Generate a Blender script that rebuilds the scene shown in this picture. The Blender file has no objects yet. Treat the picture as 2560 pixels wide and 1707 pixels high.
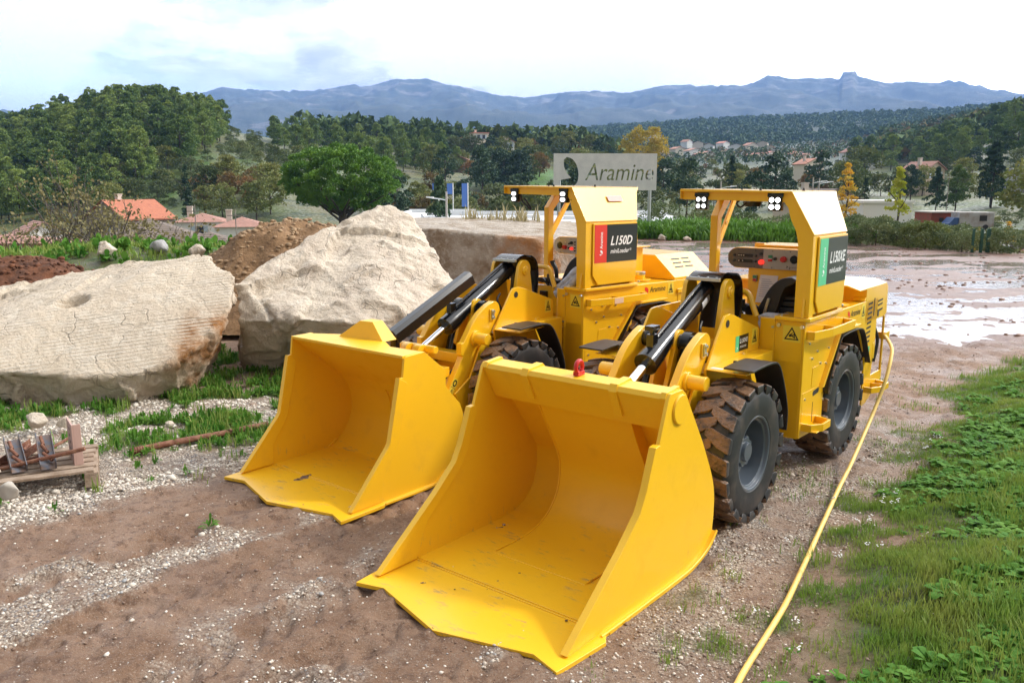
import bpy, bmesh, math, random
import numpy as np
from mathutils import Vector, Matrix, noise
R = math.radians
scene = bpy.context.scene
COL = scene.collection
random.seed(7)
# ------------------------------------------------------------------ camera
CAMH = 2.1
PITCH = math.atan(383.5/2066.)
cam = bpy.data.cameras.new('camera'); camo = bpy.data.objects.new('camera', cam); COL.objects.link(camo)
camo.location = (0, 0, CAMH); camo.rotation_euler = (math.pi/2-PITCH, 0, 0)
cam.sensor_width = 36; cam.lens = 36*2066./2560; cam.clip_start = .05; cam.clip_end = 30000
scene.camera = camo
scene.view_settings.view_transform = 'Standard'; scene.view_settings.look = 'None'
scene.view_settings.exposure = EXPOSURE = 0.0
scene.view_settings.gamma = 1
# ------------------------------------------------------------------ sky and sun
SUN_EL, SUN_AZ = 42, 84        # azimuth measured clockwise from +Y (view direction)
world = bpy.data.worlds.new('World'); scene.world = world; world.use_nodes = True
def build_world():
    nt = world.node_tree; N = nt.nodes; L = nt.links
    for n in list(N): N.remove(n)
    out = N.new('ShaderNodeOutputWorld'); bg = N.new('ShaderNodeBackground'); L.new(bg.outputs[0], out.inputs[0])
    sky = N.new('ShaderNodeTexSky'); sky.sky_type = 'NISHITA'; sky.sun_disc = False
    sky.sun_elevation = R(SUN_EL); sky.sun_rotation = R(SUN_AZ); sky.air_density = 1.0; sky.dust_density = 1.5; sky.ozone_density = 1.2
    tc = N.new('ShaderNodeTexCoord')
    def math_(op, a, b=None, c=None):
        m = N.new('ShaderNodeMath'); m.operation = op
        for i, v in enumerate((a, b, c)):
            if v is None: continue
            if hasattr(v, 'links') or hasattr(v, 'is_linked'): L.new(v, m.inputs[i])
            else: m.inputs[i].default_value = v
        return m.outputs[0]
    def ramp(src, stops):
        r = N.new('ShaderNodeValToRGB'); L.new(src, r.inputs[0]); e = r.color_ramp.elements
        while len(e) < len(stops): e.new(.5)
        for i, (p, c) in enumerate(stops): e[i].position = p; e[i].color = (c, c, c, 1) if not isinstance(c, tuple) else c + (1,)
        return r.outputs[0]
    def blob(d, w0, w1):      # 1 near direction d
        v = Vector(d).normalized(); dp = N.new('ShaderNodeVectorMath'); dp.operation = 'DOT_PRODUCT'
        L.new(warp.outputs[0], dp.inputs[0]); dp.inputs[1].default_value = v
        mr = N.new('ShaderNodeMapRange'); mr.interpolation_type = 'SMOOTHSTEP'; L.new(dp.outputs['Value'], mr.inputs[0])
        mr.inputs[1].default_value = math.cos(R(w1)); mr.inputs[2].default_value = math.cos(R(w0)); return mr.outputs[0]
    mp = N.new('ShaderNodeMapping'); mp.inputs['Scale'].default_value = (1, 1, 2.6); L.new(tc.outputs['Generated'], mp.inputs[0])
    nw = N.new('ShaderNodeTexNoise'); nw.inputs['Scale'].default_value = 4.5; nw.inputs['Detail'].default_value = 7; nw.inputs['Roughness'].default_value = .55
    L.new(mp.outputs[0], nw.inputs['Vector'])
    sub = N.new('ShaderNodeVectorMath'); sub.operation = 'MULTIPLY_ADD'; L.new(nw.outputs['Color'], sub.inputs[0]); sub.inputs[1].default_value = (.16,)*3; sub.inputs[2].default_value = (-.08,)*3
    warp = N.new('ShaderNodeVectorMath'); warp.operation = 'ADD'; L.new(tc.outputs['Generated'], warp.inputs[0]); L.new(sub.outputs[0], warp.inputs[1])
    n1 = N.new('ShaderNodeTexNoise'); n1.inputs['Scale'].default_value = 3.2; n1.inputs['Detail'].default_value = 8; n1.inputs['Roughness'].default_value = .6
    mp2 = N.new('ShaderNodeMapping'); mp2.inputs['Scale'].default_value = (1, 1, 4.5); L.new(tc.outputs['Generated'], mp2.inputs[0]); L.new(mp2.outputs[0], n1.inputs['Vector'])
    cover = ramp(n1.outputs['Fac'], [(.36, .25), (.58, 1.0)])
    # open blue at the upper left, thick bright cloud everywhere else
    left = blob((-.62, .85, .36), 4, 26)
    inv = math_('SUBTRACT', 1, left)
    covr = math_('MAXIMUM', cover, inv)
    covr = math_('MULTIPLY_ADD', covr, .45, .55)
    skym = N.new('ShaderNodeMix'); skym.data_type = 'RGBA'; skym.blend_type = 'MULTIPLY'; skym.inputs[0].default_value = 1
    L.new(sky.outputs[0], skym.inputs[6]); skym.inputs[7].default_value = (.62, .66, .56, 1)
    # grey cloud bank above the left mountains
    g1 = blob((-.245, 1, .175), 2, 9.5); g2 = blob((-.12, 1, .125), 1.2, 6.5); gg = math_('MAXIMUM', g1, g2)
    gn = N.new('ShaderNodeTexNoise'); gn.inputs['Scale'].default_value = 14; gn.inputs['Detail'].default_value = 5; L.new(mp.outputs[0], gn.inputs['Vector'])
    gg = math_('MULTIPLY', gg, ramp(gn.outputs['Fac'], [(.3, .15), (.62, 1.0)]))
    cl = N.new('ShaderNodeMix'); cl.data_type = 'RGBA'; L.new(gg, cl.inputs[0]); cl.inputs[6].default_value = (1.0, 1.0, 1.0, 1); cl.inputs[7].default_value = (.52, .55, .66, 1)
    # overcast is bright on the far side, towards the hidden sun, and duller behind the camera
    sd = blob((math.sin(R(SUN_AZ)), math.cos(R(SUN_AZ)), math.tan(R(SUN_EL))), 5, 60)
    fw = blob((.35, 1, .25), 20, 120)
    br = math_('ADD', math_('MULTIPLY_ADD', fw, 1.4, .50), math_('MULTIPLY', sd, 1.1))
    lowglow = blob((math.sin(R(50))*.96, math.cos(R(50))*.96, .25), 8, 42); br = math_('ADD', br, math_('MULTIPLY', lowglow, 3.4))
    clb = N.new('ShaderNodeVectorMath'); clb.operation = 'SCALE'; L.new(cl.outputs[2], clb.inputs[0]); L.new(br, clb.inputs['Scale'])
    mx = N.new('ShaderNodeMix'); mx.data_type = 'RGBA'; L.new(covr, mx.inputs[0]); L.new(skym.outputs[2], mx.inputs[6]); L.new(clb.outputs[0], mx.inputs[7])
    L.new(mx.outputs[2], bg.inputs[0]); bg.inputs[1].default_value = 1.0
build_world()
sun = bpy.data.lights.new('sun', 'SUN'); sun.energy = 3.0; sun.angle = R(5); sun.color = (1, .95, .86)
suno = bpy.data.objects.new('sun', sun); COL.objects.link(suno)
sd_ = Vector((math.sin(R(SUN_AZ))*math.cos(R(SUN_EL)), math.cos(R(SUN_AZ))*math.cos(R(SUN_EL)), math.sin(R(SUN_EL))))
suno.rotation_euler = sd_.to_track_quat('Z', 'Y').to_euler()
try:
    scene.cycles.volume_bounces = 1; scene.cycles.max_bounces = 6; scene.cycles.volume_max_steps = 64
except Exception: pass

# ------------------------------------------------------------------ helpers
def tag(o, label=None, cat=None, group=None, kind=None):
    if label: o['label'] = label
    if cat: o['category'] = cat
    if group: o['group'] = group
    if kind: o['kind'] = kind
    return o
def empty(name, loc=(0, 0, 0), rz=0, label=None, cat=None, group=None):
    o = bpy.data.objects.new(name, None); COL.objects.link(o); o.empty_display_size = .2
    o.location = loc; o.rotation_euler = (0, 0, rz); return tag(o, label, cat, group)
def link_mesh(name, me, parent=None, loc=(0, 0, 0), rz=0):
    o = bpy.data.objects.new(name, me); COL.objects.link(o); o.location = loc; o.rotation_euler = (0, 0, rz)
    if parent: o.parent = parent
    return o
def np_mesh(name, V, F, mats, smooth=False, fm=None):
    """V (n,3) array, F (m,k) array of equal-size faces"""
    me = bpy.data.meshes.new(name); V = np.asarray(V, np.float32); F = np.asarray(F, np.int32); k = F.shape[1]
    me.vertices.add(len(V)); me.vertices.foreach_set('co', V.ravel())
    me.loops.add(F.size); me.loops.foreach_set('vertex_index', F.ravel())
    me.polygons.add(len(F)); me.polygons.foreach_set('loop_start', np.arange(0, F.size, k, dtype=np.int32))
    me.polygons.foreach_set('loop_total', np.full(len(F), k, np.int32))
    if smooth: me.polygons.foreach_set('use_smooth', np.ones(len(F), bool))
    for m in mats: me.materials.append(m)
    if fm is not None: me.polygons.foreach_set('material_index', np.asarray(fm, np.int32))
    me.update(calc_edges=True); return me
def catmull(pts, n=6, closed=False):
    out = []; P = [Vector(p) for p in pts]; N_ = len(P)
    rng = range(N_) if closed else range(N_-1)
    for i in rng:
        if closed: a, b, c, d = P[(i-1) % N_], P[i], P[(i+1) % N_], P[(i+2) % N_]
        else: a, b, c, d = P[max(i-1, 0)], P[i], P[i+1], P[min(i+2, N_-1)]
        for k in range(n):
            t = k/n
            out.append(.5*((2*b)+(c-a)*t+(2*a-5*b+4*c-d)*t*t+(3*b-a-3*c+d)*t**3))
    if not closed: out.append(P[-1].copy())
    return out
class MB:
    def __init__(s, xf=None): s.v = []; s.f = []; s.m = []; s.cm = 0; s.xf = xf
    def add(s, vs, fs, M=None):
        o = len(s.v)
        for p in vs:
            p = Vector(p)
            if M is not None: p = M @ p
            s.v.append(p)
        for f in fs: s.f.append([o+i for i in f]); s.m.append(s.cm)
        return s
    def box(s, x0, x1, y0, y1, z0, z1, M=None):
        vs = [(x, y, z) for x in (x0, x1) for y in (y0, y1) for z in (z0, z1)]
        return s.add(vs, [(0, 1, 3, 2), (4, 6, 7, 5), (0, 4, 5, 1), (2, 3, 7, 6), (0, 2, 6, 4), (1, 5, 7, 3)], M)
    def prism(s, pts, ax, a0, a1, M=None):
        n = len(pts)
        def mk(p, a):
            if ax == 'x': return (a, p[0], p[1])
            if ax == 'y': return (p[0], a, p[1])
            return (p[0], p[1], a)
        vs = [mk(p, a0) for p in pts] + [mk(p, a1) for p in pts]
        ar = sum(pts[i][0]*pts[(i+1) % n][1]-pts[(i+1) % n][0]*pts[i][1] for i in range(n))
        flip = (ar > 0) == (ax != 'y')   # orientation so that normals face outwards
        if a1 < a0: flip = not flip
        c0 = list(range(n)); c1 = [n+i for i in range(n)]
        fs = [c0[::-1] if flip else c0, c1 if flip else c1[::-1]]
        for i in range(n):
            j = (i+1) % n; q = (i, j, n+j, n+i); fs.append(q if flip else q[::-1])
        return s.add(vs, fs, M)
    def sheet(s, pts, ax, a0, a1, t):
        """open profile extruded along ax with thickness t"""
        P = [Vector((p[0], p[1])) for p in pts]; o = []
        for i, p in enumerate(P):
            d = (P[min(i+1, len(P)-1)]-P[max(i-1, 0)]).normalized(); o.append((p.x-d.y*t, p.y+d.x*t))
        n = len(P)
        def mk(p, a): return (a, p[0], p[1]) if ax == 'x' else ((p[0], a, p[1]) if ax == 'y' else (p[0], p[1], a))
        vs = [mk(p, a) for a in (a0, a1) for p in list(P)+o]; m = 2*n; fs = []
        for i in range(n-1):
            fs += [(i, i+1, m+i+1, m+i), (n+i+1, n+i, m+n+i, m+n+i+1), (i+1, i, n+i, n+i+1), (m+i, m+i+1, m+n+i+1, m+n+i)]
        fs += [(0, m, m+n, n), (n-1, 2*n-1, m+2*n-1, m+n-1)]
        return s.add(vs, fs)
    def lathe(s, prof, p0, d, n=32, caps=True, M=None):
        """prof: (distance along d from p0, radius)"""
        p0 = Vector(p0); d = Vector(d).normalized(); a = d.orthogonal().normalized(); b = d.cross(a); vs = []; fs = []
        for (t, r) in prof:
            for i in range(n):
                th = 2*math.pi*i/n; vs.append(p0+d*t+a*(r*math.cos(th))+b*(r*math.sin(th)))
        for k in range(len(prof)-1):
            for i in range(n):
                j = (i+1) % n; fs.append((k*n+i, k*n+j, (k+1)*n+j, (k+1)*n+i))
        if caps: fs.append(list(range(n))[::-1]); fs.append([(len(prof)-1)*n+i for i in range(n)])
        return s.add(vs, fs, M)
    def cyl(s, p0, p1, r0, r1=None, n=20, M=None):
        p0 = Vector(p0); p1 = Vector(p1); return s.lathe([(0, r0), ((p1-p0).length, r0 if r1 is None else r1)], p0, p1-p0, n, True, M)
    def tube(s, pts, r, n=8, smooth=0, M=None):
        P = catmull(pts, smooth) if smooth else [Vector(p) for p in pts]
        rr = r if isinstance(r, (list, tuple)) else None; vs = []; fs = []; pa = None
        for k, p in enumerate(P):
            d = (P[min(k+1, len(P)-1)]-P[max(k-1, 0)]).normalized()
            if pa is None: pa = d.orthogonal().normalized()
            pa = (pa-d*pa.dot(d)).normalized(); b = d.cross(pa)
            q = r if rr is None else (rr[0]+(rr[1]-rr[0])*k/max(1, len(P)-1))
            for i in range(n):
                th = 2*math.pi*i/n; vs.append(p+pa*(q*math.cos(th))+b*(q*math.sin(th)))
        for k in range(len(P)-1):
            for i in range(n):
                j = (i+1) % n; fs.append((k*n+i, k*n+j, (k+1)*n+j, (k+1)*n+i))
        fs.append(list(range(n))[::-1]); fs.append([(len(P)-1)*n+i for i in range(n)])
        return s.add(vs, fs, M)
    def build(s, name, mat, parent=None, bevel=0, smooth=30, segs=2, loc=None, rz=0):
        me = bpy.data.meshes.new(name)
        vs = [s.xf @ v for v in s.v] if s.xf is not None else s.v
        me.from_pydata([tuple(v) for v in vs], [], s.f)
        for m in (mat if isinstance(mat, (list, tuple)) else [mat]): me.materials.append(m)
        me.polygons.foreach_set('material_index', s.m)
        bm = bmesh.new(); bm.from_mesh(me); bmesh.ops.recalc_face_normals(bm, faces=bm.faces); bm.to_mesh(me); bm.free()
        if smooth:
            me.polygons.foreach_set('use_smooth', [True]*len(me.polygons)); me.set_sharp_from_angle(angle=R(smooth))
        me.update(); o = link_mesh(name, me, parent, loc or (0, 0, 0), rz)
        if bevel:
            b = o.modifiers.new('bevel', 'BEVEL'); b.width = bevel; b.segments = segs; b.limit_method = 'ANGLE'; b.angle_limit = R(35); b.harden_normals = True
        return o
def text_geo(txt, shear=0.0, bold=0.0):
    cu = bpy.data.curves.new('t', 'FONT'); cu.body = txt; cu.size = 1; cu.shear = shear; cu.offset = bold; cu.resolution_u = 3
    o = bpy.data.objects.new('t', cu); COL.objects.link(o)
    dg = bpy.context.evaluated_depsgraph_get(); ev = o.evaluated_get(dg); me = ev.to_mesh()
    vs = [(v.co.x, v.co.y) for v in me.vertices]; fs = [list(p.vertices) for p in me.polygons]; ev.to_mesh_clear()
    bpy.data.objects.remove(o); bpy.data.curves.remove(cu); return vs, fs
def put_text(mb, txt, org, xd, yd, w, h, shear=0.0, bold=0.0):
    """fit text in a w x h box, lower left at org"""
    vs, fs = text_geo(txt, shear, bold); x0 = min(v[0] for v in vs); x1 = max(v[0] for v in vs); y0 = min(v[1] for v in vs); y1 = max(v[1] for v in vs)
    org = Vector(org); xd = Vector(xd); yd = Vector(yd)
    mb.add([org+xd*((a-x0)/(x1-x0)*w)+yd*((b-y0)/(y1-y0)*h) for a, b in vs], fs); return mb
# ------------------------------------------------------------------ materials
def nodes(m):
    m.use_nodes = True; nt = m.node_tree; return nt, nt.nodes, nt.links, nt.nodes['Principled BSDF']
def mat(name, col, rough=.5, metal=0, col2=None, nscale=8, lo=.4, hi=.65, bump=0, bscale=40, coat=0, rand=0, detail=6, rough2=None, emit=0, spec=None, coords='Object', transl=0):
    m = bpy.data.materials.new(name); nt, N, L, b = nodes(m)
    b.inputs['Base Color'].default_value = (*col, 1); b.inputs['Roughness'].default_value = rough; b.inputs['Metallic'].default_value = metal
    if spec is not None: b.inputs['Specular IOR Level'].default_value = spec
    if coat: b.inputs['Coat Weight'].default_value = coat; b.inputs['Coat Roughness'].default_value = .12
    tc = N.new('ShaderNodeTexCoord'); cur = None
    if col2 is not None:
        n = N.new('ShaderNodeTexNoise'); n.inputs['Scale'].default_value = nscale; n.inputs['Detail'].default_value = detail; n.inputs['Roughness'].default_value = .62
        L.new(tc.outputs[coords], n.inputs['Vector'])
        r = N.new('ShaderNodeMapRange'); L.new(n.outputs['Fac'], r.inputs[0]); r.inputs[1].default_value = lo; r.inputs[2].default_value = hi
        x = N.new('ShaderNodeMix'); x.data_type = 'RGBA'; L.new(r.outputs[0], x.inputs[0]); x.inputs[6].default_value = (*col, 1); x.inputs[7].default_value = (*col2, 1)
        cur = x.outputs[2]
        if rough2 is not None:
            q = N.new('ShaderNodeMapRange'); L.new(r.outputs[0], q.inputs[0]); q.inputs[3].default_value = rough; q.inputs[4].default_value = rough2; L.new(q.outputs[0], b.inputs['Roughness'])
    if rand:
        oi = N.new('ShaderNodeObjectInfo'); h = N.new('ShaderNodeHueSaturation')
        if cur is None:
            rgb = N.new('ShaderNodeRGB'); rgb.outputs[0].default_value = (*col, 1); cur = rgb.outputs[0]
        L.new(cur, h.inputs['Color']); r = N.new('ShaderNodeMapRange'); L.new(oi.outputs['Random'], r.inputs[0]); r.inputs[3].default_value = 1-rand; r.inputs[4].default_value = 1+rand
        L.new(r.outputs[0], h.inputs['Value']); r2 = N.new('ShaderNodeMapRange'); L.new(oi.outputs['Random'], r2.inputs[0]); r2.inputs[3].default_value = .5+rand*.05; r2.inputs[4].default_value = .5-rand*.07
        L.new(r2.outputs[0], h.inputs['Hue']); cur = h.outputs[0]
    if cur is not None: L.new(cur, b.inputs['Base Color'])
    if bump:
        n = N.new('ShaderNodeTexNoise'); n.inputs['Scale'].default_value = bscale; n.inputs['Detail'].default_value = 5; L.new(tc.outputs[coords], n.inputs['Vector'])
        bp = N.new('ShaderNodeBump'); bp.inputs['Strength'].default_value = bump; bp.inputs['Distance'].default_value = .02; L.new(n.outputs['Fac'], bp.inputs['Height']); L.new(bp.outputs[0], b.inputs['Normal'])
    if emit: b.inputs['Emission Color'].default_value = (*col, 1); b.inputs['Emission Strength'].default_value = emit
    if transl:
        tr = N.new('ShaderNodeBsdfTranslucent'); ms = N.new('ShaderNodeMixShader'); ms.inputs[0].default_value = transl
        if cur is not None: L.new(cur, tr.inputs[0])
        else: tr.inputs[0].default_value = (*col, 1)
        L.new(b.outputs[0], ms.inputs[1]); L.new(tr.outputs[0], ms.inputs[2]); L.new(ms.outputs[0], N['Material Output'].inputs[0])
    return m
# image pixel (photo 2560 wide) -> world
F_ = 2066.; cp_, sp_ = math.cos(PITCH), math.sin(PITCH)
def ray(px, py): u = (px-1280)/F_; v = (py-853.5)/F_; return Vector((u, cp_-v*sp_, -sp_-v*cp_))
def on_z(px, py, z=0): r = ray(px, py); return r*((z-CAMH)/r.z)+Vector((0, 0, CAMH))
def on_y(px, py, Y): r = ray(px, py); return r*(Y/r.y)+Vector((0, 0, CAMH))
# ---- numpy value noise
def _h(ix, iy, s):
    n = (ix*374761393 + iy*668265263 + s*974711) & 0xffffffff
    n = ((n ^ (n >> 13))*1274126177) & 0xffffffff
    return ((n ^ (n >> 16)) & 0xffff)/65535.
def vnoise(x, y, s=0):
    x = np.asarray(x, float); y = np.asarray(y, float); ix = np.floor(x).astype(np.int64); iy = np.floor(y).astype(np.int64); fx = x-ix; fy = y-iy
    fx = fx*fx*fx*(fx*(fx*6-15)+10); fy = fy*fy*fy*(fy*(fy*6-15)+10)
    return (_h(ix, iy, s)*(1-fx)+_h(ix+1, iy, s)*fx)*(1-fy)+(_h(ix, iy+1, s)*(1-fx)+_h(ix+1, iy+1, s)*fx)*fy
def fbm(x, y, o=4, s=0, g=.5):
    a = 1; t = 0; n = 0
    for k in range(o): t = t+a*vnoise(x*2**k+17.3*k, y*2**k-9.1*k, s+k); n += a; a *= g
    return t/n
def sstep(a, b, x): t = np.clip((x-a)/(b-a), 0, 1); return t*t*(3-2*t)
# ================================================================== GROUND
S_ = 1.0884
TD = [40, 60, 100, 150, 200, 250, 300, 400, 600, 900, 1300, 1700, 2400]
TC = [-300, 0, 300, 450, 545, 620, 800, 1000, 1100, 1330, 1400, 1600, 1900, 2100, 2200, 2352, 2700]
TZ = [[-5, -6, -6, -3, 6, 18, 26, 30, 25, 30, 50, 60, 80], [-5, -6, -6, -3, 6, 14, 17, 18, 20, 30, 50, 60, 80],
      [-5, -6, -6, 0, 15, 22, 21, 18, 20, 30, 60, 80, 80], [-5, -6, -6, 2, 13, 22, 21, 16, 20, 30, 60, 90, 80],
      [-5, -6, -5, 3, 11, 19, 20.5, 16, 20, 30, 60, 90, 80], [-5, -6, -5, 3.5, 9, 17, 20, 14, 20, 30, 60, 90, 80],
      [-5, -6, -5, 1, 6, 12, 17, 13, 18, 30, 60, 90, 80], [-5, -6, -5, 0, 4, 9, 15, 13, 15, 30, 70, 100, 80],
      [-4, -5, -4, -1, 3, 8, 13.5, 12, 16, 30, 75, 100, 80], [-3, -5, -4, -1, 3, 7, 13, 12, 20, 35, 80, 105, 80],
      [.1, -4, -4, -1, 2, 5, 9, 10, 20, 38, 85, 110, 90], [.1, -3, -3, -1, 2, 4, 7, 12, 25, 45, 95, 120, 90],
      [-.8, -3, -3, -1, 2, 4, 8, 14, 28, 50, 105, 128, 100], [-1.2, -2.5, -2, 0, 3, 7, 12, 20, 40, 60, 110, 133, 100],
      [-1.2, -2.5, -2, 1, 5, 12, 18, 28, 45, 70, 115, 135, 100], [-1.2, -2.5, -1, 3, 9, 17, 26, 36, 50, 80, 120, 135, 110], [-1.2, -2.5, 0, 5, 14, 26, 36, 48, 60, 90, 120, 135, 110]]
TZ = np.array(TZ, float); TD = np.array(TD, float); TC = np.array(TC, float)
EC = [-300, 0, 600, 900, 1000, 1340, 1440, 1900, 2100, 2352, 2700]; ED = [13, 13, 14, 15.5, 17, 22, 35, 31.5, 28.6, 25.5, 22]
def col_D(x, y):
    ax = np.abs(x); D = np.maximum(y, ax*.75); D = np.maximum(D, .01)
    yy = np.maximum(y, np.maximum(ax*.75, .01)); c = (1280+2066*.9835*x/yy)/S_
    return np.clip(c, -299, 2699), D
def xb(y): return np.interp(y, [-6, 0, 2, 3.24, 4.36, 5.12, 6.28, 7.89, 9.47, 11, 13, 20], [-2.5, -.6, .30, .98, 1.68, 2.30, 3.12, 4.30, 5.75, 7.9, 11.5, 25])
def verge(x, y): return (x-xb(y))*.8
UX, UY = math.cos(R(50.8)), math.sin(R(50.8))
def masks(x, y):
    x = np.asarray(x, float); y = np.asarray(y, float); c, D = col_D(x, y); e = np.interp(c, EC, ED)
    n = fbm(x*1.3, y*1.3, 4, 3); n2 = fbm(x*4, y*4, 3, 8)
    u = x*UX+y*UY; w = x*UY-y*UX
    st = fbm(u*.55, w*2.6, 4, 21)                       # streaks along the wheel tracks
    yb = np.interp(x, [-6, -3.4, -3.0, -2.5, -1.8, -1, .5], [4.0, 4.5, 4.85, 5.4, 5.8, 6.1, 8.4])
    left = sstep(-.25, .35, y-yb+(n-.5)*1.6+(n2-.5)*.6)*(x < 1)*sstep(9.2, 7.6, y)
    streak = sstep(.62, .70, st+(n2-.5)*.30)*.8*sstep(.46, .60, n)+.8*np.exp(-(((x+1.25-(y-3.9)*.62)/.22)**2+((y-3.95)/.75)**2))*sstep(.36, .56, n2)
    vg = verge(x, y)
    right = sstep(.45, -.1, vg)*sstep(-.3, .7, x-.36*y+1.0)*.95*sstep(8.2, 6.0, y)
    g = np.clip(np.maximum(np.maximum(left, streak*sstep(9, 6, y)), right*(.30+.70*sstep(.40, .56, n2*.6+n*.4))), 0, 1)
    gr = sstep(-.22, .30, vg+(n-.5)*1.2+(n2-.5)*.9)*(y < 14)
    weed = sstep(.46, .58, n*.45+n2*.55)*sstep(6.2, 7.6, y+(n-.5)*1.5)*sstep(-1.6, -2.6, x)*(y < 13)
    bank = sstep(-2.0, -.8, D-e)*(c < 960)               # grassy lip on the left
    bank2 = sstep(-.3, .5, D-e)*(c > 1380)*(c < 1980)*sstep(60, 45, D)
    gr = np.maximum(np.maximum(gr, weed), np.maximum(bank*.9, bank2))
    mudz = sstep(9.5, 12, y)*sstep(.5, 3, x-.1*y)*(D < e+.3)*sstep(.6, -.6, vg)
    far = sstep(0, 6, D-e)
    return dict(grav=g*(1-gr*.7)*(1-far), grass=gr*(1-far)+far*0, mud=mudz, far=far, vg=vg, st=st, n=n, n2=n2, c=c, D=D, e=e, w=w, u=u)
WL = -.002
def terr(x, y, fine=True):
    x = np.asarray(x, float); y = np.asarray(y, float); m = masks(x, y); c, D, e = m['c'], m['D'], m['e']
    # plateau
    u, w = m['u'], m['w']
    z = (fbm(u*.8, w*5, 3, 31)-.5)*.035*sstep(12, 9, y)      # ruts along the tracks
    if fine: z = z+(fbm(x*8, y*8, 5, 5, .6)-.5)*.036*(.4+m['n'])*(1-.5*m['grav'])+.022*sstep(.52, .70, fbm(u*1.2, w*4.5, 4, 37))*sstep(.4, .6, fbm(x*14, y*14, 3, 39))
    if fine:
        for wc, ph in ((-3.28, 0), (-3.95, 1), (-4.62, .3), (-2.78, .6), (.55, .2), (.95, 0)):       # tyre prints
            bd = sstep(.15, .10, np.abs(w-wc-.05*np.sin(u*.8+ph*4))); lug = sstep(-.1, .35, np.sin((u+np.abs(w-wc)*.9)*2*math.pi/.17+ph*6)); wear_ = sstep(.38, .55, fbm(u*.9, w*2, 3, 83+int(ph*10)))
            z = z-bd*wear_*(.012+.024*lug)*(y < 9)+.018*sstep(.06, .0, np.abs(np.abs(w-wc)-.17))*wear_*(y < 9)
    z = z+np.where(m['vg'] > 0, .85*(1-np.exp(-np.maximum(m['vg'], 0)*.33))+(m['n']-.5)*.12*sstep(0, .8, m['vg']), 0)
    # wet field
    a = R(12); U = x*math.cos(a)+y*math.sin(a); W = -x*math.sin(a)+y*math.cos(a)
    zm = (fbm(U*.42, W*1.5, 5, 44, .6)-.5)*.135+(fbm(x*2.2, y*2.2, 3, 47)-.5)*.04-.004
    pd = np.exp(-(((x-7.2)/3.2)**2+((y-13.2)/2.6)**2))       # the one broad puddle behind the loader
    zm = zm-.013*pd+.012*sstep(12, 10.5, y)
    z = z*(1-m['mud'])+zm*m['mud']
    mg = sstep(1.1, -.2, (y-11.0)+(m['n']-.5)*3.2+(m['n2']-.5)*1.2)+sstep(.9, -.1, x-2.2-.05*y+(m['n']-.5)*2)+sstep(-1.2, -.2, m['vg']-(m['n']-.5))
    z = z+.055*np.clip(mg, 0, 1)*sstep(9.2, 10.4, y)*(y < 30)
    # left bank of turned soil and grass
    bk = sstep(-2.6, -.3, D-e)*(c < 1000)*sstep(760, 560, c)
    z = z+bk*(1.0-.15*sstep(300, 0, c)+(m['n']-.5)*.30)
    z = z+sstep(-.5, 1.5, D-e)*(c > 1360)*sstep(2050, 1900, c)*(.32+(m['n']-.5)*.3)*sstep(48, 40, D)
    # valley
    ci = np.clip(np.searchsorted(TC, c)-1, 0, len(TC)-2); tc_ = (c-TC[ci])/(TC[ci+1]-TC[ci]); tc_ = np.clip(tc_, 0, 1)
    lD = np.log(np.maximum(D, 1)); lT = np.log(TD); di = np.clip(np.searchsorted(lT, lD)-1, 0, len(TD)-2); td = np.clip((lD-lT[di])/(lT[di+1]-lT[di]), 0, 1)
    tb = (TZ[ci, di]*(1-td)+TZ[ci, di+1]*td)*(1-tc_)+(TZ[ci+1, di]*(1-td)+TZ[ci+1, di+1]*td)*tc_
    tb = tb+(fbm(x/30, y/30, 3, 61)-.5)*np.clip(D/60, 0, 4)
    k = sstep(0, 1, np.clip((D-e)/np.maximum(40-e, 4), 0, 1))
    return np.where(D <= e, z, z*(1-k)+tb*k)
def tz(x, y): return float(terr(np.array([x]), np.array([y]))[0])
def at_col(c, D):            # photo column (2352 scale) and distance -> x, y, z
    x = (c*S_-1280)/2066./.9835*D; return x, D, tz(x, D)
def build_ground():
    rs = [2.2]
    while rs[-1] < 2600: rs.append(rs[-1]*(1.0030 if 9 < rs[-1] < 17 else 1.0058 if 9 < rs[-1] < 48 else (1.03 if rs[-1] < 9 else 1.018)))
    rs = np.array(rs); th = np.radians(np.concatenate([np.linspace(-180, -50, 27)[:-1], np.linspace(-50, 50, 940), np.linspace(50, 180, 27)[1:-1]]))
    rr, tt = np.meshgrid(rs, th, indexing='ij'); X = rr*np.sin(tt); Y = -8+rr*np.cos(tt)
    Z = terr(X, Y); m = masks(X, Y); nr, nt = X.shape
    V = np.stack([X.ravel(), Y.ravel(), Z.ravel()], 1); idx = np.arange(nr*nt).reshape(nr, nt); nx = np.roll(idx, -1, 1)
    F = np.stack([idx[:-1].ravel(), idx[1:].ravel(), nx[1:].ravel(), nx[:-1].ravel()], 1)[:, ::-1]
    V = np.vstack([V, [[0, -8, 0]]])
    me = np_mesh('ground', V, F, [ground_mat()], True)
    field = np.zeros_like(X)
    for c0, c1, d0, d1, s in ((1120, 1300, 185, 250, .9), (560, 900, 165, 190, .25), (330, 520, 125, 180, .45)):
        field = np.maximum(field, s*sstep(c0-25, c0+25, m['c'])*sstep(c1+25, c1-25, m['c'])*sstep(d0-12, d0+12, m['D'])*sstep(d1+12, d1-12, m['D']))
    for nm, arr in (('grav', m['grav']), ('grass', m['grass']), ('mud', m['mud']), ('far', m['far']), ('field', field)):
        at = me.attributes.new(nm, 'FLOAT', 'POINT'); at.data.foreach_set('value', np.append(arr.ravel(), 0).astype(np.float32))
    tag(link_mesh('ground', me), kind='structure')
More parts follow.
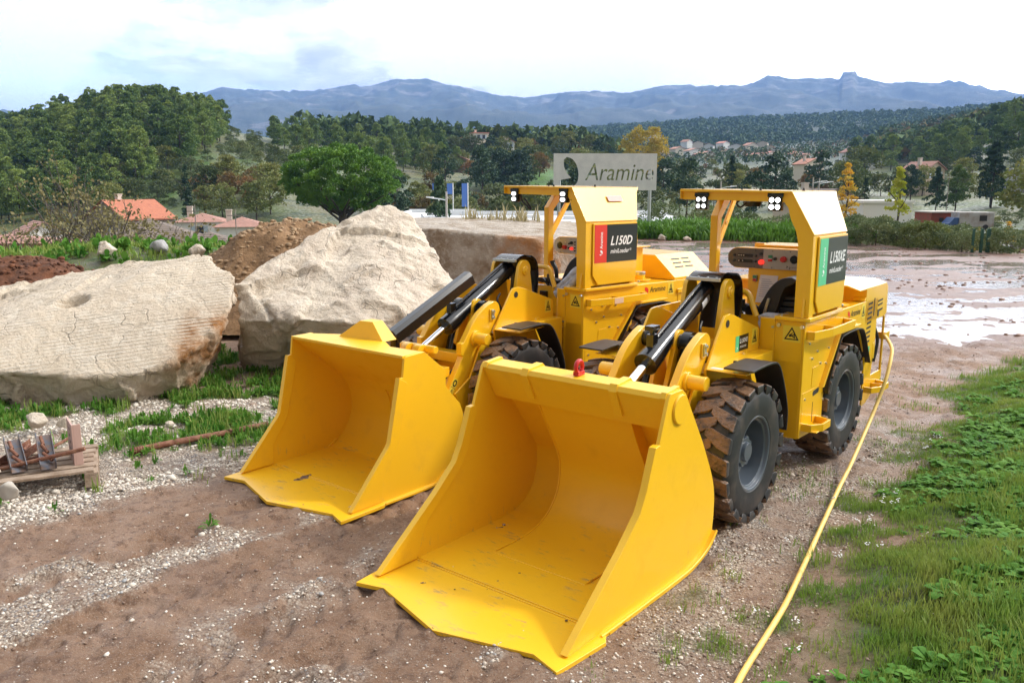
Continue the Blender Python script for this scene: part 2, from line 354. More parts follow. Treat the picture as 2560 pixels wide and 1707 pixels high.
def ground_mat():
    m = bpy.data.materials.new('earth'); nt, N, L, b = nodes(m); tc = N.new('ShaderNodeTexCoord')
    def at(n): a = N.new('ShaderNodeAttribute'); a.attribute_name = n; return a.outputs['Fac']
    def nz(s, d=5, r=.6): n = N.new('ShaderNodeTexNoise'); n.inputs['Scale'].default_value = s; n.inputs['Detail'].default_value = d; n.inputs['Roughness'].default_value = r; L.new(tc.outputs['Object'], n.inputs['Vector']); return n.outputs['Fac']
    def mr(v, a, c, o0=0, o1=1): q = N.new('ShaderNodeMapRange'); L.new(v, q.inputs[0]); q.inputs[1].default_value = a; q.inputs[2].default_value = c; q.inputs[3].default_value = o0; q.inputs[4].default_value = o1; return q.outputs[0]
    def mix(f, a, c):
        x = N.new('ShaderNodeMix'); x.data_type = 'RGBA'; L.new(f, x.inputs[0])
        for i, v in ((6, a), (7, c)):
            if isinstance(v, tuple): x.inputs[i].default_value = (*v, 1)
            else: L.new(v, x.inputs[i])
        return x.outputs[2]
    def mu(a, c, op='MULTIPLY'): q = N.new('ShaderNodeMath'); q.operation = op; L.new(a, q.inputs[0]); (L.new(c, q.inputs[1]) if not isinstance(c, float) else setattr(q.inputs[1], 'default_value', c)); return q.outputs[0]
    mud = mix(mr(nz(2.2, 8), .35, .68), (.215, .120, .070), (.32, .205, .138))
    mud = mix(mr(nz(13, 9, .75), .50, .60), mud, (.155, .085, .052))
    speck = mr(nz(120, 3, .6), .56, .64); mud = mix(mu(speck, .5), mud, (.42, .35, .28))
    vo = N.new('ShaderNodeTexVoronoi'); vo.inputs['Scale'].default_value = 68; L.new(tc.outputs['Object'], vo.inputs['Vector'])
    hs = N.new('ShaderNodeSeparateColor'); L.new(vo.outputs['Color'], hs.inputs[0])
    pale = mix(hs.outputs[0], (.30, .23, .175), (.64, .56, .47)); pale = mix(mr(hs.outputs[1], .88, .94), pale, (.27, .27, .28)); pale = mix(mr(vo.outputs['Distance'], .45, .85), pale, (.13, .085, .06))
    gf = mu(at('grav'), mr(nz(5, 4), .32, .5, .25, 1.0)); col = mix(gf, mud, pale)
    soil = mix(mr(nz(5), .4, .6), (.085, .085, .030), (.055, .11, .022)); col = mix(at('grass'), col, soil)
    wetc = mix(mr(nz(3), .3, .7), (.11, .046, .028), (.20, .10, .064)); col = mix(mu(at('mud'), .9), col, wetc)
    sc = mix(mr(nz(.045, 8, .65), .38, .62), (.085, .12, .032), (.15, .135, .060)); sc = mix(mr(nz(.3, 5), .5, .6), sc, (.045, .065, .022)); ps = N.new('ShaderNodeSeparateXYZ'); L.new(tc.outputs['Object'], ps.inputs[0]); sc = mix(mr(ps.outputs[1], 280, 420), sc, (.040, .060, .022)); sc = mix(at('field'), sc, (.085, .19, .03)); col = mix(at('far'), col, sc)
    L.new(col, b.inputs['Base Color'])
    rg = mr(nz(2.5, 5), .38, .58, .30, .80); wr = N.new('ShaderNodeMix'); L.new(at('mud'), wr.inputs[0]); L.new(rg, wr.inputs[2]); wr.inputs[3].default_value = .42; L.new(wr.outputs[0], b.inputs['Roughness'])
    sp = N.new('ShaderNodeMapRange'); L.new(at('mud'), sp.inputs[0]); sp.inputs[3].default_value = .35; sp.inputs[4].default_value = .55; L.new(sp.outputs[0], b.inputs['Specular IOR Level'])
    h1 = mu(vo.outputs['Distance'], gf); hn = nz(34, 9, .78); hh = N.new('ShaderNodeMath'); hh.operation = 'MULTIPLY_ADD'; L.new(h1, hh.inputs[0]); hh.inputs[1].default_value = -.8; L.new(hn, hh.inputs[2])
    bp = N.new('ShaderNodeBump'); bp.inputs['Strength'].default_value = .9; bp.inputs['Distance'].default_value = .025; L.new(hh.outputs[0], bp.inputs['Height']); L.new(bp.outputs[0], b.inputs['Normal'])
    return m
build_ground()
# puddle water: one level sheet, the mud stands out of it
wm = bpy.data.materials.new('water'); nt, N, L, b = nodes(wm); b.inputs['Base Color'].default_value = (.22, .17, .14, 1); b.inputs['Roughness'].default_value = .10; tcw = N.new('ShaderNodeTexCoord'); nw = N.new('ShaderNodeTexNoise'); nw.inputs['Scale'].default_value = 6; nw.inputs['Detail'].default_value = 3; L.new(tcw.outputs['Object'], nw.inputs['Vector']); bw = N.new('ShaderNodeBump'); bw.inputs['Strength'].default_value = .25; bw.inputs['Distance'].default_value = .02; L.new(nw.outputs['Fac'], bw.inputs['Height']); L.new(bw.outputs[0], b.inputs['Normal']); b.inputs['IOR'].default_value = 1.33; b.inputs['Specular IOR Level'].default_value = .9
pw = np_mesh('puddle', [(3.2, 10.3, WL), (10.5, 10.3, WL), (16, 24.4, WL), (13, 30.5, WL), (3.5, 34, WL), (1.0, 22, WL)], [[0, 1, 2, 3, 4, 5]], [wm]); tag(link_mesh('puddle', pw), kind='structure')
# far mountains
MX = [-200, 200, 420, 500, 545, 620, 710, 800, 870, 925, 1000, 1080, 1150, 1200, 1300, 1340, 1400, 1480, 1500, 1560, 1600, 1660, 1715, 1735, 1775, 1850, 1888, 1893, 1912, 1919, 1926, 1950, 2000, 2070, 2130, 2200, 2300, 2352, 2600]
MY = [330, 320, 285, 226, 212, 222, 228, 217, 210, 195, 203, 215, 232, 236, 223, 222, 232, 215, 210, 208, 215, 213, 202, 192, 198, 200, 197, 181, 180, 184, 198, 195, 207, 203, 205, 218, 232, 236, 250]
def build_mountains():
    Ds = np.concatenate([np.linspace(2300, 4900, 60), np.linspace(4940, 5300, 24), np.linspace(5350, 8200, 24)]); cs = np.linspace(-420, 2780, 900)
    D, c = np.meshgrid(Ds, cs, indexing='ij'); X = (c*S_-1280)/2066./.9835*D
    ridge = 2.1+(432-np.interp(c, MX, MY)-(fbm(c/9, c*0, 3, 71)-.5)*3)*5000/1898.
    foot = 2.1+(432-np.interp(c, [-300, 600, 1000, 1400, 1700, 2000, 2352], [280, 276, 272, 285, 262, 262, 262]))*3100/1898.
    t = np.clip((D-3100)/1900, 0, 1); k = np.where(D < 3100, 60+(foot-60)*sstep(2300, 3100, D), foot+(ridge-foot)*(t**1.15))
    gul = 1-np.abs(2*fbm(X/420, D/900, 5, 75)-1); rg = (gul-.62)*100*sstep(2500, 3300, D)*(1-sstep(.80, 1.0, t))+(fbm(X/90, D/90, 4, 77)-.5)*34*(1-sstep(.9, 1, t))
    Z = k+rg; Z = np.where(D > 5000, ridge-(D-5000)*.18, Z)
    nr, nt_ = X.shape; idx = np.arange(nr*nt_).reshape(nr, nt_)
    F = np.stack([idx[:-1, :-1].ravel(), idx[:-1, 1:].ravel(), idx[1:, 1:].ravel(), idx[1:, :-1].ravel()], 1)
    m = mat('mountain_scrub', (.035, .050, .030), .95, col2=(.065, .075, .048), nscale=.006, lo=.35, hi=.7, coords='Object', bump=0)
    nt, N, L, b = nodes(m); ge = N.new('ShaderNodeNewGeometry'); sx = N.new('ShaderNodeSeparateXYZ'); L.new(ge.outputs['Normal'], sx.inputs[0]); tc = N.new('ShaderNodeTexCoord')
    mpn = N.new('ShaderNodeMapping'); mpn.inputs['Scale'].default_value = (.004, .004, .016); L.new(tc.outputs['Object'], mpn.inputs[0]); nn = N.new('ShaderNodeTexNoise'); nn.inputs['Scale'].default_value = 1; nn.inputs['Detail'].default_value = 8; nn.inputs['Roughness'].default_value = .65; L.new(mpn.outputs[0], nn.inputs['Vector'])
    sz = N.new('ShaderNodeSeparateXYZ'); L.new(ge.outputs['Position'], sz.inputs[0]); r1 = N.new('ShaderNodeMapRange'); L.new(sz.outputs[2], r1.inputs[0]); r1.inputs[1].default_value = 330; r1.inputs[2].default_value = 620; r1.inputs[3].default_value = .60; r1.inputs[4].default_value = .49
    gt = N.new('ShaderNodeMath'); gt.operation = 'SUBTRACT'; L.new(nn.outputs['Fac'], gt.inputs[0]); L.new(r1.outputs[0], gt.inputs[1]); r2 = N.new('ShaderNodeMapRange'); L.new(gt.outputs[0], r2.inputs[0]); r2.inputs[2].default_value = .06
    src = b.inputs['Base Color'].links[0].from_socket; x = N.new('ShaderNodeMix'); x.data_type = 'RGBA'; L.new(r2.outputs[0], x.inputs[0]); L.new(src, x.inputs[6]); x.inputs[7].default_value = (.19, .18, .16, 1); L.new(x.outputs[2], b.inputs['Base Color'])
    tag(link_mesh('mountains', np_mesh('mountains', np.stack([X.ravel(), D.ravel(), Z.ravel()], 1), F, [m], True)), kind='structure')
build_mountains()
# ================================================================== LOADERS  (local x = towards the machine's left, y = backwards, z up; origin under the bucket lip)
M_Y = mat('yellow_paint', (.90, .515, .012), .30, col2=(.86, .475, .010), nscale=2.2, lo=.35, hi=.7, coat=.6, bump=.02, bscale=120)
M_YB = mat('bucket_paint', (.90, .515, .014), .36, col2=(.80, .45, .02), nscale=5, lo=.55, hi=.85, coat=.15, rough2=.6, bump=.03, bscale=60)
def wear(m):      # scuffs and dull scrapes on the floor and lip of a bucket
    nt, N, L, b = m.node_tree, m.node_tree.nodes, m.node_tree.links, m.node_tree.nodes['Principled BSDF']; tc = N.new('ShaderNodeTexCoord'); mp = N.new('ShaderNodeMapping'); mp.inputs['Scale'].default_value = (9, 30, 9); mp.inputs['Rotation'].default_value = (0, 0, .5); L.new(tc.outputs['Object'], mp.inputs[0])
    n = N.new('ShaderNodeTexNoise'); n.inputs['Scale'].default_value = 1; n.inputs['Detail'].default_value = 9; n.inputs['Roughness'].default_value = .75; L.new(mp.outputs[0], n.inputs['Vector']); n2 = N.new('ShaderNodeTexNoise'); n2.inputs['Scale'].default_value = 4; n2.inputs['Detail'].default_value = 3; L.new(tc.outputs['Object'], n2.inputs['Vector'])
    def mr(v, a, c): q = N.new('ShaderNodeMapRange'); L.new(v, q.inputs[0]); q.inputs[1].default_value = a; q.inputs[2].default_value = c; return q.outputs[0]
    sz = N.new('ShaderNodeSeparateXYZ'); L.new(tc.outputs['Object'], sz.inputs[0]); k = mr(n.outputs['Fac'], .55, .66); j = mr(n2.outputs['Fac'], .44, .58); z = mr(sz.outputs[2], .20, .03)
    def mu(a, c): q = N.new('ShaderNodeMath'); q.operation = 'MULTIPLY'; L.new(a, q.inputs[0]); (L.new(c, q.inputs[1]) if not isinstance(c, float) else setattr(q.inputs[1], 'default_value', c)); return q.outputs[0]
    f = mu(mu(mu(k, j), z), .9); src = b.inputs['Base Color'].links[0].from_socket; x = N.new('ShaderNodeMix'); x.data_type = 'RGBA'; L.new(f, x.inputs[0]); L.new(src, x.inputs[6]); x.inputs[7].default_value = (.36, .27, .12, 1); L.new(x.outputs[2], b.inputs['Base Color'])
wear(M_YB)
M_BLK = mat('black_gloss_paint', (.004, .0045, .006), .2, coat=.3)
M_RUB = mat('black_rubber', (.012, .012, .013), .40, col2=(.03, .026, .022), nscale=9)
M_TYS = mat('tyre_sidewall', (.016, .017, .019), .52, col2=(.075, .06, .05), nscale=7, lo=.5, hi=.75)
M_TYT = mat('tyre_tread_mud', (.20, .112, .062), .5, col2=(.035, .028, .026), nscale=13, lo=.46, hi=.66, bump=.6, bscale=55, rough2=.4)
M_RIM = mat('grey_rim_paint', (.075, .092, .115), .3, coat=.3, col2=(.11, .10, .09), nscale=9, lo=.55, hi=.8)
M_CHR = mat('chrome', (.85, .86, .88), .08, 1)
M_ZN = mat('zinc_steel', (.55, .58, .58), .32, .9)
M_SEAT = mat('black_vinyl', (.014, .015, .018), .42)
M_RED = mat('red_paint', (.55, .012, .012), .35, coat=.2)
M_PAN = mat('brushed_panel', (.42, .41, .39), .38, .35)
M_PAND = mat('dark_panel', (.13, .12, .12), .4)
M_WHT = mat('white_print', (.85, .85, .85), .5)
M_BP = mat('black_print', (.008, .008, .009), .4)
M_SRED = mat('red_print', (.72, .035, .02), .35)
M_SGRN = mat('green_print', (.09, .55, .27), .35)
M_SBLK = mat('black_sign', (.008, .012, .012), .3)
M_SDG = mat('dark_green_sign', (.004, .022, .014), .3)
M_STK = mat('yellow_sticker', (.83, .62, .05), .4)
M_LED = mat('lit_led', (1, 1, 1), .3, emit=2.2)
M_LEDB = mat('bright_led', (1, .98, .95), .3, emit=12)
M_RLED = mat('red_lamp', (1, .03, .02), .3, emit=1.6)
M_BAG = mat('clear_plastic_bag', (.50, .52, .58), .25, col2=(.30, .32, .38), nscale=14, bump=.5, bscale=20)
M_DARK = mat('machine_inside', (.02, .018, .016), .6)
M_PAP = mat('paper', (.78, .78, .80), .6)
M_GRN = mat('green_button', (.02, .25, .12), .4)
def cm(p, n=5): return [(q.x, q.y) for q in catmull([(a, b, 0) for a, b in p], n)]
def circ(cx, cy, r, a0, a1, n=10): return [(cx+r*math.cos(R(a0+(a1-a0)*i/n)), cy+r*math.sin(R(a0+(a1-a0)*i/n))) for i in range(n+1)]
def off(p, dx, dz): return [(a+dx, b+dz) for a, b in p]
def ring(mb, outer, inner, ax, a0, a1):
    """plate with a hole; outer and inner have equal counts"""
    n = len(outer); mk = (lambda p, a: (a, p[0], p[1])) if ax == 'x' else ((lambda p, a: (p[0], a, p[1])) if ax == 'y' else (lambda p, a: (p[0], p[1], a)))
    vs = [mk(p, a) for a in (a0, a1) for p in outer+inner]; fs = []; m = 2*n
    for i in range(n):
        j = (i+1) % n; fs += [(i, j, n+j, n+i), (m+i, m+n+i, m+n+j, m+j), (i, m+i, m+j, j), (n+i, n+j, m+n+j, m+n+i)]
    mb.add(vs, fs)
def swoosh(mb, org, xd, yd, s, mats=None):
    """round comma mark: a leaf over a small wing"""
    org = Vector(org); xd = Vector(xd); yd = Vector(yd)
    a = cm([(.05, 1.0), (.45, .93), (.72, .62), (.62, .22), (.30, .0)], 4)+cm([(.30, .0), (.46, .20), (.40, .40), (.12, .52), (-.02, .78), (.05, 1.0)], 4)[1:-1]
    b = cm([(.30, 0), (.10, -.08), (-.12, 0), (-.25, .12)], 3)+cm([(-.25, .12), (.05, .16), (.24, .26), (.30, 0)], 3)[1:-1]
    for q in (a, b): mb.add([org+xd*(p[0]*s)+yd*(p[1]*s) for p in q], [list(range(len(q)))])
def warn(name, org, xd, nrm, w, h, par, xf):
    """yellow sticker with a black triangle, lower-left corner org"""
    org = Vector(org); xd = Vector(xd); yd = Vector((0, 0, 1)); nrm = Vector(nrm)
    s = MB(xf); s.add([org, org+xd*w, org+xd*w+yd*h, org+yd*h, org-nrm*.002, org+xd*w-nrm*.002, org+xd*w+yd*h-nrm*.002, org+yd*h-nrm*.002], [(0, 1, 2, 3), (7, 6, 5, 4), (0, 4, 5, 1), (2, 6, 7, 3), (1, 5, 6, 2), (3, 7, 4, 0)])
    o = s.build(name, M_STK, par, smooth=0); p = MB(xf); q = org+nrm*.0012
    T = [(.08, .14), (.92, .14), (.5, .94)]; I = [(.20, .21), (.80, .21), (.5, .78)]
    def P(a): return q+xd*(a[0]*w)+yd*(a[1]*h)
    p.add([P(t) for t in T+I], [(0, 1, 4, 3), (1, 2, 5, 4), (2, 0, 3, 5)])
    for poly in ([(.36, .30), (.50, .34), (.52, .46), (.42, .50), (.34, .42)], [(.50, .34), (.66, .26), (.68, .31), (.53, .42)], [(.52, .42), (.68, .42), (.67, .48), (.52, .47)], [(.48, .47), (.58, .58), (.54, .60), (.44, .50)], [(.66, .24), (.71, .24), (.64, .60), (.60, .58)]):
        p.add([P(t) for t in poly], [list(range(len(poly)))])
    p.build('pictogram', M_BP, o, smooth=0)

def make_tyre(mb, x0, x1, sgn, r=.45):
    """tyre between x0 (inner) and x1 (outer face) about (0,0,0)"""
    w = x1-x0; n = 60
    pr = [(0, .245), (.00, .29), (-.004, .36), (.006, .405), (.02, .424), (w*.5, .432), (w-.02, .424), (w-.006, .405), (w+.008, .36), (w+.004, .29), (w, .245), (w-.02, .232), (.02, .232)]
    mb.cm = 1
    mb.lathe([(a, q*r/.45) for a, q in pr], (x0, 0, 0), (1, 0, 0), n, caps=False)
    k = 20; mb.cm = 0
    for i in range(k):
        for side in (0, 1):
            a0 = 2*math.pi*(i+side*.5)/k; da = 2*math.pi/k*.70
            sk = .10*(1 if side else -1)*0+.17
            ed = x1+.010 if side else x0-.010; mid = x0+w*(.40 if side else .60); vs = []
            rs = random.Random(i*2+side); j = rs.uniform(-.006, .006)
            for (xx, dth, wd, ro) in ((ed, 0, 1.0, r*.985), ((ed*.55+mid*.45), sk*.35, .95, r+j), (mid, sk, .62, r+j)):
                for rad in (.408, ro):
                    for s in (-.5, .5):
                        th = a0+dth+da*s*wd; vs.append((xx, rad*math.sin(th), rad*math.cos(th)))
            # shoulder flank of the lug runs down the sidewall
            fs = []
            for q in (0, 1): o = q*4; fs += [(o, o+1, o+5, o+4), (o+2, o+6, o+7, o+3), (o, o+4, o+6, o+2), (o+1, o+3, o+7, o+5)]
            fs += [(0, 2, 3, 1), (8, 9, 11, 10)]; mb.add(vs, fs)
            mb.cm = 1; e2 = ed+(.002 if side else -.002); vs = []
            for rad, wd, dx in ((r*.975, 1.0, 0), (r*.90, .9, 0), (r*.84, .45, -.012 if side else .012)):
                for s in (-.5, .5):
                    th = a0+da*s*wd
                    for dxx in (0, -.03 if side else .03): vs.append((e2+dx+dxx, rad*math.sin(th), rad*math.cos(th)))
            fs = []
            for q in (0, 1): o = q*4; fs += [(o, o+2, o+6, o+4), (o, o+4, o+5, o+1), (o+2, o+3, o+7, o+6)]
            fs += [(8, 10, 11, 9), (0, 1, 3, 2)]; mb.add(vs, fs); mb.cm = 0
def make_rim(mb, xo, s):
    """dished rim, outer face at xo, s=+1 outwards"""
    d = (s, 0, 0)
    mb.lathe([(-.20, .238), (-.012, .238), (.004, .246), (.008, .240), (.004, .228), (-.014, .222), (-.02, .208), (-.09, .198), (-.125, .185), (-.135, .12), (-.135, .0)], (xo, 0, 0), d, 48, caps=False)
    # hub: flange with lobes
    n = 8; P = []
    for i in range(n*4):
        a = 2*math.pi*i/(n*4); rr = .088+.012*(1 if (i % 4) in (1, 2) else 0); P.append((rr*math.cos(a), rr*math.sin(a)))
    x0, x1 = (xo-.135*s, xo-.055*s); mb.prism(P, 'x', min(x0, x1), max(x0, x1))
    mb.cyl((xo-.06*s, 0, 0), (xo-.035*s, 0, 0), .066, .058, 24)
    for i in range(6):
        a = 2*math.pi*i/6+.3; mb.cyl((xo-.13*s, .145*math.cos(a), .145*math.sin(a)), (xo-.105*s, .145*math.cos(a), .145*math.sin(a)), .013, n=6)

def make_loader(kind, org, yaw, label):
    E = kind == 'E'                                       # E: near machine with the large bucket;  D: far machine, steered a little
    root = empty('mining_loader', org, R(yaw-90), label, 'loader')
    sh = 0 if E else -.175                                # front frame sits closer to its shorter bucket
    XF = Matrix.Translation((0, sh, 0))
    XR = Matrix.Identity(4) if E else Matrix.Translation((0, 2.7-.15, .03)) @ Matrix.Rotation(R(-8), 4, 'Z') @ Matrix.Translation((0, -2.7, 0))
    # ---------------- bucket
    b = MB()
    if E:
        side = [(.085, .03), (.53, .352), (.70, .498), (.76, .60), (.845, .815), (.868, .815)]+[(.955, 1.045), (.975, 1.066), (1.10, 1.066), (1.135, 1.04)]+cm([(1.36, .72), (1.49, .50), (1.535, .37), (1.540, .24), (1.525, .13)], 4)+cm([(1.48, .085), (1.36, .035), (1.15, .004)], 3)+[(.40, .004), (.1, .004)]
        for s in (-1, 1):
            x0, x1 = sorted((s*.615, s*.637)); b.prism(side, 'x', x0, x1)
            dbl = [(.075, .03), (.52, .365), (.69, .512), (.745, .61), (.825, .818), (.87, .822), (.885, .78), (.80, .56), (.73, .46), (.45, .225), (.36, .03)]
            x0, x1 = sorted((s*.602, s*.643)); b.prism(dbl, 'x', x0, x1)
            hl = cm([(.40, .0), (1.10, -.002), (1.30, .016), (1.45, .062), (1.545, .135)], 4); x0, x1 = sorted((s*.60, s*.664)); b.sheet(hl, 'x', x0, x1, .020)
            b.cyl((s*.637, 1.075, .965), (s*.650, 1.075, .965), .082, .078, 28)
        innr = cm([(.36, .026), (1.0, .028), (1.22, .036), (1.33, .062), (1.43, .14), (1.482, .26), (1.488, .40), (1.44, .49), (1.32, .66), (1.22, .80), (1.10, 1.02)], 5)
        b.sheet(innr, 'x', -.62, .62, -.016)
        cen = cm([(.70, .030), (.98, .032), (1.12, .058), (1.235, .118), (1.312, .215), (1.342, .33), (1.338, .42), (1.29, .53), (1.19, .70), (1.09, .88), (.985, 1.035)], 5)
        b.prism(cen+[(1.12, 1.04), (1.5, .40), (1.46, .16), (1.2, .02), (.7, .018)], 'x', -.315, .315)
        bar = [(.953, 1.035), (.968, 1.062), (1.09, 1.072), (1.105, 1.05), (1.23, .83), (1.065, .838)]
        b.prism(bar, 'x', -.614, .614)
        for s in (-1, 1):
            x0, x1 = sorted((s*.275, s*.325)); b.prism([(.947, 1.03), (.965, 1.071), (1.10, 1.085), (1.14, 1.05), (1.05, .90), (1.02, .88)], 'x', x0, x1)
            x0, x1 = sorted((s*.585, s*.617)); b.prism([(.949, 1.04), (.965, 1.071), (1.10, 1.083), (1.13, 1.03), (1.05, .9)], 'x', x0, x1)
        lip = [(-.665, -.035), (-.50, .015), (0, -.125), (.50, .015), (.665, -.035), (.700, .31), (.66, .37), (.655, 1.15), (-.655, 1.15), (-.66, .37), (-.700, .31)]
        b.prism(lip, 'z', -.004, .020); b.prism([(-.62, .37), (.62, .37), (.62, .38), (-.62, .38)], 'z', .02, .034)
        for s in (-1, 1): b.tube([(s*.318, .72, .036)]+[(s*.318, p[0]-.003, p[1]+.002) for p in cen[3:]], .006, 6)
        b.tube([(.66, .33, .022)]+[(.66, p[0], p[1]+.02) for p in cm([(.40, .0), (1.10, 0), (1.30, .016), (1.45, .062), (1.54, .13)], 4)], .008, 6)
        bk = b.build('bucket', M_YB, root, bevel=.004, smooth=32)
        eye = MB(); eye.lathe([], (0, 0, 0), (1, 0, 0)) if 0 else None
        eye.tube([(.03+.0*math.cos(t), 1.03+.030*math.cos(t), 1.115+.034*math.sin(t)) for t in [R(-50+280*i/14) for i in range(15)]], .013, 10); eye.box(.012, .048, .998, 1.062, 1.068, 1.092)
        eye.build('lifting_eye', M_RED, bk, bevel=.002)
    else:
        side = [(.085, .03), (.42, .372), (.44, .40), (.545, .84), (.568, .84), (.585, .965), (.60, .978), (.775, .985), (.985, .82), (.985, .70)]+cm([(1.130, .548), (1.172, .43), (1.155, .27), (1.075, .125), (.97, .038), (.86, .004)], 4)+[(.35, .004), (.1, .004)]
        for s in (-1, 1):
            x0, x1 = sorted((s*.605, s*.625)); b.prism(side, 'x', x0, x1)
            dbl = [(.078, .03), (.41, .382), (.43, .41), (.53, .843), (.60, .80), (.60, .76), (.50, .38), (.45, .30), (.36, .18), (.35, .03)]
            x0, x1 = sorted((s*.592, s*.632)); b.prism(dbl, 'x', x0, x1)
            x0, x1 = sorted((s*.59, s*.650)); b.sheet(cm([(.36, .0), (.80, -.002), (.90, .03), (.97, .075)], 4), 'x', x0, x1, .018)
        innr = cm([(.34, .026), (.82, .03), (.94, .052), (1.06, .14), (1.125, .26), (1.138, .36), (1.115, .48), (1.06, .575), (.98, .655), (.60, .958)], 5)
        b.sheet(innr, 'x', -.61, .61, -.016)
        b.prism([(-.612, .578), (.612, .578), (.612, .775), (.30, .76), (.08, .90), (-.33, .90), (-.612, .74)], 'z', .965, .985)
        for x0, x1 in ((-.31, .10),):   # box behind the rear wall
            vs = [(-.33, .80, .98), (.11, .86, .98), (.11, 1.0, .98), (-.33, 1.0, .98), (-.14, .86, 1.115), (-.02, .88, 1.115), (-.02, .98, 1.115), (-.14, .98, 1.115)]
            b.add(vs, [(0, 1, 5, 4), (1, 2, 6, 5), (2, 3, 7, 6), (3, 0, 4, 7), (4, 5, 6, 7), (3, 2, 1, 0)])
        lip = [(-.655, -.035), (-.47, .012), (0, -.125), (.52, .012), (.665, -.035), (.665, .33), (.645, .36), (.635, .86), (-.635, .86), (-.64, .36), (-.665, .33)]
        b.prism(lip, 'z', -.004, .020); b.prism([(-.61, .35), (.61, .35), (.61, .358), (-.61, .358)], 'z', .02, .032)
        for xx in (-.12, .06, .16, .42):   # pressed ribs show through the rear wall
            b.tube([(xx, p[0]-.004, p[1]) for p in innr[(14 if xx in (.06,) else 24):-12]], .006, 6)
        b.build('bucket', M_YB, root, bevel=.004, smooth=32)
    # ---------------- boom: two curved arms, dump cylinder between them
    for s in (-1, 1):
        a = MB(XF); x0, x1 = sorted((s*.195, s*.250))
        top = circ(2.14, 1.105, .075, -20, 120, 8)
        fr = cm([(2.07, 1.16), (1.96, 1.10), (1.87, 1.02), (1.80, .93), (1.765, .885)], 4)
        low = [(1.735, .882), (1.73, .79), (1.752, .775), (1.42, .30), (1.40, .22), (1.46, .17), (1.54, .20), (1.60, .30), (1.93, .72), (2.05, .85), (2.16, 1.0)]
        a.prism(top+fr+low, 'x', x0, x1)
        a.cyl((s*.24, 1.905, .905), (s*.385, 1.905, .905), .046, n=24); a.cyl((s*.24, 1.905, .905), (s*.27, 1.905, .905), .062, n=24)
        x0, x1 = sorted((s*.250, s*.262)); a.box(x0, x1+ (0 if s < 0 else 0), 2.075, 2.135, 1.02, 1.12)
        ar = a.build('boom_arm', M_Y, root, bevel=.006)
        z = MB(XF); x0, x1 = sorted((s*.262, s*.272)); z.box(x0, x1, 2.09, 2.118, 1.035, 1.115)
        for zz in (1.05, 1.10): z.cyl((s*.268, 2.104, zz), (s*.285, 2.104, zz), .012, n=6)
        z.build('pin_keeper', M_ZN, ar, bevel=.001)
        if not E and s == 1:
            t = MB(XF); X = .2512; base = Vector((X, 1.565, .50)); d = Vector((0, .576, .817)); n = Vector((0, -.817, .576))
            t.add([base, base-n*.055, base-n*.055+d*.15, base+d*.15], [(0, 1, 2, 3)]); lab = t.build('safety_label', M_STK, ar, smooth=0)
            t = MB(XF); q = base+Vector((.001, 0, 0))
            def PP(u, v): return q-n*(.055*u)+d*(.15*v)
            t.add([PP(.1, .06), PP(.9, .06), PP(.5, .44), PP(.27, .13), PP(.73, .13), PP(.5, .34)], [(0, 1, 4, 3), (1, 2, 5, 4), (2, 0, 3, 5)])
            t.add([PP(.5+.4*math.cos(R(i*30)), .75+.2*math.sin(R(i*30))) for i in range(12)]+[PP(.5+.2*math.cos(R(i*30)), .75+.11*math.sin(R(i*30))) for i in range(12)], [(i, (i+1) % 12, 12+(i+1) % 12, 12+i) for i in range(12)])
            t.add([PP(0, 0), PP(1, 0), PP(1, .02), PP(0, .02)], [(0, 1, 2, 3)]); t.add([PP(0, .48), PP(1, .48), PP(1, .5), PP(0, .5)], [(0, 1, 2, 3)]); t.build('pictogram', M_BP, lab, smooth=0)
        c = MB(XF); bx = .105*s     # lift cylinder, boss and sleeve
        c.cyl((s*.07, 2.145, 1.10), (s*.20, 2.145, 1.10), .055, n=24); c.cyl((bx+.02*s, 2.13, 1.06), (bx+.03*s, 1.92, .45), .052, n=20); c.cyl((s*.10, 2.145, 1.10), (s*.16, 2.145, 1.10), .075, n=24)
        lc = c.build('lift_cylinder', M_BLK, root, bevel=.002)
        c = MB(XF); c.cyl((s*.035, 2.145, 1.10), (s*.072, 2.145, 1.10), .088, .080, 28); c.prism([(2.07, 1.06), (2.23, 1.08), (2.30, .85), (2.10, .70), (1.98, .82)], 'x', *sorted((s*.038, s*.07)))
        c.build('inner_boss', M_Y, root, bevel=.004)
    c = MB(XF); cr = MB(XF); cr.box(-.19, .19, 1.60, 1.66, .62, .70); cr.box(-.19, .19, 1.80, 1.90, .70, .78); cr.prism([(1.70, .50), (2.3, .95), (2.3, .80), (1.7, .40)], 'x', -.19, .19); cr.cyl((-.20, 1.50, .86), (.20, 1.50, .86), .03)
    cr.build('boom_crossmember', M_Y, root, bevel=.005)
    p0 = Vector((0, 2.66, 1.405)); p1 = Vector((0, 1.585, .880 if E else .865)); d = (p1-p0).normalized(); LN = (p1-p0).length
    c.lathe([(0, .05), (.05, .062), (LN*.60, .063), (LN*.70, .078), (LN*.78, .080), (LN*.785, .080), (LN*.787, .060)], p0, d, 32)
    c.tube([p0+d*.05+Vector((-.01, 0, .05)), p0+d*.12+Vector((-.01, 0, .085)), p0+d*(LN*.66)+Vector((-.01, 0, .082)), p0+d*(LN*.70)+Vector((0, 0, .10))], .013, 10, 3)
    q = p0+d*(LN*.715)
    c.box(-.025, .025, q.y-.03, q.y+.03, q.z+.06, q.z+.15); 
    if E: c.box(-.03, .03, q.y-.045, q.y+.045, q.z+.175, q.z+.205); c.cyl((0, q.y, q.z+.14), (0, q.y, q.z+.18), .016)
    dc = c.build('dump_cylinder', M_BLK, root, bevel=.003)
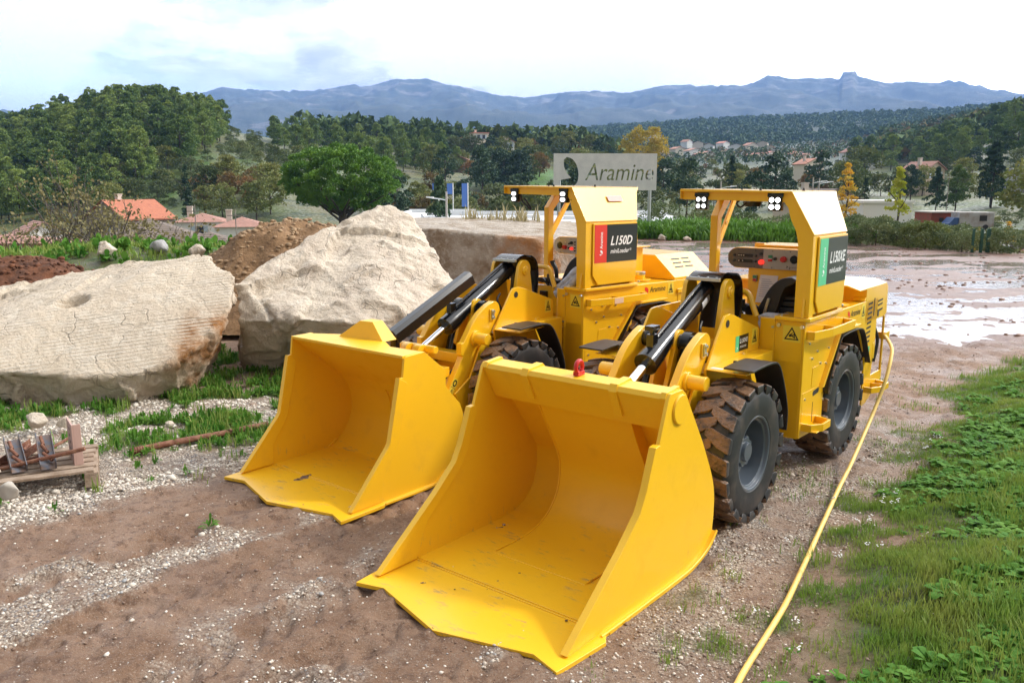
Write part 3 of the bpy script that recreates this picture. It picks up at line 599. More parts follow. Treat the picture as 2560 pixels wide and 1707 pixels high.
    r_ = MB(XF); p2 = p1+d*(.16 if E else .0); r_.cyl(p0+d*(LN*.77), p2 if E else Vector((0, 1.50, .825)), .031 if E else .026, n=24); r_.build('piston_rod', M_CHR, dc)
    if E:
        t = MB(XF); q = p0+d*.20
        for k, mm in ((0, M_BLK), (1, M_PAP)):
            t = MB(XF); a0, a1 = (R(-18), R(35)); rad = .0635+.001*k; l0, l1 = (.15, .225) if k else (.11, .145); vs = []
            up = Vector((1, 0, 0)); sd = d.cross(up)
            for i in range(6):
                a = a0+(a1-a0)*i/5
                for l in (l0, l1): vs.append(p0+d*l+up*(rad*math.cos(a))+sd*(-rad*math.sin(a)))
            t.add(vs, [(2*i, 2*i+1, 2*i+3, 2*i+2) for i in range(5)]); t.build('data_label', M_PAP if k else M_ZN, dc)
    else:
        # long black guard rail lying over the rod
        g = MB(XF); a = Vector((-.02, 1.235, 1.005)); e = Vector((-.02, 2.12, 1.39)); dd = (e-a).normalized(); nn = Vector((0, -dd.z, dd.y)); ww = Vector((1, 0, 0)); T = .006
        prof = [(-.055, -.085), (-.05, -.01), (-.028, .022), (.028, .022), (.05, -.01), (.055, -.085)]; inn = [(x*.86, y-.007 if y > 0 else y) for x, y in prof]
        vs = []; 
        for pt in (a, e):
            for (x, y) in prof+inn[::-1]: vs.append(pt+ww*x+nn*y)
        n_ = len(prof)*2; g.add(vs, [list(range(n_))[::-1], [n_+i for i in range(n_)]]+[(i, (i+1) % n_, n_+(i+1) % n_, n_+i) for i in range(n_)])
        g.box(-.05, .01, 1.255, 1.30, .86, .98); g.cyl((-.05, 1.29, .87), (.06, 1.29, .87), .012)
        g.build('rod_guard', M_BLK, root, bevel=.002)
        y = MB(XF); y.cyl((.03, 1.46, .835), (.10, 1.46, .835), .062, n=28); y.prism(circ(1.46, .835, .062, 0, 180, 8)+[(1.398, .6), (1.55, .6)], 'x', .03, .06); y.cyl((-.10, 1.46, .835), (-.04, 1.46, .835), .062, n=28); y.build('bucket_bracket', M_Y, root, bevel=.004)
    for hp in ([(.12, 1.62, .55), (.14, 1.78, .66), (.16, 1.95, .62), (.15, 2.05, .8)], [(.10, 2.45, .9), (.12, 2.40, 1.05), (.10, 2.36, 1.15), (.08, 2.42, 1.2)], [(-.05, 2.70, 1.30), (-.06, 2.60, 1.30), (-.05, 2.4, 1.18), (-.05, 2.2, 1.07)]): h_ = MB(XF); h_.tube(hp, .010, 8, 5); h_.build('hydraulic_hose', M_RUB, root)
    # ---------------- tower with the cylinder pin, rubber hood
    for s in (-1, 1):
        t = MB(XF); x0, x1 = sorted((s*.125, s*.160)); t.prism(circ(2.665, 1.395, .083, -20, 160, 12)+[(2.56, 1.32), (2.47, .85), (2.82, .85), (2.765, 1.25)], 'x', x0, x1)
        t.cyl((s*.16, 2.665, 1.385), (s*.176, 2.665, 1.385), .045, .040, 28); t.cyl((s*.17, 2.665, 1.385), (s*.184, 2.665, 1.385), .022, n=20); t.build('tower_plate', M_Y, root, bevel=.005)
    h = MB(XF); arc = cm([(2.572, 1.468), (2.60, 1.488), (2.67, 1.515), (2.735, 1.512), (2.80, 1.465), (2.828, 1.38), (2.825, 1.25), (2.80, 1.10)], 5)
    h.sheet(arc, 'x', -.122, .122, -.012); h.sheet(arc[14:], 'x', .12, .185, -.014)
    hd = h.build('rubber_hood', M_BLK, root, smooth=50)
    z = MB(XF); z.box(-.125, .125, 2.565, 2.592, 1.462, 1.470+.014, Matrix.Identity(4))
    for xx in (-.1, -.035, .035, .1): z.cyl((xx, 2.578, 1.482), (xx, 2.578, 1.492), .008, n=8)
    z.build('clamp_strip', M_ZN, hd, bevel=.002)
    # ---------------- front frame
    f = MB(XF)
    for s in (-1, 1):
        x0, x1 = sorted((s*.265, s*.283))
        out = [(2.10, .945), (2.325, 1.245), (2.35, 1.268)]+cm([(2.42, 1.275), (2.478, 1.262)], 2)+[(2.86, 1.135), (2.915, 1.115), (2.93, .90), (2.935, .60), (2.85, .40), (2.1, .34), (1.75, .28), (1.62, .50), (1.80, .60), (1.93, .84), (1.955, .862), (2.02, .862), (2.06, .80), (2.12, .86)]
        hole = circ(2.385, 1.212, .024, 0, 360, 12)[:-1]
        f.prism(out, 'x', x0, x1)
        # wheel arch flange
        x0, x1 = sorted((s*.283, s*.56)); f.prism([(2.085, .950), (2.13, .950), (2.45, .962), (2.47, .965), (2.47, .972), (2.45, .970), (2.13, .958), (2.085, .957)], 'x', x0, x1)
        f.cyl((s*.283, 2.68, .925), (s*.300, 2.68, .925), .062, .056, 24); f.cyl((s*.295, 2.68, .915), (s*.322, 2.68, .915), .038, n=20)
        ftop = MB(XF)
    f.box(-.265, .265, 2.2, 2.9, .40, .90); f.box(-.265, .265, 2.45, 2.9, .90, 1.0); f.box(-.34, .34, 2.0, 2.28, .33, .50); f.box(-.2, .2, 2.85, 3.2, .45, .85)
    fo = f.build('front_frame', M_Y, root, bevel=.004)
    for s in (-1, 1):
        x0 = s*.2838; q = MB(XF); ring(q, circ(2.385, 1.212, .026, 0, 360, 16)[:-1], circ(2.385, 1.212, .024, 0, 360, 16)[:-1], 'x', *sorted((x0, x0+s*.002))); q.cyl((x0, 2.385, 1.212), (x0+s*.0012, 2.385, 1.212), .024, n=16); q.build('lifting_hole', M_DARK, fo, smooth=0)
    wt = warn('warning_label', (.2842, 2.795, 1.01), (0, 1, 0), (1, 0, 0), .09, .115, root, XF)
    if E:
        t = MB(XF); X = .2845
        t.add([(X, 2.525, .995), (X, 2.580, .995), (X, 2.580, 1.105), (X, 2.525, 1.105)], [(0, 1, 2, 3)]); t.cm = 1
        t.add([(X, 2.580, .995), (X, 2.735, .995), (X, 2.735, 1.105), (X, 2.580, 1.105)], [(0, 1, 2, 3)]); t.cm = 2
        put_text(t, 'L150XE', (X+.001, 2.592, 1.05), (0, 1, 0), (0, 0, 1), .13, .032, .25, .02); put_text(t, 'miniLoader', (X+.001, 2.595, 1.018), (0, 1, 0), (0, 0, 1), .11, .018, .25)
        swoosh(t, (X+.001, 2.545, 1.01), (0, 1, 0), (0, 0, 1), .02); t.build('model_sticker', [M_SGRN, M_SBLK, M_WHT], root, smooth=0)
    st = MB(XF); st.box(.30, .38, 2.12, 2.16, .9585, .9600); st.build('small_label', M_PAP, root, smooth=0)
    for s in (-1, 1):     # rubber mudguards
        g = MB(XF); pr = cm([(2.00, .993), (2.13, 1.000), (2.30, 1.000), (2.385, .985), (2.45, .93), (2.53, .80), (2.585, .68), (2.605, .60), (2.60, .50)], 4)
        x0, x1 = sorted((s*.445, s*.640)); g.sheet(pr, 'x', x0, x1, .012)
        g.build('mudguard', M_RUB, root, smooth=45, bevel=.002)
        k = MB(XF); k.prism([(2.47, .97), (2.62, .70), (2.62, .42), (2.90, .42), (2.90, .97)], 'x', *sorted((s*.284, s*.40))); k.build('arch_plate', M_Y, root, bevel=.003)
        bo = MB(XF); bo.cyl((s*.43, 2.20, .985), (s*.43, 2.20, 1.012), .012, n=8); bo.build('mudguard_bolt', M_RUB, root)
    # ---------------- wheels
    for (xm, yy) in ((XF, 2.135), (XR, 3.87)):
        for s in (-1, 1):
            T = xm @ Matrix.Translation((0, yy, .452)) @ Matrix.Rotation(R(random.uniform(0, 50)), 4, 'X')
            w_ = MB(T); make_rim(w_, s*.612, s); wo = w_.build('wheel', M_RIM, root, smooth=40, bevel=.002)
            x0, x1 = sorted((s*.36, s*.622)); ty = MB(T); make_tyre(ty, x0, x1, s); ty.build('tyre', [M_TYT, M_TYS], wo, smooth=40, bevel=.004)
    # ---------------- rear body
    b = MB(XR)
    P = [(2.95, .345), (3.36, .335), (3.385, .36), (3.42, .66), (3.655, .985), (4.15, .985), (4.385, .72), (4.40, .275), (4.52, .29), (4.93, .44), (4.93, .52), (4.60, .52)]
    if E: P += [(4.66, .80), (4.66, 1.185)]
    else: P += [(4.90, .60), (4.90, 1.185)]
    P += [(2.95, 1.185)]
    for s in (-1, 1): b.prism(P, 'x', *sorted((s*.585, s*.60)))
    b.box(-.585, .585, 3.72, 4.10, .985, 1.17) if 0 else None
    b.box(-.36, .36, 2.97, 4.9, .34, .83)                                   # hull between the wheels
    b.box(-.585, .585, 3.62, 4.88, 1.0, 1.185-.004)                         # deck behind the cab
    b.box(.385, .585, 2.95, 3.64, .345, 1.183); b.box(-.585, -.36, 2.95, 3.2, .345, .95); b.box(.36, .586, 2.95, 3.38, .34, .9)
    b.box(-.36, .385, 3.02, 3.62, .83, .95)
    b.box(-.585, .585, 4.46, 4.90, .32, 1.0) if not E else b.box(-.585, .36, 4.46, 4.90, .32, 1.15)
    bd = b.build('rear_body', M_Y, root, bevel=.005)
    b = MB(XR); col = circ(.335, 3.03, .085, 200, 290, 8)          # curved bolted corner column ahead of the cab
    b.prism([(.245, 3.10), (.252, 3.00), (.275, 2.955), (.30, 2.945), (.386, 2.945), (.386, 3.10)], 'z', .845, 1.188); b.box(-.36, .25, 3.02, 3.06, .80, 1.19)
    b.build('cab_front_panel', M_Y, root, bevel=.004)
    for zz in (1.13, .90): b = MB(XR); b.cyl((.372, 2.945, zz), (.372, 2.934, zz), .009, n=8); b.build('bolt', M_ZN, bd)
    for (yy, zz) in ((3.05, 1.02), (3.2, 1.04), (3.22, .94), (3.12, .90), (3.38, 1.03), (3.30, .84), (3.46, .93), (3.42, .82), (3.38, .72), (3.02, .62), (3.40, .55), (3.74, 1.0), (3.92, 1.0)): b = MB(XR); b.cyl((.60, yy, zz), (.609, yy, zz), .009, n=8); b.build('bolt', M_ZN, bd)
    b = MB(XR); b.prism([(3.14, .69), (3.33, .69), (3.36, .83), (3.15, .83)], 'x', .6005, .603); b.prism([(2.975, .37), (3.40, .37), (3.40, .67), (2.975, .67)], 'x', .6003, .6022); b.build('access_cover', M_Y, bd, bevel=.0015)
    k = MB(XR); k.prism(circ(3.20, .632, .022, 120, 240, 4)+circ(3.11+.17, .642, .022, -60, 60, 4), 'x', .6015, .6035); k.box(.6015, .6032, 3.185, 3.195, .42, .57); k.build('slot', M_DARK, bd, smooth=0)
    # wheel arch lip and rubber
    for s in (-1, 1):
        a = MB(XR); a.prism([(3.30, .66), (3.63, 1.03), (4.12, 1.03), (4.12, 1.012), (3.64, 1.012), (3.33, .66)], 'x', *sorted((s*.60, s*.634)))
        a.build('arch_flange', M_Y, root, bevel=.002)
        g = MB(XR); pr = cm([(3.415, .60), (3.42, .68), (3.62, .955)], 2)+cm([(3.66, .985), (3.85, .995), (4.08, .99), (4.20, .95), (4.32, .80), (4.42, .66)], 4); g.sheet(pr, 'x', *sorted((s*.44, s*.642)), .010)
        g.build('mudguard', M_RUB, root, smooth=45, bevel=.002)
    # base plate of the canopy
    b = MB(XR); b.prism([(.385, 2.925), (.615, 2.925), (.632, 2.945), (.632, 3.62), (.60, 3.70), (.385, 3.70)], 'z', 1.186, 1.212); b.build('canopy_base', M_Y, root, bevel=.004)
    for (xx, yy) in ((.42, 2.955), (.58, 2.955), (.60, 3.70), (.45, 3.20)): b = MB(XR); b.cyl((xx, yy, 1.212), (xx, yy, 1.226), .014, n=6); b.build('bolt', M_ZN, root)
    for (xx) in (.42, .585): b = MB(XR); b.cyl((xx, 2.935, 1.15), (xx, 2.92, 1.15), .014, n=6); b.build('bolt', M_ZN, root)
    # handrail on the body side, steps
    def loop(mb, y0, y1, z, out, hh, xs=.60, bars=()):
        y0a, y1a = y0+.0, y1; O = [(xs, y0), (xs+out*.55, y0), (xs+out, y0+(y1-y0)*.30), (xs+out, y1-.06), (xs, y1)]; t = .018
        Pn = [(xs, y0+t), (xs+out*.5-t*.2, y0+t), (xs+out-t, y0+(y1-y0)*.31), (xs+out-t, y1-.07), (xs, y1-t*2)]
        n = len(O)
        for i in range(n-1): mb.prism([O[i], O[i+1], Pn[i+1], Pn[i]], 'z', z, z+hh)
        for yb in bars: mb.box(xs, xs+out-.01, yb, yb+.012, z, z+hh)
    b = MB(XR); loop(b, 2.985, 3.80 if E else 3.78, 1.055, .10, .060, bars=(3.33,)); b.build('side_rail', M_Y, root, bevel=.003)
    if not E:
        b = MB(XR); b.box(.7005, .7015, 3.25, 3.37, 1.06, 1.11); b.build('rail_label', mat('pink_beige_label', (.75, .52, .36), .6), root, smooth=0)
    b = MB(XR); loop(b, 2.99, 3.30, .395, .125, .055); b.box(.60, .71, 2.995, 3.28, .395, .403); b.build('step', M_Y, root, bevel=.003)
    # grab handle ahead of the cab
    b = MB(XR); b.tube([(-.03, 2.97, 1.20), (-.03, 2.97, 1.30), (.0, 2.97, 1.36), (.12, 2.97, 1.362), (.175, 2.97, 1.335), (.205, 2.97, 1.26), (.235, 2.97, 1.19)], .021, 10, 4); b.build('grab_handle', M_Y, root)
    # ---------------- cab: seat, console
    b = MB(XR); b.box(-.12, .52, 3.615, 3.75, .95, 1.47); b.build('bulkhead', M_Y, root, bevel=.004)
    cx0 = -.21 if E else -.305
    b = MB(XR); r = .082; z0 = 1.548 if E else 1.513; P = [(.52, z0+r), (.52, z0-r)]+[(cx0+r*math.cos(R(a)), z0+r*math.sin(R(a))) for a in range(270, 89, -12)]
    b.prism(P, 'y', 3.60, 3.74); co = b.build('control_console', M_Y, root, bevel=.004)
    b = MB(XR); Pi = [(x, z0+(z-z0)*.93) for x, z in P]; Pi = [(max(x, cx0-.077) if i > 1 else x, z) for i, (x, z) in enumerate(Pi)]
    if E:
        L_ = [p for p in Pi if p[0] < .005]; b.prism([(.005, z0+r*.93), (.005, z0-r*.93)]+L_, 'y', 3.594, 3.5995); b.cm = 1; b.prism([(.52, z0+r*.93), (.52, z0-r*.93), (.006, z0-r*.93), (.006, z0+r*.93)], 'y', 3.594, 3.5995)
        pn = b.build('instrument_panel', [M_PAND, M_PAN], co, smooth=0)
    else: b.prism(Pi, 'y', 3.594, 3.5995); pn = b.build('instrument_panel', M_PAN, co, smooth=0)
    kg = MB(XR); kw = MB(XR); k, kr, kl = M_BLK, M_RED, M_RLED; dz_ = 0 if E else -.035
    def knob(mm, x, z, r, d=.014):
        q = MB(XR); q.cyl((x, 3.596, z+dz_), (x, 3.596-d, z+dz_), r, r*.9, 16); q.build('gauge' if r > .03 else 'warning_lamp' if mm is M_RLED else 'stop_button' if r > .02 else 'knob', mm, co)
    if E:
        for z in (1.568, 1.525): q = MB(XR); q.box(-.205, -.08, 3.590, 3.596, z-.012, z+.012); q.build('display', M_BP, co, smooth=0); knob(k, -.232, z, .010); knob(k, -.055, z, .010)
        knob(k, -.012, 1.585, .013); knob(kl, -.004, 1.522, .0195, .03); knob(k, .105, 1.553, .014, .02); knob(kr, .172, 1.552, .024, .03); knob(k, .252, 1.553, .034, .008); kg.box(.048, .080, 3.588, 3.596, 1.555, 1.578); q = MB(XR); q.box(.048, .080, 3.588, 3.596, 1.530, 1.553); q.build('red_button', M_RED, co); kw.box(.05, .078, 3.586, 3.59, 1.55, 1.556)
        for x in (-.2, -.18, -.16): kw.box(x, x+.01, 3.588, 3.5905, 1.565, 1.571)
        kw.prism([(-.20, 1.525), (-.19, 1.52), (-.19, 1.53)], 'y', 3.588, 3.5905); kw.prism([(-.155, 1.525), (-.165, 1.52), (-.165, 1.53)], 'y', 3.588, 3.5905)
    else:
        knob(k, -.305, 1.545, .036, .008); knob(kr, -.23, 1.530, .022, .03); knob(k, -.145, 1.575, .016, .02); knob(kl, -.142, 1.520, .015, .02); knob(k, -.18, 1.566, .008); knob(k, -.18, 1.525, .008)
        for q in range(4): knob(k, -.100, 1.50+q*.028, .007)
        kw.cyl((-.23, 3.594, 1.543), (-.23, 3.59, 1.543), .004)
    for i in range(4):
        for z in (1.484, 1.611): knob(M_BLK, cx0+.01+.14*i, z, .004, .004)
    kw.build('panel_marks', M_WHT, co, smooth=0)
    if E:
        kg.build('green_button', M_GRN, co)
        t = MB(XR); t.add([(.30, 3.5935, 1.490), (.42, 3.5935, 1.490), (.42, 3.5935, 1.492)], [(0, 1, 2)]); swoosh(t, (.195, 3.5935, 1.487), (1, 0, 0), (0, 0, 1), .016); put_text(t, 'Aramine', (.215, 3.5935, 1.487), (1, 0, 0), (0, 0, 1), .075, .012); t.build('panel_logo', M_BP, co, smooth=0)
        t = MB(XR); t.box(-.075, -.040, 3.598, 3.615, 1.365, 1.415); sw = t.build('switch_box', M_PAN, root, bevel=.002); t = MB(XR); t.box(-.072, -.043, 3.594, 3.5975, 1.393, 1.412); t.build('green_button', M_GRN, sw); t = MB(XR); t.box(-.072, -.043, 3.594, 3.5975, 1.368, 1.386); t.build('red_button', M_RED, sw)
        t = MB(XR); t.add([(-.015, 3.610, 1.42), (.13, 3.610, 1.42), (.10, 3.606, 1.20), (-.045, 3.606, 1.20)], [(3, 2, 1, 0)]); pg = t.build('paper_sheet', M_PAP, root, smooth=0)
        t = MB(XR)
        for i in range(9): z = 1.385-.017*i; x = -.001-.0022*i; t.add([(x, 3.604, z), (x+.07+.03*((i*7) % 3)/2, 3.604, z), (x+.07+.03*((i*7) % 3)/2, 3.604, z+.004), (x, 3.604, z+.004)], [(0, 1, 2, 3)])
        t.build('print', mat('grey_print', (.35, .37, .5), .6), pg, smooth=0)
    t = MB(XR)       # seat: base cushion, tall back, armrests, facing the machine's right
    t.prism([(-.06, 1.10), (-.07, 1.16), (-.05, 1.185), (.20, 1.17), (.24, 1.10)], 'y', 3.08, 3.50)
    t.prism(cm([(.16, 1.10), (.13, 1.16), (.20, 1.25), (.27, 1.38), (.35, 1.455), (.43, 1.47)], 3)+cm([(.47, 1.45), (.44, 1.42), (.38, 1.38), (.34, 1.25), (.30, 1.12)], 3), 'y', 3.09, 3.48)
    t.prism([(-.055, 1.225), (-.06, 1.25), (.12, 1.262), (.18, 1.245), (.16, 1.20), (-.03, 1.212)], 'y', 3.03, 3.085); t.cyl((.165, 3.02, 1.215), (.165, 3.09, 1.215), .045, n=20)
    so = t.build('seat', M_SEAT, root, bevel=.012, smooth=45)
    if E:
        t = MB(XR); t.box(.30, .50, 3.16, 3.50, 1.19, 1.245); t.box(.305, .495, 3.165, 3.495, 1.248, 1.29); t.box(.31, .49, 3.17, 3.49, 1.293, 1.325); t.build('seat_box', M_SEAT, root, bevel=.01)
        t = MB(XR); t.prism([(.235, 1.19), (.265, 1.31), (.285, 1.31), (.255, 1.19)], 'y', 3.075, 3.10); t.build('seat_adjuster', M_ZN, so, bevel=.003)
    g = MB(XR); pts = [(.24, 3.02, 1.17), (.30, 3.02, 1.19), (.36, 3.03, 1.18), (.42, 3.08, 1.17)] if E else [(.22, 3.0, 1.17), (.27, 3.02, 1.20), (.34, 3.05, 1.26), (.39, 3.10, 1.33), (.44, 3.15, 1.33)]
    g.tube(pts, [.02, .045] if E else [.03, .06], 12, 5); g.tube([(p[0]+.02, p[1]-.02, p[2]-.045) for p in pts], [.04, .045], 12, 5); bg_ = g.build('plastic_bag', M_BAG, root, smooth=60); bg_.scale = (1, 1, 1)
    if not E:
        t = MB(XR); t.tube([(-.06, 3.3, 1.19), (-.07, 3.3, 1.30), (-.11, 3.3, 1.36), (-.12, 3.3, 1.385)], [.018, .026], 12, 4); t.build('joystick', M_SEAT, root)
    t = MB(XR); t.box(.02, .10, 2.99, 3.03, 1.05, 1.14); t.cyl((.12, 3.0, 1.23), (.12, 3.0, 1.30), .012); t.tube([(-.10, 3.05, 1.1), (-.05, 3.0, 1.22), (.05, 3.0, 1.25), (.12, 3.05, 1.15)], .012, 8, 4); t.box(-.16, -.09, 3.02, 3.07, 1.15, 1.24); t.build('valve_block', M_BLK, root, bevel=.004)
    # ---------------- canopy
    t = MB(XR); up = 1.212; rx = .445; lx = -.375
    for y0, y1, front in ((2.945, 3.025, 1), (3.545, 3.625, 0)):
        # cheek: post, slanted shoulder, beam
        P = [(.515, up), (.618, up), (.618, 1.778), (rx, 2.070), (lx, 2.082), (lx, 2.012), (-.02, 2.008), (.40, 1.998)]+cm([(.43, 1.96), (.455, 1.88), (.495, 1.80), (.515, 1.70)], 3)
        t.prism(P, 'y', y0, y1)
    t.box(.598, .616, 3.02, 3.55, 1.228, 1.778)
    t.prism([(lx, 2.070), (rx+.004, 2.061), (rx+.012, 2.074), (lx-.006, 2.089), (lx-.006, 2.015), (lx, 2.015)], 'y', 2.915, 3.82)
    # slanted side panel
    sl = [(rx, 2.9405, 2.070), (rx, 3.85, 2.070), (.475, 3.79, 2.02), (.618, 3.63, 1.778), (.618, 2.9405, 1.778)]; nn = Vector((.29, 0, .17)).normalized()*.008
    t.add([Vector(p)+nn for p in sl]+[Vector(p)-nn for p in sl], [(4, 3, 2, 1, 0), (5, 6, 7, 8, 9)]+[(i, (i+1) % 5, 5+(i+1) % 5, 5+i) for i in range(5)])
    # inner gussets at the post foot
    t.prism([(2.915, up), (2.945, up), (2.945, 1.34), (2.935, 1.34)], 'x', .575, .59)
    can = t.build('canopy', M_Y, root, bevel=.004)
    t = MB(XR)       # rear right post leaning back under the roof, with its brace
    t.prism([(3.45, 1.0), (3.525, 1.0), (3.525, 1.86), (3.70, 2.03), (3.58, 2.03), (3.45, 1.88)], 'x', -.385, -.325)
    t.prism([(3.525, 1.62), (3.54, 1.60), (3.86, 2.03), (3.80, 2.03), (3.525, 1.68)], 'x', -.365, -.345)
    t.cyl((-.325, 3.60, 1.82), (-.315, 3.60, 1.82), .018, n=12); t.build('canopy_post', M_Y, root, bevel=.004)
    t = MB(XR)      # removable side door of the canopy
    t.prism([(3.028, 1.32), (3.10, 1.232), (3.59, 1.232), (3.618, 1.28), (3.632, 1.60), (3.620, 1.766), (3.028, 1.766)], 'x', .620, .632); t.build('canopy_door', M_Y, root, bevel=.003)
    # model sign
    X = .6325; sa, sb = 3.045, 3.622; mid = sa+(sb-sa)*.275
    s1 = MB(XR); s1.box(X, X+.002, sa, mid, 1.425, 1.752); s1.cm = 1; s1.box(X, X+.002, mid, sb, 1.425, 1.752); sg = s1.build('model_sign', [M_SRED if not E else M_SGRN, M_SBLK if not E else M_SDG], root, smooth=0)
    t = MB(XR); X += .003; put_text(t, 'L150D' if not E else 'L150XE', (X, mid+.05, 1.570), (0, 1, 0), (0, 0, 1), .30 if not E else .335, .082, .28, .022); t.build('model_lettering', M_WHT, sg, smooth=0); t = MB(XR); put_text(t, 'miniLoader', (X, mid+.05, 1.500), (0, 1, 0), (0, 0, 1), .26 if not E else .27, .040, .28, .012)
    put_text(t, '®', (X, mid+(.315 if not E else .325), 1.515), (0, 1, 0), (0, 0, 1), .022, .022)
    t.build('series_lettering', M_WHT, sg, smooth=0); t = MB(XR); put_text(t, 'Aramine', (X, mid-.055, 1.545), (0, 0, 1), (0, -1, 0), .145, .036, .0, .01); swoosh(t, (X, mid-.085, 1.492), (0, 1, 0), (0, 0, 1), .042)
    t.build('maker_mark', M_WHT, sg, smooth=0)
    if not E:
        t = MB(XR); a_ = Vector((.500, 3.33, 1.995)); dz2 = Vector((.29, 0, -.49)).normalized(); t.add([a_+Vector((.010, 0, .006)), a_+Vector((.010, .20, .006)), a_+Vector((.010, .20, .006))+dz2*.06, a_+Vector((.010, 0, .006))+dz2*.06], [(0, 1, 2, 3)]); t.build('roof_label', mat('pink_label', (.62, .42, .38), .6), can, smooth=0)
    # work lights
    lam = ((-.335, -.255, .0), (.12, .20, .0)) if False else None
    for li, (xa, xb_) in enumerate(((-.300, -.212), (.318, .406)) if not E else ((-.262, -.166), (.292, .388))):
        xa, xb_ = (xa, xb_); z1, z2 = 1.938, 2.042; yl = 2.925
        k = MB(XR); k.box(xa, xb_, yl, yl+.05, z1, z2); k.box(xa-.01, xb_+.01, yl+.0, 2.943, z2-.01, 2.062); k.box(xa+.03, xb_-.03, yl+.02, yl+.05, z2, 2.06); lo = k.build('work_light', M_BLK, root, bevel=.012)
        k = MB(XR); cx, cz = (xa+xb_)/2, (z1+z2)/2
        if E:
            for dx in (-.022, .022):
                for dz in (-.024, .024): k.lathe([(0, .0165), (.004, .012)], (cx+dx, yl-.001, cz+dz), (0, -1, 0), 14)
        else:
            for dz in (-.024, .024): k.prism(circ(cx+.012, cz+dz, .017, -90, 90, 6)+circ(cx-.012, cz+dz, .017, 90, 270, 6), 'y', yl-.004, yl-.001)
        k.build('led', M_LEDB if (E and li) else M_LED, lo, smooth=0)
    k = MB(XR); a = -.18 if not E else .02
    if not E: k.tube([(a-.02, 2.96, 2.02), (a+.0, 2.96, 1.95), (a+.06, 2.97, 1.90), (a+.09, 2.98, 1.875), (a+.08, 2.98, 1.90), (a+.02, 2.97, 1.97)], .008, 8, 4); k.tube([(.44, 2.95, 1.97), (.46, 2.96, 1.93), (.48, 2.97, 1.95)], .008, 8, 3)
    else: k.cyl((.13, 3.05, 2.0), (.13, 3.05, 1.965), .065, .055, 20); k.tube([(.05, 3.0, 2.01), (.03, 3.0, 1.985), (.06, 3.0, 1.96), (.10, 3.0, 1.99)], .007, 8, 4)
    k.build('lamp_wiring', M_RUB, root)
    for (xx, yy) in ((-.22, 2.96), (.02, 3.1), (.22, 2.96), (.40, 3.3)): k = MB(XR); k.cyl((xx, yy, 2.075), (xx, yy, 2.096), .012, .004, n=6); k.build('roof_bolt', M_DARK, can)
    # logo on the flank
    t = MB(XR); X = .6015; ly = 3.86 if E else 3.80; lz = 1.075
    swoosh(t, (X, ly, lz+.005), (0, 1, 0), (0, 0, 1), .075); t.cm = 1; put_text(t, 'Aramine', (X, ly+.075, lz+.025), (0, 1, 0), (0, 0, 1), .24, .052, .18, .006); t.build('flank_logo', [M_SRED, M_BP], root, smooth=0)
    warn('warning_label', (.6015, 4.215 if E else 4.16, 1.055), (0, 1, 0), (1, 0, 0), .085, .115, root, XR)
    warn('warning_label', (.445, 2.9485, 1.035), (1, 0, 0), (0, -1, 0), .125, .115, root, XR)
    # ---------------- rear hood
    if E:
        h = MB(XR); h.prism([(.50, 1.325), (.60, 1.292), (.60, 1.0), (.585, 1.0), (.585, 1.17), (-.585, 1.17), (-.60, 1.292), (-.5, 1.325)], 'y', 4.32, 4.88); h.prism([(.50, 1.325), (.60, 1.292), (.60, 1.28), (.49, 1.312), (-.49, 1.312), (-.60, 1.28), (-.60, 1.292), (-.5, 1.325)], 'y', 4.13, 4.32); h.box(-.58, .30, 4.25, 4.32, 1.18, 1.31)
        h.prism([(4.28, 1.19), (4.32, 1.22), (4.32, 1.19)], 'x', .50, .60); h.prism([(4.88, 1.292), (4.93, 1.26), (4.945, 1.02), (4.88, 1.0)], 'x', -.6, .6); h.build('engine_hood', M_Y, root, bevel=.004)
        k = MB(XR)
        for i in range(9): z = 1.155-i*.040; k.prism([(4.395-.003*i, z-.011), (4.505-.003*i, z-.006), (4.505-.003*i, z+.011), (4.395-.003*i, z+.006)], 'x', .6008, .6028)
        for z, a, c in ((1.155, 4.66, 4.79), (1.12, 4.66, 4.79)): k.prism([(a, z-.01), (c, z-.004), (c, z+.01), (a, z+.004)], 'x', .6008, .6028)
        k.prism([(4.66, 1.02), (4.70, 1.02), (4.70, 1.06), (4.80, 1.07), (4.80, 1.085), (4.66, 1.078)], 'x', .6008, .6028); k.box(.6005, .602, 4.545, 4.565, 1.04, 1.19); k.build('louvre', M_DARK, root, smooth=0)
        c = MB(XR); c.cyl((.46, 3.93, 1.186), (.46, 3.93, 1.20), .115, n=32); c.cyl((.46, 3.93, 1.20), (.46, 3.93, 1.265), .062, n=28); fc = c.build('filler_neck', M_Y, root, bevel=.002)
        c = MB(XR); c.cyl((.46, 3.93, 1.266), (.46, 3.93, 1.300), .068, n=28); c.tube([(.51, 3.88, 1.26), (.53, 3.87, 1.22), (.55, 3.90, 1.20)], .004, 6, 4); c.build('filler_cap', M_ZN, fc, bevel=.004)
        # open bay at the rear corner with the extinguisher
        c = MB(XR); c.cyl((.50, 4.74, .56), (.50, 4.74, .85), .062, n=24); c.lathe([(0, .062), (.05, .05), (.08, .02), (.11, .018)], (.50, 4.74, .85), (0, 0, 1), 20); ex = c.build('extinguisher_bottle', mat('grey_bottle', (.30, .31, .33), .35), root, bevel=.003)
        c = MB(XR)
        for z in (.62,): c.cyl((.50, 4.74, z), (.50, 4.74, z+.018), .066, n=24)
        c.box(.50, .53, 4.82, 4.86, .75, 1.0); c.build('red_strap', M_RED, ex)
        c = MB(XR); c.box(.36, .44, 4.62, 4.90, .50, 1.0); c.build('bay_inside', M_DARK, root)
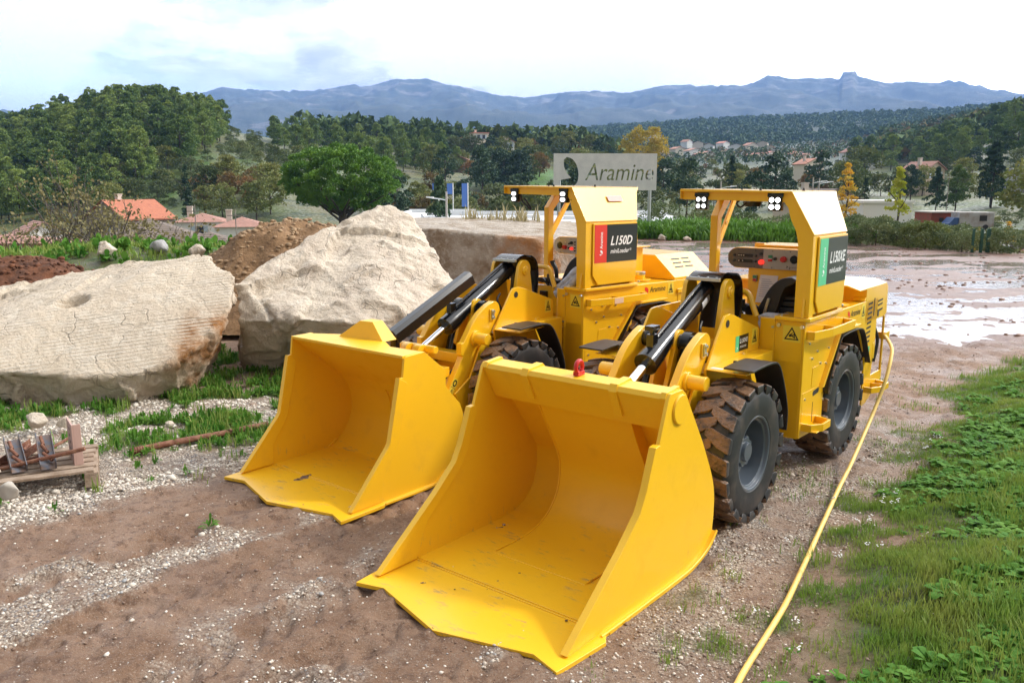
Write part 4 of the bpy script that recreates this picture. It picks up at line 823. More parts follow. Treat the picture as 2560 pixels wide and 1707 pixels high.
        c = MB(XR); c.tube([(.56, 4.80, .60), (.57, 4.84, .8), (.52, 4.80, .96)], .014, 8, 4); c.tube([(.56, 4.70, .70), (.57, 4.68, .85), (.54, 4.74, .97)], .012, 8, 4); c.build('cable', M_RUB, root)
        c = MB(XR); c.box(.585, .602, 4.885, 4.905, .50, 1.0); c.box(.56, .602, 4.60, 4.66, .66, .80); c.build('corner_post', M_Y, root, bevel=.002)
        c = MB(XR); c.box(.6025, .604, 4.43, 4.50, .74, .79); c.build('green_label', M_SGRN, root, smooth=0)
        c = MB(XR); c.box(.44, .62, 4.90, 5.02, .79, .85); c.box(.50, .56, 4.95, 4.98, .8505, .8515); c.build('cable_guide', M_Y, root, bevel=.005)
        c = MB(XR); c.prism([(3.90-.08, 1.62), (4.25, 1.655), (4.25, 1.665), (3.82, 1.632)], 'x', -.12, .38); c.box(-.11, .36, 3.76, 3.80, 1.47, 1.63) if 0 else None
        c = MB(XR); c.box(-.09, .40, 3.82, 4.05, 1.18, 1.63); c.box(-.13, .42, 3.74, 4.10, 1.632, 1.648); c.box(-.14, -.06, 3.76, 3.80, 1.60, 1.66); c.build('filter_housing', M_Y, root, bevel=.004)
    else:
        h = MB(XR); h.prism([(.34, 1.415), (.585, 1.21), (.585, 1.185), (-.585, 1.185), (-.585, 1.21), (-.34, 1.415)], 'y', 4.28, 4.92); h.prism([(4.92, 1.185), (5.02, 1.20), (4.96, 1.34), (4.92, 1.41)], 'x', -.34, .34); h.build('engine_hood', M_Y, root, bevel=.004)
        k = MB(XR)
        for i in range(3):
            for (a, c) in ((4.46, 4.60), (4.63, 4.76)):
                z = 1.36-.035*i; x = .34+(1.415-z)*1.195; k.add([(x+.003, a-.02*i, z), (x+.003, c-.02*i, z), (x-.012+.003, c-.02*i, z+.012), (x-.012+.003, a-.02*i, z+.012)], [(0, 1, 2, 3)])
        k.build('louvre', M_DARK, root, smooth=0)
        c = MB(XR); c.box(.08, .30, 3.98, 4.14, 1.18, 1.50); c.box(.06, .36, 3.96, 4.18, 1.502, 1.512); c.build('air_filter_box', M_Y, root, bevel=.004)
        c = MB(XR); c.cyl((.36, 4.02, 1.186), (.36, 4.02, 1.20), .11, n=32); c.cyl((.36, 4.02, 1.20), (.36, 4.02, 1.24), .055, n=28); fc = c.build('filler_neck', M_Y, root, bevel=.002)
        c = MB(XR); c.cyl((.36, 4.02, 1.241), (.36, 4.02, 1.27), .058, n=28); c.tube([(.30, 3.98, 1.25), (.27, 3.97, 1.30), (.25, 3.96, 1.35)], .006, 6, 4); c.build('filler_cap', M_ZN, fc, bevel=.004)
        c = MB(XR); c.tube([(.08, 3.86, 1.19), (.10, 3.86, 1.25), (.12, 3.88, 1.38), (.20, 3.92, 1.43)], .012, 8, 4); c.build('breather_hose', M_BLK, root)
        c = MB(XR); c.box(.585, .62, 4.30, 4.9, 1.06, 1.10); c.box(.6, .605, 4.32, 4.88, .86, 1.05); c.build('rear_bar', M_Y, root, bevel=.003)
        c = MB(XR); c.prism([(3.80, .55), (3.96, .60), (3.94, .64), (3.80, .59)], 'x', .635, .655); c.tube([(.66, 3.90, .58), (.68, 3.95, .55), (.66, 4.0, .50)], .02, 8, 3); c.build('isolator_handle', M_RED, root, bevel=.003)
    # rear steps and bumper
    c = MB(XR); loop(c, 4.42, 4.80, .40, .12, .05, bars=(4.62,)); c.build('rear_step', M_Y, root, bevel=.003)
    # side tool tray low on the far machine (white lid catching the sky)
    if not E:
        c = MB(XR); c.prism([(.61, 3.40), (.83, 3.42), (.86, 3.50), (.86, 3.72), (.61, 3.74)], 'z', .895, .905) if 0 else None
    c = MB(XR)
    if not E: c.tube([(.30, 2.84, .78), (.34, 2.80, .80), (.33, 2.80, .74), (.29, 2.84, .74)], .014, 8, 3); c.build('red_shackle', M_RED, root)
    return root
loader_b = make_loader('E', (-.30, 3.73, .004), 50.8, 'near yellow mining loader with green sign, biggest bucket and a cable')
loader_a = make_loader('D', (-1.578, 5.384, .004), 51.0, 'far yellow mining loader with red and black sign, beside the pale boulders')
# ================================================================== ROCKS, SOIL, LITTER
def P(c, r, Y): return on_y(c*S_, r*S_, Y)
def stone_mat(name, c1, c2, c3, stripes=None, sc=1.0, stain=None):
    m = bpy.data.materials.new(name); nt, N, L, b = nodes(m); tc = N.new('ShaderNodeTexCoord')
    def nz(s, d=6, r=.6, v=None): n = N.new('ShaderNodeTexNoise'); n.inputs['Scale'].default_value = s; n.inputs['Detail'].default_value = d; n.inputs['Roughness'].default_value = r; L.new(v or tc.outputs['Object'], n.inputs['Vector']); return n.outputs['Fac']
    def mr(v, a, c, o0=0, o1=1): q = N.new('ShaderNodeMapRange'); L.new(v, q.inputs[0]); q.inputs[1].default_value = a; q.inputs[2].default_value = c; q.inputs[3].default_value = o0; q.inputs[4].default_value = o1; return q.outputs[0]
    def mix(f, a, c):
        x = N.new('ShaderNodeMix'); x.data_type = 'RGBA'; L.new(f, x.inputs[0])
        for i, v in ((6, a), (7, c)):
            if isinstance(v, tuple): x.inputs[i].default_value = (*v, 1)
            else: L.new(v, x.inputs[i])
        return x.outputs[2]
    def op(o, a, c): q = N.new('ShaderNodeMath'); q.operation = o; L.new(a, q.inputs[0]); (L.new(c, q.inputs[1]) if not isinstance(c, (int, float)) else setattr(q.inputs[1], 'default_value', c)); return q.outputs[0]
    col = mix(mr(nz(1.6*sc), .4, .62), c1, c2); col = mix(mr(nz(7*sc, 8, .7), .50, .72), col, c3)
    vo = N.new('ShaderNodeTexVoronoi'); vo.feature = 'DISTANCE_TO_EDGE'; vo.inputs['Scale'].default_value = 1.7*sc
    wv = N.new('ShaderNodeTexNoise'); wv.inputs['Scale'].default_value = 3; L.new(tc.outputs['Object'], wv.inputs['Vector']); ad = N.new('ShaderNodeVectorMath'); ad.operation = 'MULTIPLY_ADD'; L.new(wv.outputs['Color'], ad.inputs[0]); ad.inputs[1].default_value = (.5,)*3; L.new(tc.outputs['Object'], ad.inputs[2]); L.new(ad.outputs[0], vo.inputs['Vector'])
    crack = mr(vo.outputs['Distance'], .0, .018, 1, 0); crk = op('MULTIPLY', crack, mr(nz(2.3), .45, .6)); col = mix(op('MULTIPLY', crk, .28), col, (.16, .10, .06))
    vb = N.new('ShaderNodeTexVoronoi'); vb.inputs['Scale'].default_value = 5.5*sc; L.new(ad.outputs[0], vb.inputs['Vector']); vc = N.new('ShaderNodeTexVoronoi'); vc.inputs['Scale'].default_value = 15*sc; L.new(ad.outputs[0], vc.inputs['Vector'])
    h = nz(9*sc, 9, .75); h = op('ADD', h, op('MULTIPLY', vb.outputs['Distance'], .25)); h = op('ADD', h, op('MULTIPLY', vc.outputs['Distance'], .15)); h = op('ADD', op('MULTIPLY', h, .8), op('MULTIPLY', nz(50, 4, .7), .12)); h = op('SUBTRACT', h, op('MULTIPLY', crk, .25))
    if stain: a = N.new('ShaderNodeAttribute'); a.attribute_name = 'stain'; col = mix(op('MULTIPLY', a.outputs['Fac'], mr(nz(4), .3, .6)), col, stain)
    if stripes:
        d, per = stripes; a = N.new('ShaderNodeAttribute'); a.attribute_name = 'sawn'
        dp = N.new('ShaderNodeVectorMath'); dp.operation = 'DOT_PRODUCT'; L.new(tc.outputs['Object'], dp.inputs[0]); dp.inputs[1].default_value = Vector(d).normalized()/per
        w2 = op('ADD', dp.outputs['Value'], op('MULTIPLY', nz(3, 3), .4)); fr = op('FRACT', w2, 0); tri = mr(op('ABSOLUTE', op('SUBTRACT', fr, .5), 0), .10, .24, 1, 0)
        msk = op('MULTIPLY', tri, op('MULTIPLY', a.outputs['Fac'], mr(nz(3.2, 7, .7), .40, .58))); h = op('ADD', h, op('MULTIPLY', msk, .10)); col = mix(op('MULTIPLY', msk, .7), col, (.86, .78, .66))
    L.new(col, b.inputs['Base Color']); b.inputs['Roughness'].default_value = .85; b.inputs['Specular IOR Level'].default_value = .25
    bp = N.new('ShaderNodeBump'); bp.inputs['Strength'].default_value = 1.0; bp.inputs['Distance'].default_value = .075; L.new(h, bp.inputs['Height']); L.new(bp.outputs[0], b.inputs['Normal']); return m
def hull_rock(name, pts, mt, voxel, amp, seed, flat=None, chip=1.0, fs=1.0, stainf=None, smooth=True, dent=None):
    """flat: (unit normal, strength) keeps that facing side nearly plane (sawn)"""
    bm = bmesh.new(); c = sum((Vector(p) for p in pts), Vector())/len(pts)
    for p in pts: bm.verts.new(Vector(p)-c)
    bmesh.ops.convex_hull(bm, input=bm.verts); me = bpy.data.meshes.new(name)
    for v in [v for v in bm.verts if not v.link_faces]: bm.verts.remove(v)
    bm.to_mesh(me); bm.free(); o = bpy.data.objects.new(name, me); COL.objects.link(o)
    r = o.modifiers.new('r', 'REMESH'); r.mode = 'VOXEL'; r.voxel_size = voxel
    sm = o.modifiers.new('s', 'SMOOTH'); sm.factor = .5; sm.iterations = 2
    dg = bpy.context.evaluated_depsgraph_get(); nm = bpy.data.meshes.new_from_object(o.evaluated_get(dg)); o.modifiers.clear(); o.data = nm; bpy.data.meshes.remove(me)
    nm.name = name; n = len(nm.vertices); co = np.empty(n*3, np.float32); nm.vertices.foreach_get('co', co); no = np.empty(n*3, np.float32); nm.vertices.foreach_get('normal', no); co = co.reshape(-1, 3); no = no.reshape(-1, 3)
    d = np.zeros(n); fl = np.zeros(n)
    if flat: fn = np.array(Vector(flat).normalized()); fl = sstep(.86, .97, no@fn)
    sh = Vector((seed*3.7, seed*1.9, -seed*2.3))
    for i in range(n):
        p = Vector(co[i])+sh; q = p+Vector((noise.noise(p*1.3), noise.noise(p*1.3+Vector((9, 0, 0))), noise.noise(p*1.3+Vector((0, 9, 0)))))*.09
        F1 = noise.voronoi(q*(.95*fs)); c1 = noise.cell_vector(F1[1][0]*37.0); G1 = noise.voronoi(q*(2.3*fs)); c2_ = noise.cell_vector(G1[1][0]*53.0); H1 = noise.voronoi(q*(5.2*fs)); c3_ = noise.cell_vector(H1[1][0]*71.0); hv = Vector((.5, .5, .5))
        k = ((q*(.95*fs)-F1[1][0]).dot(c1-hv)*.85+(q*(2.3*fs)-G1[1][0]).dot(c2_-hv)*.36+(q*(5.2*fs)-H1[1][0]).dot(c3_-hv)*.17)*chip+noise.fractal(p*2.2*fs, .6, 2.2, 7)*.12
        d[i] = k
    d = amp*d*(1-fl*.86); co = co-no*d[:, None]
    if dent:
        for (q, r_, dp_) in dent: dd = (co+np.array(c)-np.array(q))/np.array(r_); co = co-np.array([0, -.35, .9])*(dp_*sstep(1.0, .75, np.sqrt((dd**2).sum(1))))[:, None]
    nm.vertices.foreach_set('co', co.ravel().astype(np.float32)); nm.materials.clear(); nm.materials.append(mt)
    a = nm.attributes.new('sawn', 'FLOAT', 'POINT'); a.data.foreach_set('value', fl.astype(np.float32))
    st = np.zeros(n) if stainf is None else stainf(co+np.array(c)); a = nm.attributes.new('stain', 'FLOAT', 'POINT'); a.data.foreach_set('value', st.astype(np.float32))
    nm.polygons.foreach_set('use_smooth', [smooth]*len(nm.polygons)); nm.update(); o.location = c; return o
lime = stone_mat('limestone_sawn', (.72, .60, .46), (.62, .51, .39), (.80, .71, .59), stripes=((-.22, .50, .72), .048), stain=(.34, .15, .045))
lime2 = stone_mat('limestone_rough', (.78, .67, .54), (.68, .57, .46), (.84, .76, .65), stain=(.30, .17, .07), sc=1.2)
lime3 = stone_mat('limestone_block', (.46, .40, .34), (.30, .22, .15), (.60, .54, .47), stripes=((.25, .95, .1), .16), stain=(.42, .20, .08), sc=1.6)
pts = [P(-300, 850, 7.6), P(0, 862, 7.75), P(200, 872, 7.75), P(330, 858, 7.85), P(430, 812, 8.1), P(505, 770, 8.45), P(541, 672, 8.95), P(534, 632, 9.25), P(480, 586, 9.6), P(395, 590, 9.8), P(180, 622, 10.0), P(0, 676, 10.1), P(-300, 740, 10.1),
       (-7.2, 7.9, -.15), (-4.95, 7.85, -.15), (-3.95, 7.95, -.15), (-3.45, 8.5, -.12), (-3.5, 8.95, -.1), (-7.2, 10.4, -.1), (-3.7, 9.8, -.1)]
o = hull_rock('boulder', pts, lime, .030, .26, 3, flat=(.10, -.46, .88), stainf=lambda c: sstep(-3.55, -3.25, c[:, 0])*sstep(.95, .7, c[:, 2]), dent=[(tuple(P(165, 694, 8.75)), (.19, .16, .3), .10)]); tag(o, 'long low limestone slab with fine parallel saw ridges on its sloping top', 'boulder')
pts = [P(538, 655, 9.35), P(600, 628, 9.8), P(700, 585, 10.3), P(795, 508, 10.7), P(848, 478, 10.9), P(900, 476, 11), P(945, 503, 10.9), P(985, 560, 10.7), P(1008, 612, 10.4), P(1042, 655, 10.1), P(1040, 705, 9.8), P(1000, 800, 9.7),
       P(545, 740, 9.1), P(700, 735, 8.85), P(850, 745, 8.8), P(560, 815, 9.4), (-3.15, 9.7, -.1), (-2.4, 9.45, -.15), (-1.0, 9.6, -.1), (-3.6, 11.6, -.1), (-1.0, 11.6, -.1), (-1.9, 12.0, 1.2)]
o = hull_rock('boulder', pts, lime2, .030, .36, 8, fs=.8, chip=.72, stainf=lambda c: sstep(-2.9, -3.3, c[:, 0])*sstep(.9, .5, c[:, 2])); tag(o, 'tall pale rough limestone boulder with a peaked top, right of the ridged slab', 'boulder')
pts = [P(915, 520, 12.9), P(1100, 534, 12.5), P(1238, 549, 12.15), P(1352, 560, 12.9), P(1345, 512, 15.5), P(925, 499, 15.8), P(1150, 500, 15.9)]
pts += [(p[0]*.995+.02, p[1]-.02, -.1) for p in [tuple(q) for q in pts]]
o = hull_rock('stone_block', pts, lime3, .05, .12, 12, flat=(0, 0, 1), chip=.8, stainf=lambda c: sstep(-.35, -.1, c[:, 0])*sstep(12.6, 12.3, c[:, 1]-.15*c[:, 0])); tag(o, 'big quarried stone block with a ribbed top and drill holes, behind the tall boulder', 'stone block')
blk = o; dh = MB()
for (c, r) in ((1176, 603), (1208, 598), (1171, 627)):
    bpy.context.view_layer.update(); oq = Vector((0, 0, CAMH)); rd = (P(c, r, 12.18)-oq).normalized(); ok, q, nq, _i = blk.ray_cast(oq-blk.location, rd); dh = MB(); dh.lathe([(0, .045), (.05, .045)], q+rd*-.012, (.12, 1, 0), 16); dh.build('drill_hole', M_DARK, blk)
# heaps of earth
def heap(name, c, D, w, l, h, rz, mt, seed, stones, smat, rough=.12, res=110, plate=0.0):
    xs = np.linspace(-1, 1, res); X, Y = np.meshgrid(xs, xs, indexing='ij'); r = np.sqrt(X*X+Y*Y)
    Z = np.clip(1-r, 0, 1)
    Z = np.where(Z > 1-plate, 1-plate+(Z-(1-plate))*.25, Z) if plate else Z; Z = (Z**.85)*h
    Z = Z+(fbm(X*4+seed, Y*4, 5, seed, .6)-.5)*rough*6*sstep(1, .75, r)*h*.35-.12
    V = np.stack([X.ravel()*w, Y.ravel()*l, Z.ravel()], 1); idx = np.arange(res*res).reshape(res, res); F = np.stack([idx[:-1, :-1].ravel(), idx[1:, :-1].ravel(), idx[1:, 1:].ravel(), idx[:-1, 1:].ravel()], 1)
    keep = (r.ravel()[F] < 1.02).all(1); x, y, z = at_col(c, D); root = empty(name, (x, y, z), rz)
    link_mesh('earth', np_mesh('earth', V, F[keep], [mt], True), root)
    rs = np.random.RandomState(seed); SV = []; SF = []; ico = _ico(); n = 0
    for i in range(stones):
        a, b = rs.uniform(-.8, .8, 2)
        if a*a+b*b > .66: continue
        ii, jj = int((a+1)/2*(res-1)), int((b+1)/2*(res-1)); s = .008+.055*rs.rand()**4
        v = ico[0]*(s*np.array([1, rs.uniform(.6, 1), rs.uniform(.4, .8)]))*(1+rs.uniform(-.25, .25, (len(ico[0]), 1))); th = rs.uniform(0, 6.3); ct, stt = math.cos(th), math.sin(th)
        v = np.stack([v[:, 0]*ct-v[:, 1]*stt, v[:, 0]*stt+v[:, 1]*ct, v[:, 2]], 1)+[a*w, b*l, Z[ii, jj]+s*.15]; SV.append(v); SF.append(ico[1]+n); n += len(v)
    st = link_mesh('stones', np_mesh('stones', np.vstack(SV), np.vstack(SF), [smat], False), root); st['kind'] = 'stuff'; return root
def _ico():
    t = (1+5**.5)/2; v = np.array([(-1, t, 0), (1, t, 0), (-1, -t, 0), (1, -t, 0), (0, -1, t), (0, 1, t), (0, -1, -t), (0, 1, -t), (t, 0, -1), (t, 0, 1), (-t, 0, -1), (-t, 0, 1)], float); v /= np.linalg.norm(v[0])
    f = np.array([(0, 11, 5), (0, 5, 1), (0, 1, 7), (0, 7, 10), (0, 10, 11), (1, 5, 9), (5, 11, 4), (11, 10, 2), (10, 7, 6), (7, 1, 8), (3, 9, 4), (3, 4, 2), (3, 2, 6), (3, 6, 8), (3, 8, 9), (4, 9, 5), (2, 4, 11), (6, 2, 10), (8, 6, 7), (9, 8, 1)]); return v, f
earth_o = mat('ochre_earth', (.27, .16, .08), .95, col2=(.17, .095, .045), nscale=5, bump=.9, bscale=22)
earth_r = mat('red_earth', (.17, .065, .030), .95, col2=(.075, .032, .018), nscale=6, bump=.9, bscale=18)
stone_o = mat('earthy_stone', (.38, .26, .155), .9, col2=(.24, .15, .08), nscale=2, bump=.3, bscale=30)
stone_p = mat('pale_stone', (.55, .46, .36), .9, col2=(.40, .32, .25), nscale=3, bump=.3, bscale=30)
tag(heap('dirt_pile', 680, 13.0, 2.35, 1.9, 1.80, .1, earth_o, 4, 5200, stone_o, plate=.30), 'conical heap of ochre dirt and rubble behind the two boulders', 'dirt pile')
tag(heap('dirt_pile', 10, 11.6, 2.2, 1.2, 1.02, .0, earth_r, 9, 1500, earth_r, plate=.4), 'dark red-brown bank of dug soil above the ridged slab, far left', 'dirt pile')
for k, (c, r, Y, s, m_, lb) in enumerate(((243, 574, 13.0, .20, lime2, 'rounded pale rock on the grassy bank above the slab'), (366, 566, 13.2, .17, mat('grey_concrete', (.36, .35, .35), .9), 'grey angular concrete lump on the grassy bank'), (455, 576, 13.0, .16, lime2, 'pale rock at the foot of the ochre dirt heap'),
    (85, 965, 6.9, .11, lime2, 'squarish pale stone in the weeds behind the pallet'), (150, 968, 6.95, .09, lime2, 'small pale stone right of a squarish one behind the pallet'), (20, 1128, 5.15, .085, mat('flat_grey_stone', (.42, .38, .33), .9), 'flat grey slab stone in front of the pallet'), (390, 975, 6.9, .05, lime2, 'lone pale pebble among weeds left of the buckets'), (1520, 546, 34.2, .22, lime2, 'pale stone at the edge of the grass bank right of the sign post'), (1578, 550, 33.6, .2, stone_p, 'second pale stone at the edge of the grass bank'), (2338, 888, 8.6, .10, stone_o, 'ochre stone in the grass at the right edge'))):
    p = P(c, r, Y); x = random.Random(k); q = [(p.x+s*x.uniform(.6, 1.1)*math.cos(a)*math.cos(e), p.y+s*x.uniform(.6, 1)*math.sin(a)*math.cos(e), p.z+s*.7*math.sin(e)) for a, e in [(x.uniform(0, 6.3), x.uniform(-1.4, 1.4)) for _ in range(22)]]
    tag(hull_rock('rock', q, m_, s*.09, s*.22, 20+k, fs=3.5), lb, 'rock')
# pebbles
def pebbles():
    rs = np.random.RandomState(5); n = 330000; y = 2.2+9.0*rs.rand(n)**1.35; x = (rs.rand(n)*1.5-.78)*y*.95; m = masks(x, y)
    pr = np.clip(.15+m['grav']**1.4, 0, 1)*(1-m['grass']*.75)*np.where(m['grav'] > .1, sstep(.3, .55, fbm(x*3, y*3, 3, 91))+.15, 1)
    k = rs.rand(n) < pr*.42; x = x[k]; y = y[k]; n = len(x); gv = masks(x, y)['grav']; s = .0028+.008*rs.rand(n)**2.2+.014*(rs.rand(n) < .025)*rs.rand(n); s = s*(1+(y-3)*.07)*np.where((x < -1.6)*(gv > .5)*(y > 4.9), 1.4, 1)*np.where(gv < .15, .75, 1); z = terr(x, y)+s*.12
    v, f = _ico(); d = 1+rs.uniform(-.3, .3, (n, 12, 1)); a = v[None]*d*s[:, None, None]*np.stack([np.ones(n), rs.uniform(.55, 1, n), rs.uniform(.35, .75, n)], 1)[:, None, :]
    th = rs.uniform(0, 6.3, n); c, t = np.cos(th)[:, None], np.sin(th)[:, None]; V = np.stack([a[..., 0]*c-a[..., 1]*t+x[:, None], a[..., 0]*t+a[..., 1]*c+y[:, None], a[..., 2]+z[:, None]], 2)
    F = f[None]+(np.arange(n)*12)[:, None, None]; gv = masks(x, y)['grav']; m_ = bpy.data.materials.new('pebble'); nt, N, L, b = nodes(m_); at = N.new('ShaderNodeAttribute'); at.attribute_name = 'tone'; r = N.new('ShaderNodeValToRGB'); L.new(at.outputs['Fac'], r.inputs[0]); e = r.color_ramp.elements
    for i, (p, cc) in enumerate(((0, (.15, .085, .055)), (.35, (.42, .33, .26)), (.6, (.58, .52, .45)), (.85, (.66, .63, .58)), (1, (.34, .34, .35)))):
        if i > 1: e.new(p)
        q = e[i] if i > 1 else e[i]; 
    els = sorted(e, key=lambda q: q.position)
    for q, (p, cc) in zip(e, ((0, (.15, .085, .055)), (.35, (.42, .33, .26)), (.6, (.60, .53, .45)), (.9, (.74, .69, .61)), (1, (.38, .38, .38)))): q.position = p; q.color = (*cc, 1)
    L.new(r.outputs[0], b.inputs['Base Color']); b.inputs['Roughness'].default_value = .75
    me = np_mesh('gravel', V.reshape(-1, 3), F.reshape(-1, 3), [m_], False); a = me.attributes.new('tone', 'FLOAT', 'POINT'); tone = np.where(x > .3, rs.rand(n)*.72, .25+rs.rand(n)*.78); tone = np.where((x < -1.6)*(gv > .5)*(y > 4.7), .45+.5*rs.rand(n), tone); tone = np.where((gv < .15)*(rs.rand(n) < .55), rs.rand(n)*.2, tone); a.data.foreach_set('value', np.repeat(tone, 12).astype(np.float32))
    tag(link_mesh('gravel', me), 'loose pale gravel scattered over the wet track', 'gravel', kind='stuff')
pebbles()
def clods():
    rs = np.random.RandomState(15); n = 5000; y = 11.5+18*rs.rand(n); x = 1+rs.rand(n)*15; m = masks(x, y); k = (m['mud'] > .6)*(rs.rand(n) < sstep(.42, .62, fbm(x*.8, y*.8, 3, 95))*.5); x = x[k]; y = y[k]; n = len(x); s = .012+.045*rs.rand(n)**3; z = np.maximum(terr(x, y), WL)
    v, f = _ico(); d = 1+rs.uniform(-.3, .3, (n, 12, 1)); a = v[None]*d*s[:, None, None]*np.array([1.3, 1, .75]); V = a+np.stack([x, y, z], 1)[:, None, :]; F = f[None]+(np.arange(n)*12)[:, None, None]
    tag(link_mesh('mud_clods', np_mesh('mud_clods', V.reshape(-1, 3), F.reshape(-1, 3), [mat('wet_mud', (.17, .085, .055), .5, col2=(.26, .15, .10), nscale=4)], True)), 'wet red-brown clods standing in the puddles', 'mud', kind='stuff')
clods()
# rusty pipe
a = Vector((-3.03, 6.29, .045)); b_ = Vector((-2.16, 7.05, .05)); mb = MB(); mb.tube([a, a.lerp(b_, .3)+Vector((0, 0, .004)), a.lerp(b_, .65)-Vector((0, 0, .004)), b_], .026, 14)
rust = mat('rust', (.16, .055, .030), .7, col2=(.27, .13, .075), nscale=20, bump=.4, bscale=60); pp = mb.build('pipe', rust); tag(pp, 'thin rusty steel pipe lying on the gravel left of the buckets', 'pipe')
mb = MB(); dd = (b_-a).normalized()
for k in range(5): q = a+dd*(.008+.02*k); mb.lathe([(0, .027), (.006, .031), (.012, .027)], q, dd, 14)
mb.build('threaded_end', rust, pp)
# yellow power cable
path = [(.55, 2.5, .05), (.80, 2.9, .045)]+[tuple(on_z(c*S_, r*S_, .04)) for c, r in ((1705, 1548), (1760, 1460), (1805, 1385), (1850, 1290), (1893, 1195), (1925, 1125))]+[tuple(on_z(c*S_, r*S_, z)) for c, r, z in ((1957, 1060, .10), (1990, 985, .22), (2015, 925, .38), (2035, 870, .56), (2046, 825, .70), (2047, 795, .78))]
path += [tuple(loader_b.matrix_basis @ Vector((.56, 4.97, .835))), tuple(loader_b.matrix_basis @ Vector((.48, 4.93, .80)))]
path = [(x, y, z if z > .06 else max(z, tz(x, y)+.024)) for x, y, z in path]
mb = MB(); mb.tube(path, .0145, 12, 8); tag(mb.build('power_cable', mat('yellow_cable', (.80, .55, .14), .5, col2=(.62, .40, .14), nscale=12, lo=.5, hi=.8)), 'thick yellow power cable running along the grass verge to the rear of the near loader', 'cable')
# pallet with scrap brackets
def pallet():
    wood = mat('weathered_wood', (.36, .27, .20), .85, col2=(.22, .15, .10), nscale=9, bump=.3, bscale=70); A_ = on_z(222*S_, 1078*S_, .135); B2 = on_z(0, 1108*S_, .135); dx = (A_-B2); dx.z = 0; dx.normalize(); dy = Vector((-dx.y, dx.x, 0)); L_ = 1.2; org = A_-dx*L_; ang = math.atan2(dx.y, dx.x)
    root = empty('pallet', (org.x, org.y, 0), ang, 'old weathered wooden pallet lying on weedy gravel at the left edge', 'pallet')
    for k in range(6): mb = MB(); y = k*.118; mb.box(0, L_+random.uniform(-.02, .02), y, y+.085, .118, .136); mb.build('plank', wood, root, bevel=.002)
    for x in (.0, .55, 1.12):
        mb = MB(); mb.box(x, x+.09, -.005, .68, .098, .1175); mb.build('cross_board', wood, root, bevel=.002)
        for y in (-.004, .3, .59): mb = MB(); mb.box(x-.002, x+.093, y, y+.09, .012, .0975); mb.build('block', wood, root, bevel=.003)
    T = root.matrix_basis; st = mat('dull_steel', (.16, .17, .20), .45, .6, col2=(.25, .16, .11), nscale=20); mb = MB(); pk = mat('pink_primer', (.50, .33, .28), .7)
    br = empty('steel_bracket', T @ Vector((1.06, .16, .136)), ang+R(8), 'tall pinkish perforated steel angle standing on the right end of the pallet', 'bracket')
    mb.box(0, .012, 0, .26, 0, .30); mb.box(.012, .06, 0, .012, 0, .30); mb.build('angle', pk, br, bevel=.002, loc=(0, 0, 0)); mb = MB()
    for k in range(5): mb.box(-.001, -.0003, .10, .14, .04+k*.05, .06+k*.05)
    mb.build('slots', M_DARK, br, smooth=0)
    labs = ['grey steel channel leaning at the middle of the pallet', 'grey steel channel with rusty bolts nearest the standing pink angle', 'shorter rusty steel channel lying across the pallet boards']
    for k, (x, y, rz, tl) in enumerate(((.72, .12, 100, 22), (.90, .10, 96, 25), (.62, .28, 60, 6))):
        c = empty('steel_channel', T @ Vector((x, y, .15)), ang+R(rz), labs[k], 'bracket'); M = Matrix.Rotation(R(-tl), 4, 'Y')
        mb = MB(); mb.box(0, .38, -.045, .045, 0, .006, M); mb.box(0, .38, -.051, -.045, 0, .06, M); mb.box(0, .38, .045, .051, 0, .06, M); mb.build('channel', st if k < 2 else rust, c, bevel=.001)
        for j in range(3): mb = MB(); mb.cyl(M @ Vector((.06+.09*j, -.03+.02*j, .03)), M @ Vector((.14+.09*j, .02, .04)), .012, n=10); mb.build('bolt', rust, c)
    mb = MB(); V = []; n = 14
    sx = T @ Vector((.42, .22, .15)); rs = np.random.RandomState(3); X, Y = np.meshgrid(np.linspace(-.17, .17, 22), np.linspace(-.12, .12, 18), indexing='ij'); Z = .05*np.exp(-((X/.1)**2+(Y/.08)**2))+(fbm(X*18+5, Y*18+9, 4, 3)-.4)*.06
    idx = np.arange(22*18).reshape(22, 18); F = np.stack([idx[:-1, :-1].ravel(), idx[1:, :-1].ravel(), idx[1:, 1:].ravel(), idx[:-1, 1:].ravel()], 1)
    sk = link_mesh('cloth', np_mesh('cloth', np.stack([X.ravel(), Y.ravel(), Z.ravel()+.01], 1), F, [mat('beige_cloth', (.52, .46, .36), .9)], True), loc=sx, rz=ang+.2); sk.modifiers.new('s', 'SOLIDIFY').thickness = .004; tag(sk, 'crumpled beige cloth lying on the pallet boards', 'cloth')
pallet()
rs0 = random.Random(2)
for k, (px, r, L_, rz, lb) in enumerate(((40, 1062, .55, 25, 'thin rusty bar lying across the left end of the pallet'), (120, 1040, .42, 70, 'short rusty bar leaning between the two grey steel channels'), (95, 1075, .6, 8, 'long rusty rod resting along the front boards of the pallet'))):
    p = on_z(px*S_, r*S_, .16); a_ = R(rz); mb = MB(); mb.tube([(-L_/2*math.cos(a_), -L_/2*math.sin(a_), 0), (L_/2*math.cos(a_), L_/2*math.sin(a_), .03+.05*k)], .009+.003*k, 8); tag(mb.build('steel_bar', rust, None, loc=p), lb, 'bar')
crm = MB()
for k in range(26):
    a_, b_ = rs0.uniform(-.55, .55), rs0.uniform(.12, .95); s = rs0.uniform(.002, .006); q = loader_b.matrix_basis @ Vector((a_, b_, .024)); crm.box(q.x-s, q.x+s*1.3, q.y-s*.7, q.y+s, q.z, q.z+s*.5, None)
tag(crm.build('soil_crumbs', mat('dry_soil', (.10, .065, .04), .95), None, smooth=0), 'dark crumbs of soil lying on the floor of the near bucket', 'soil', kind='stuff')
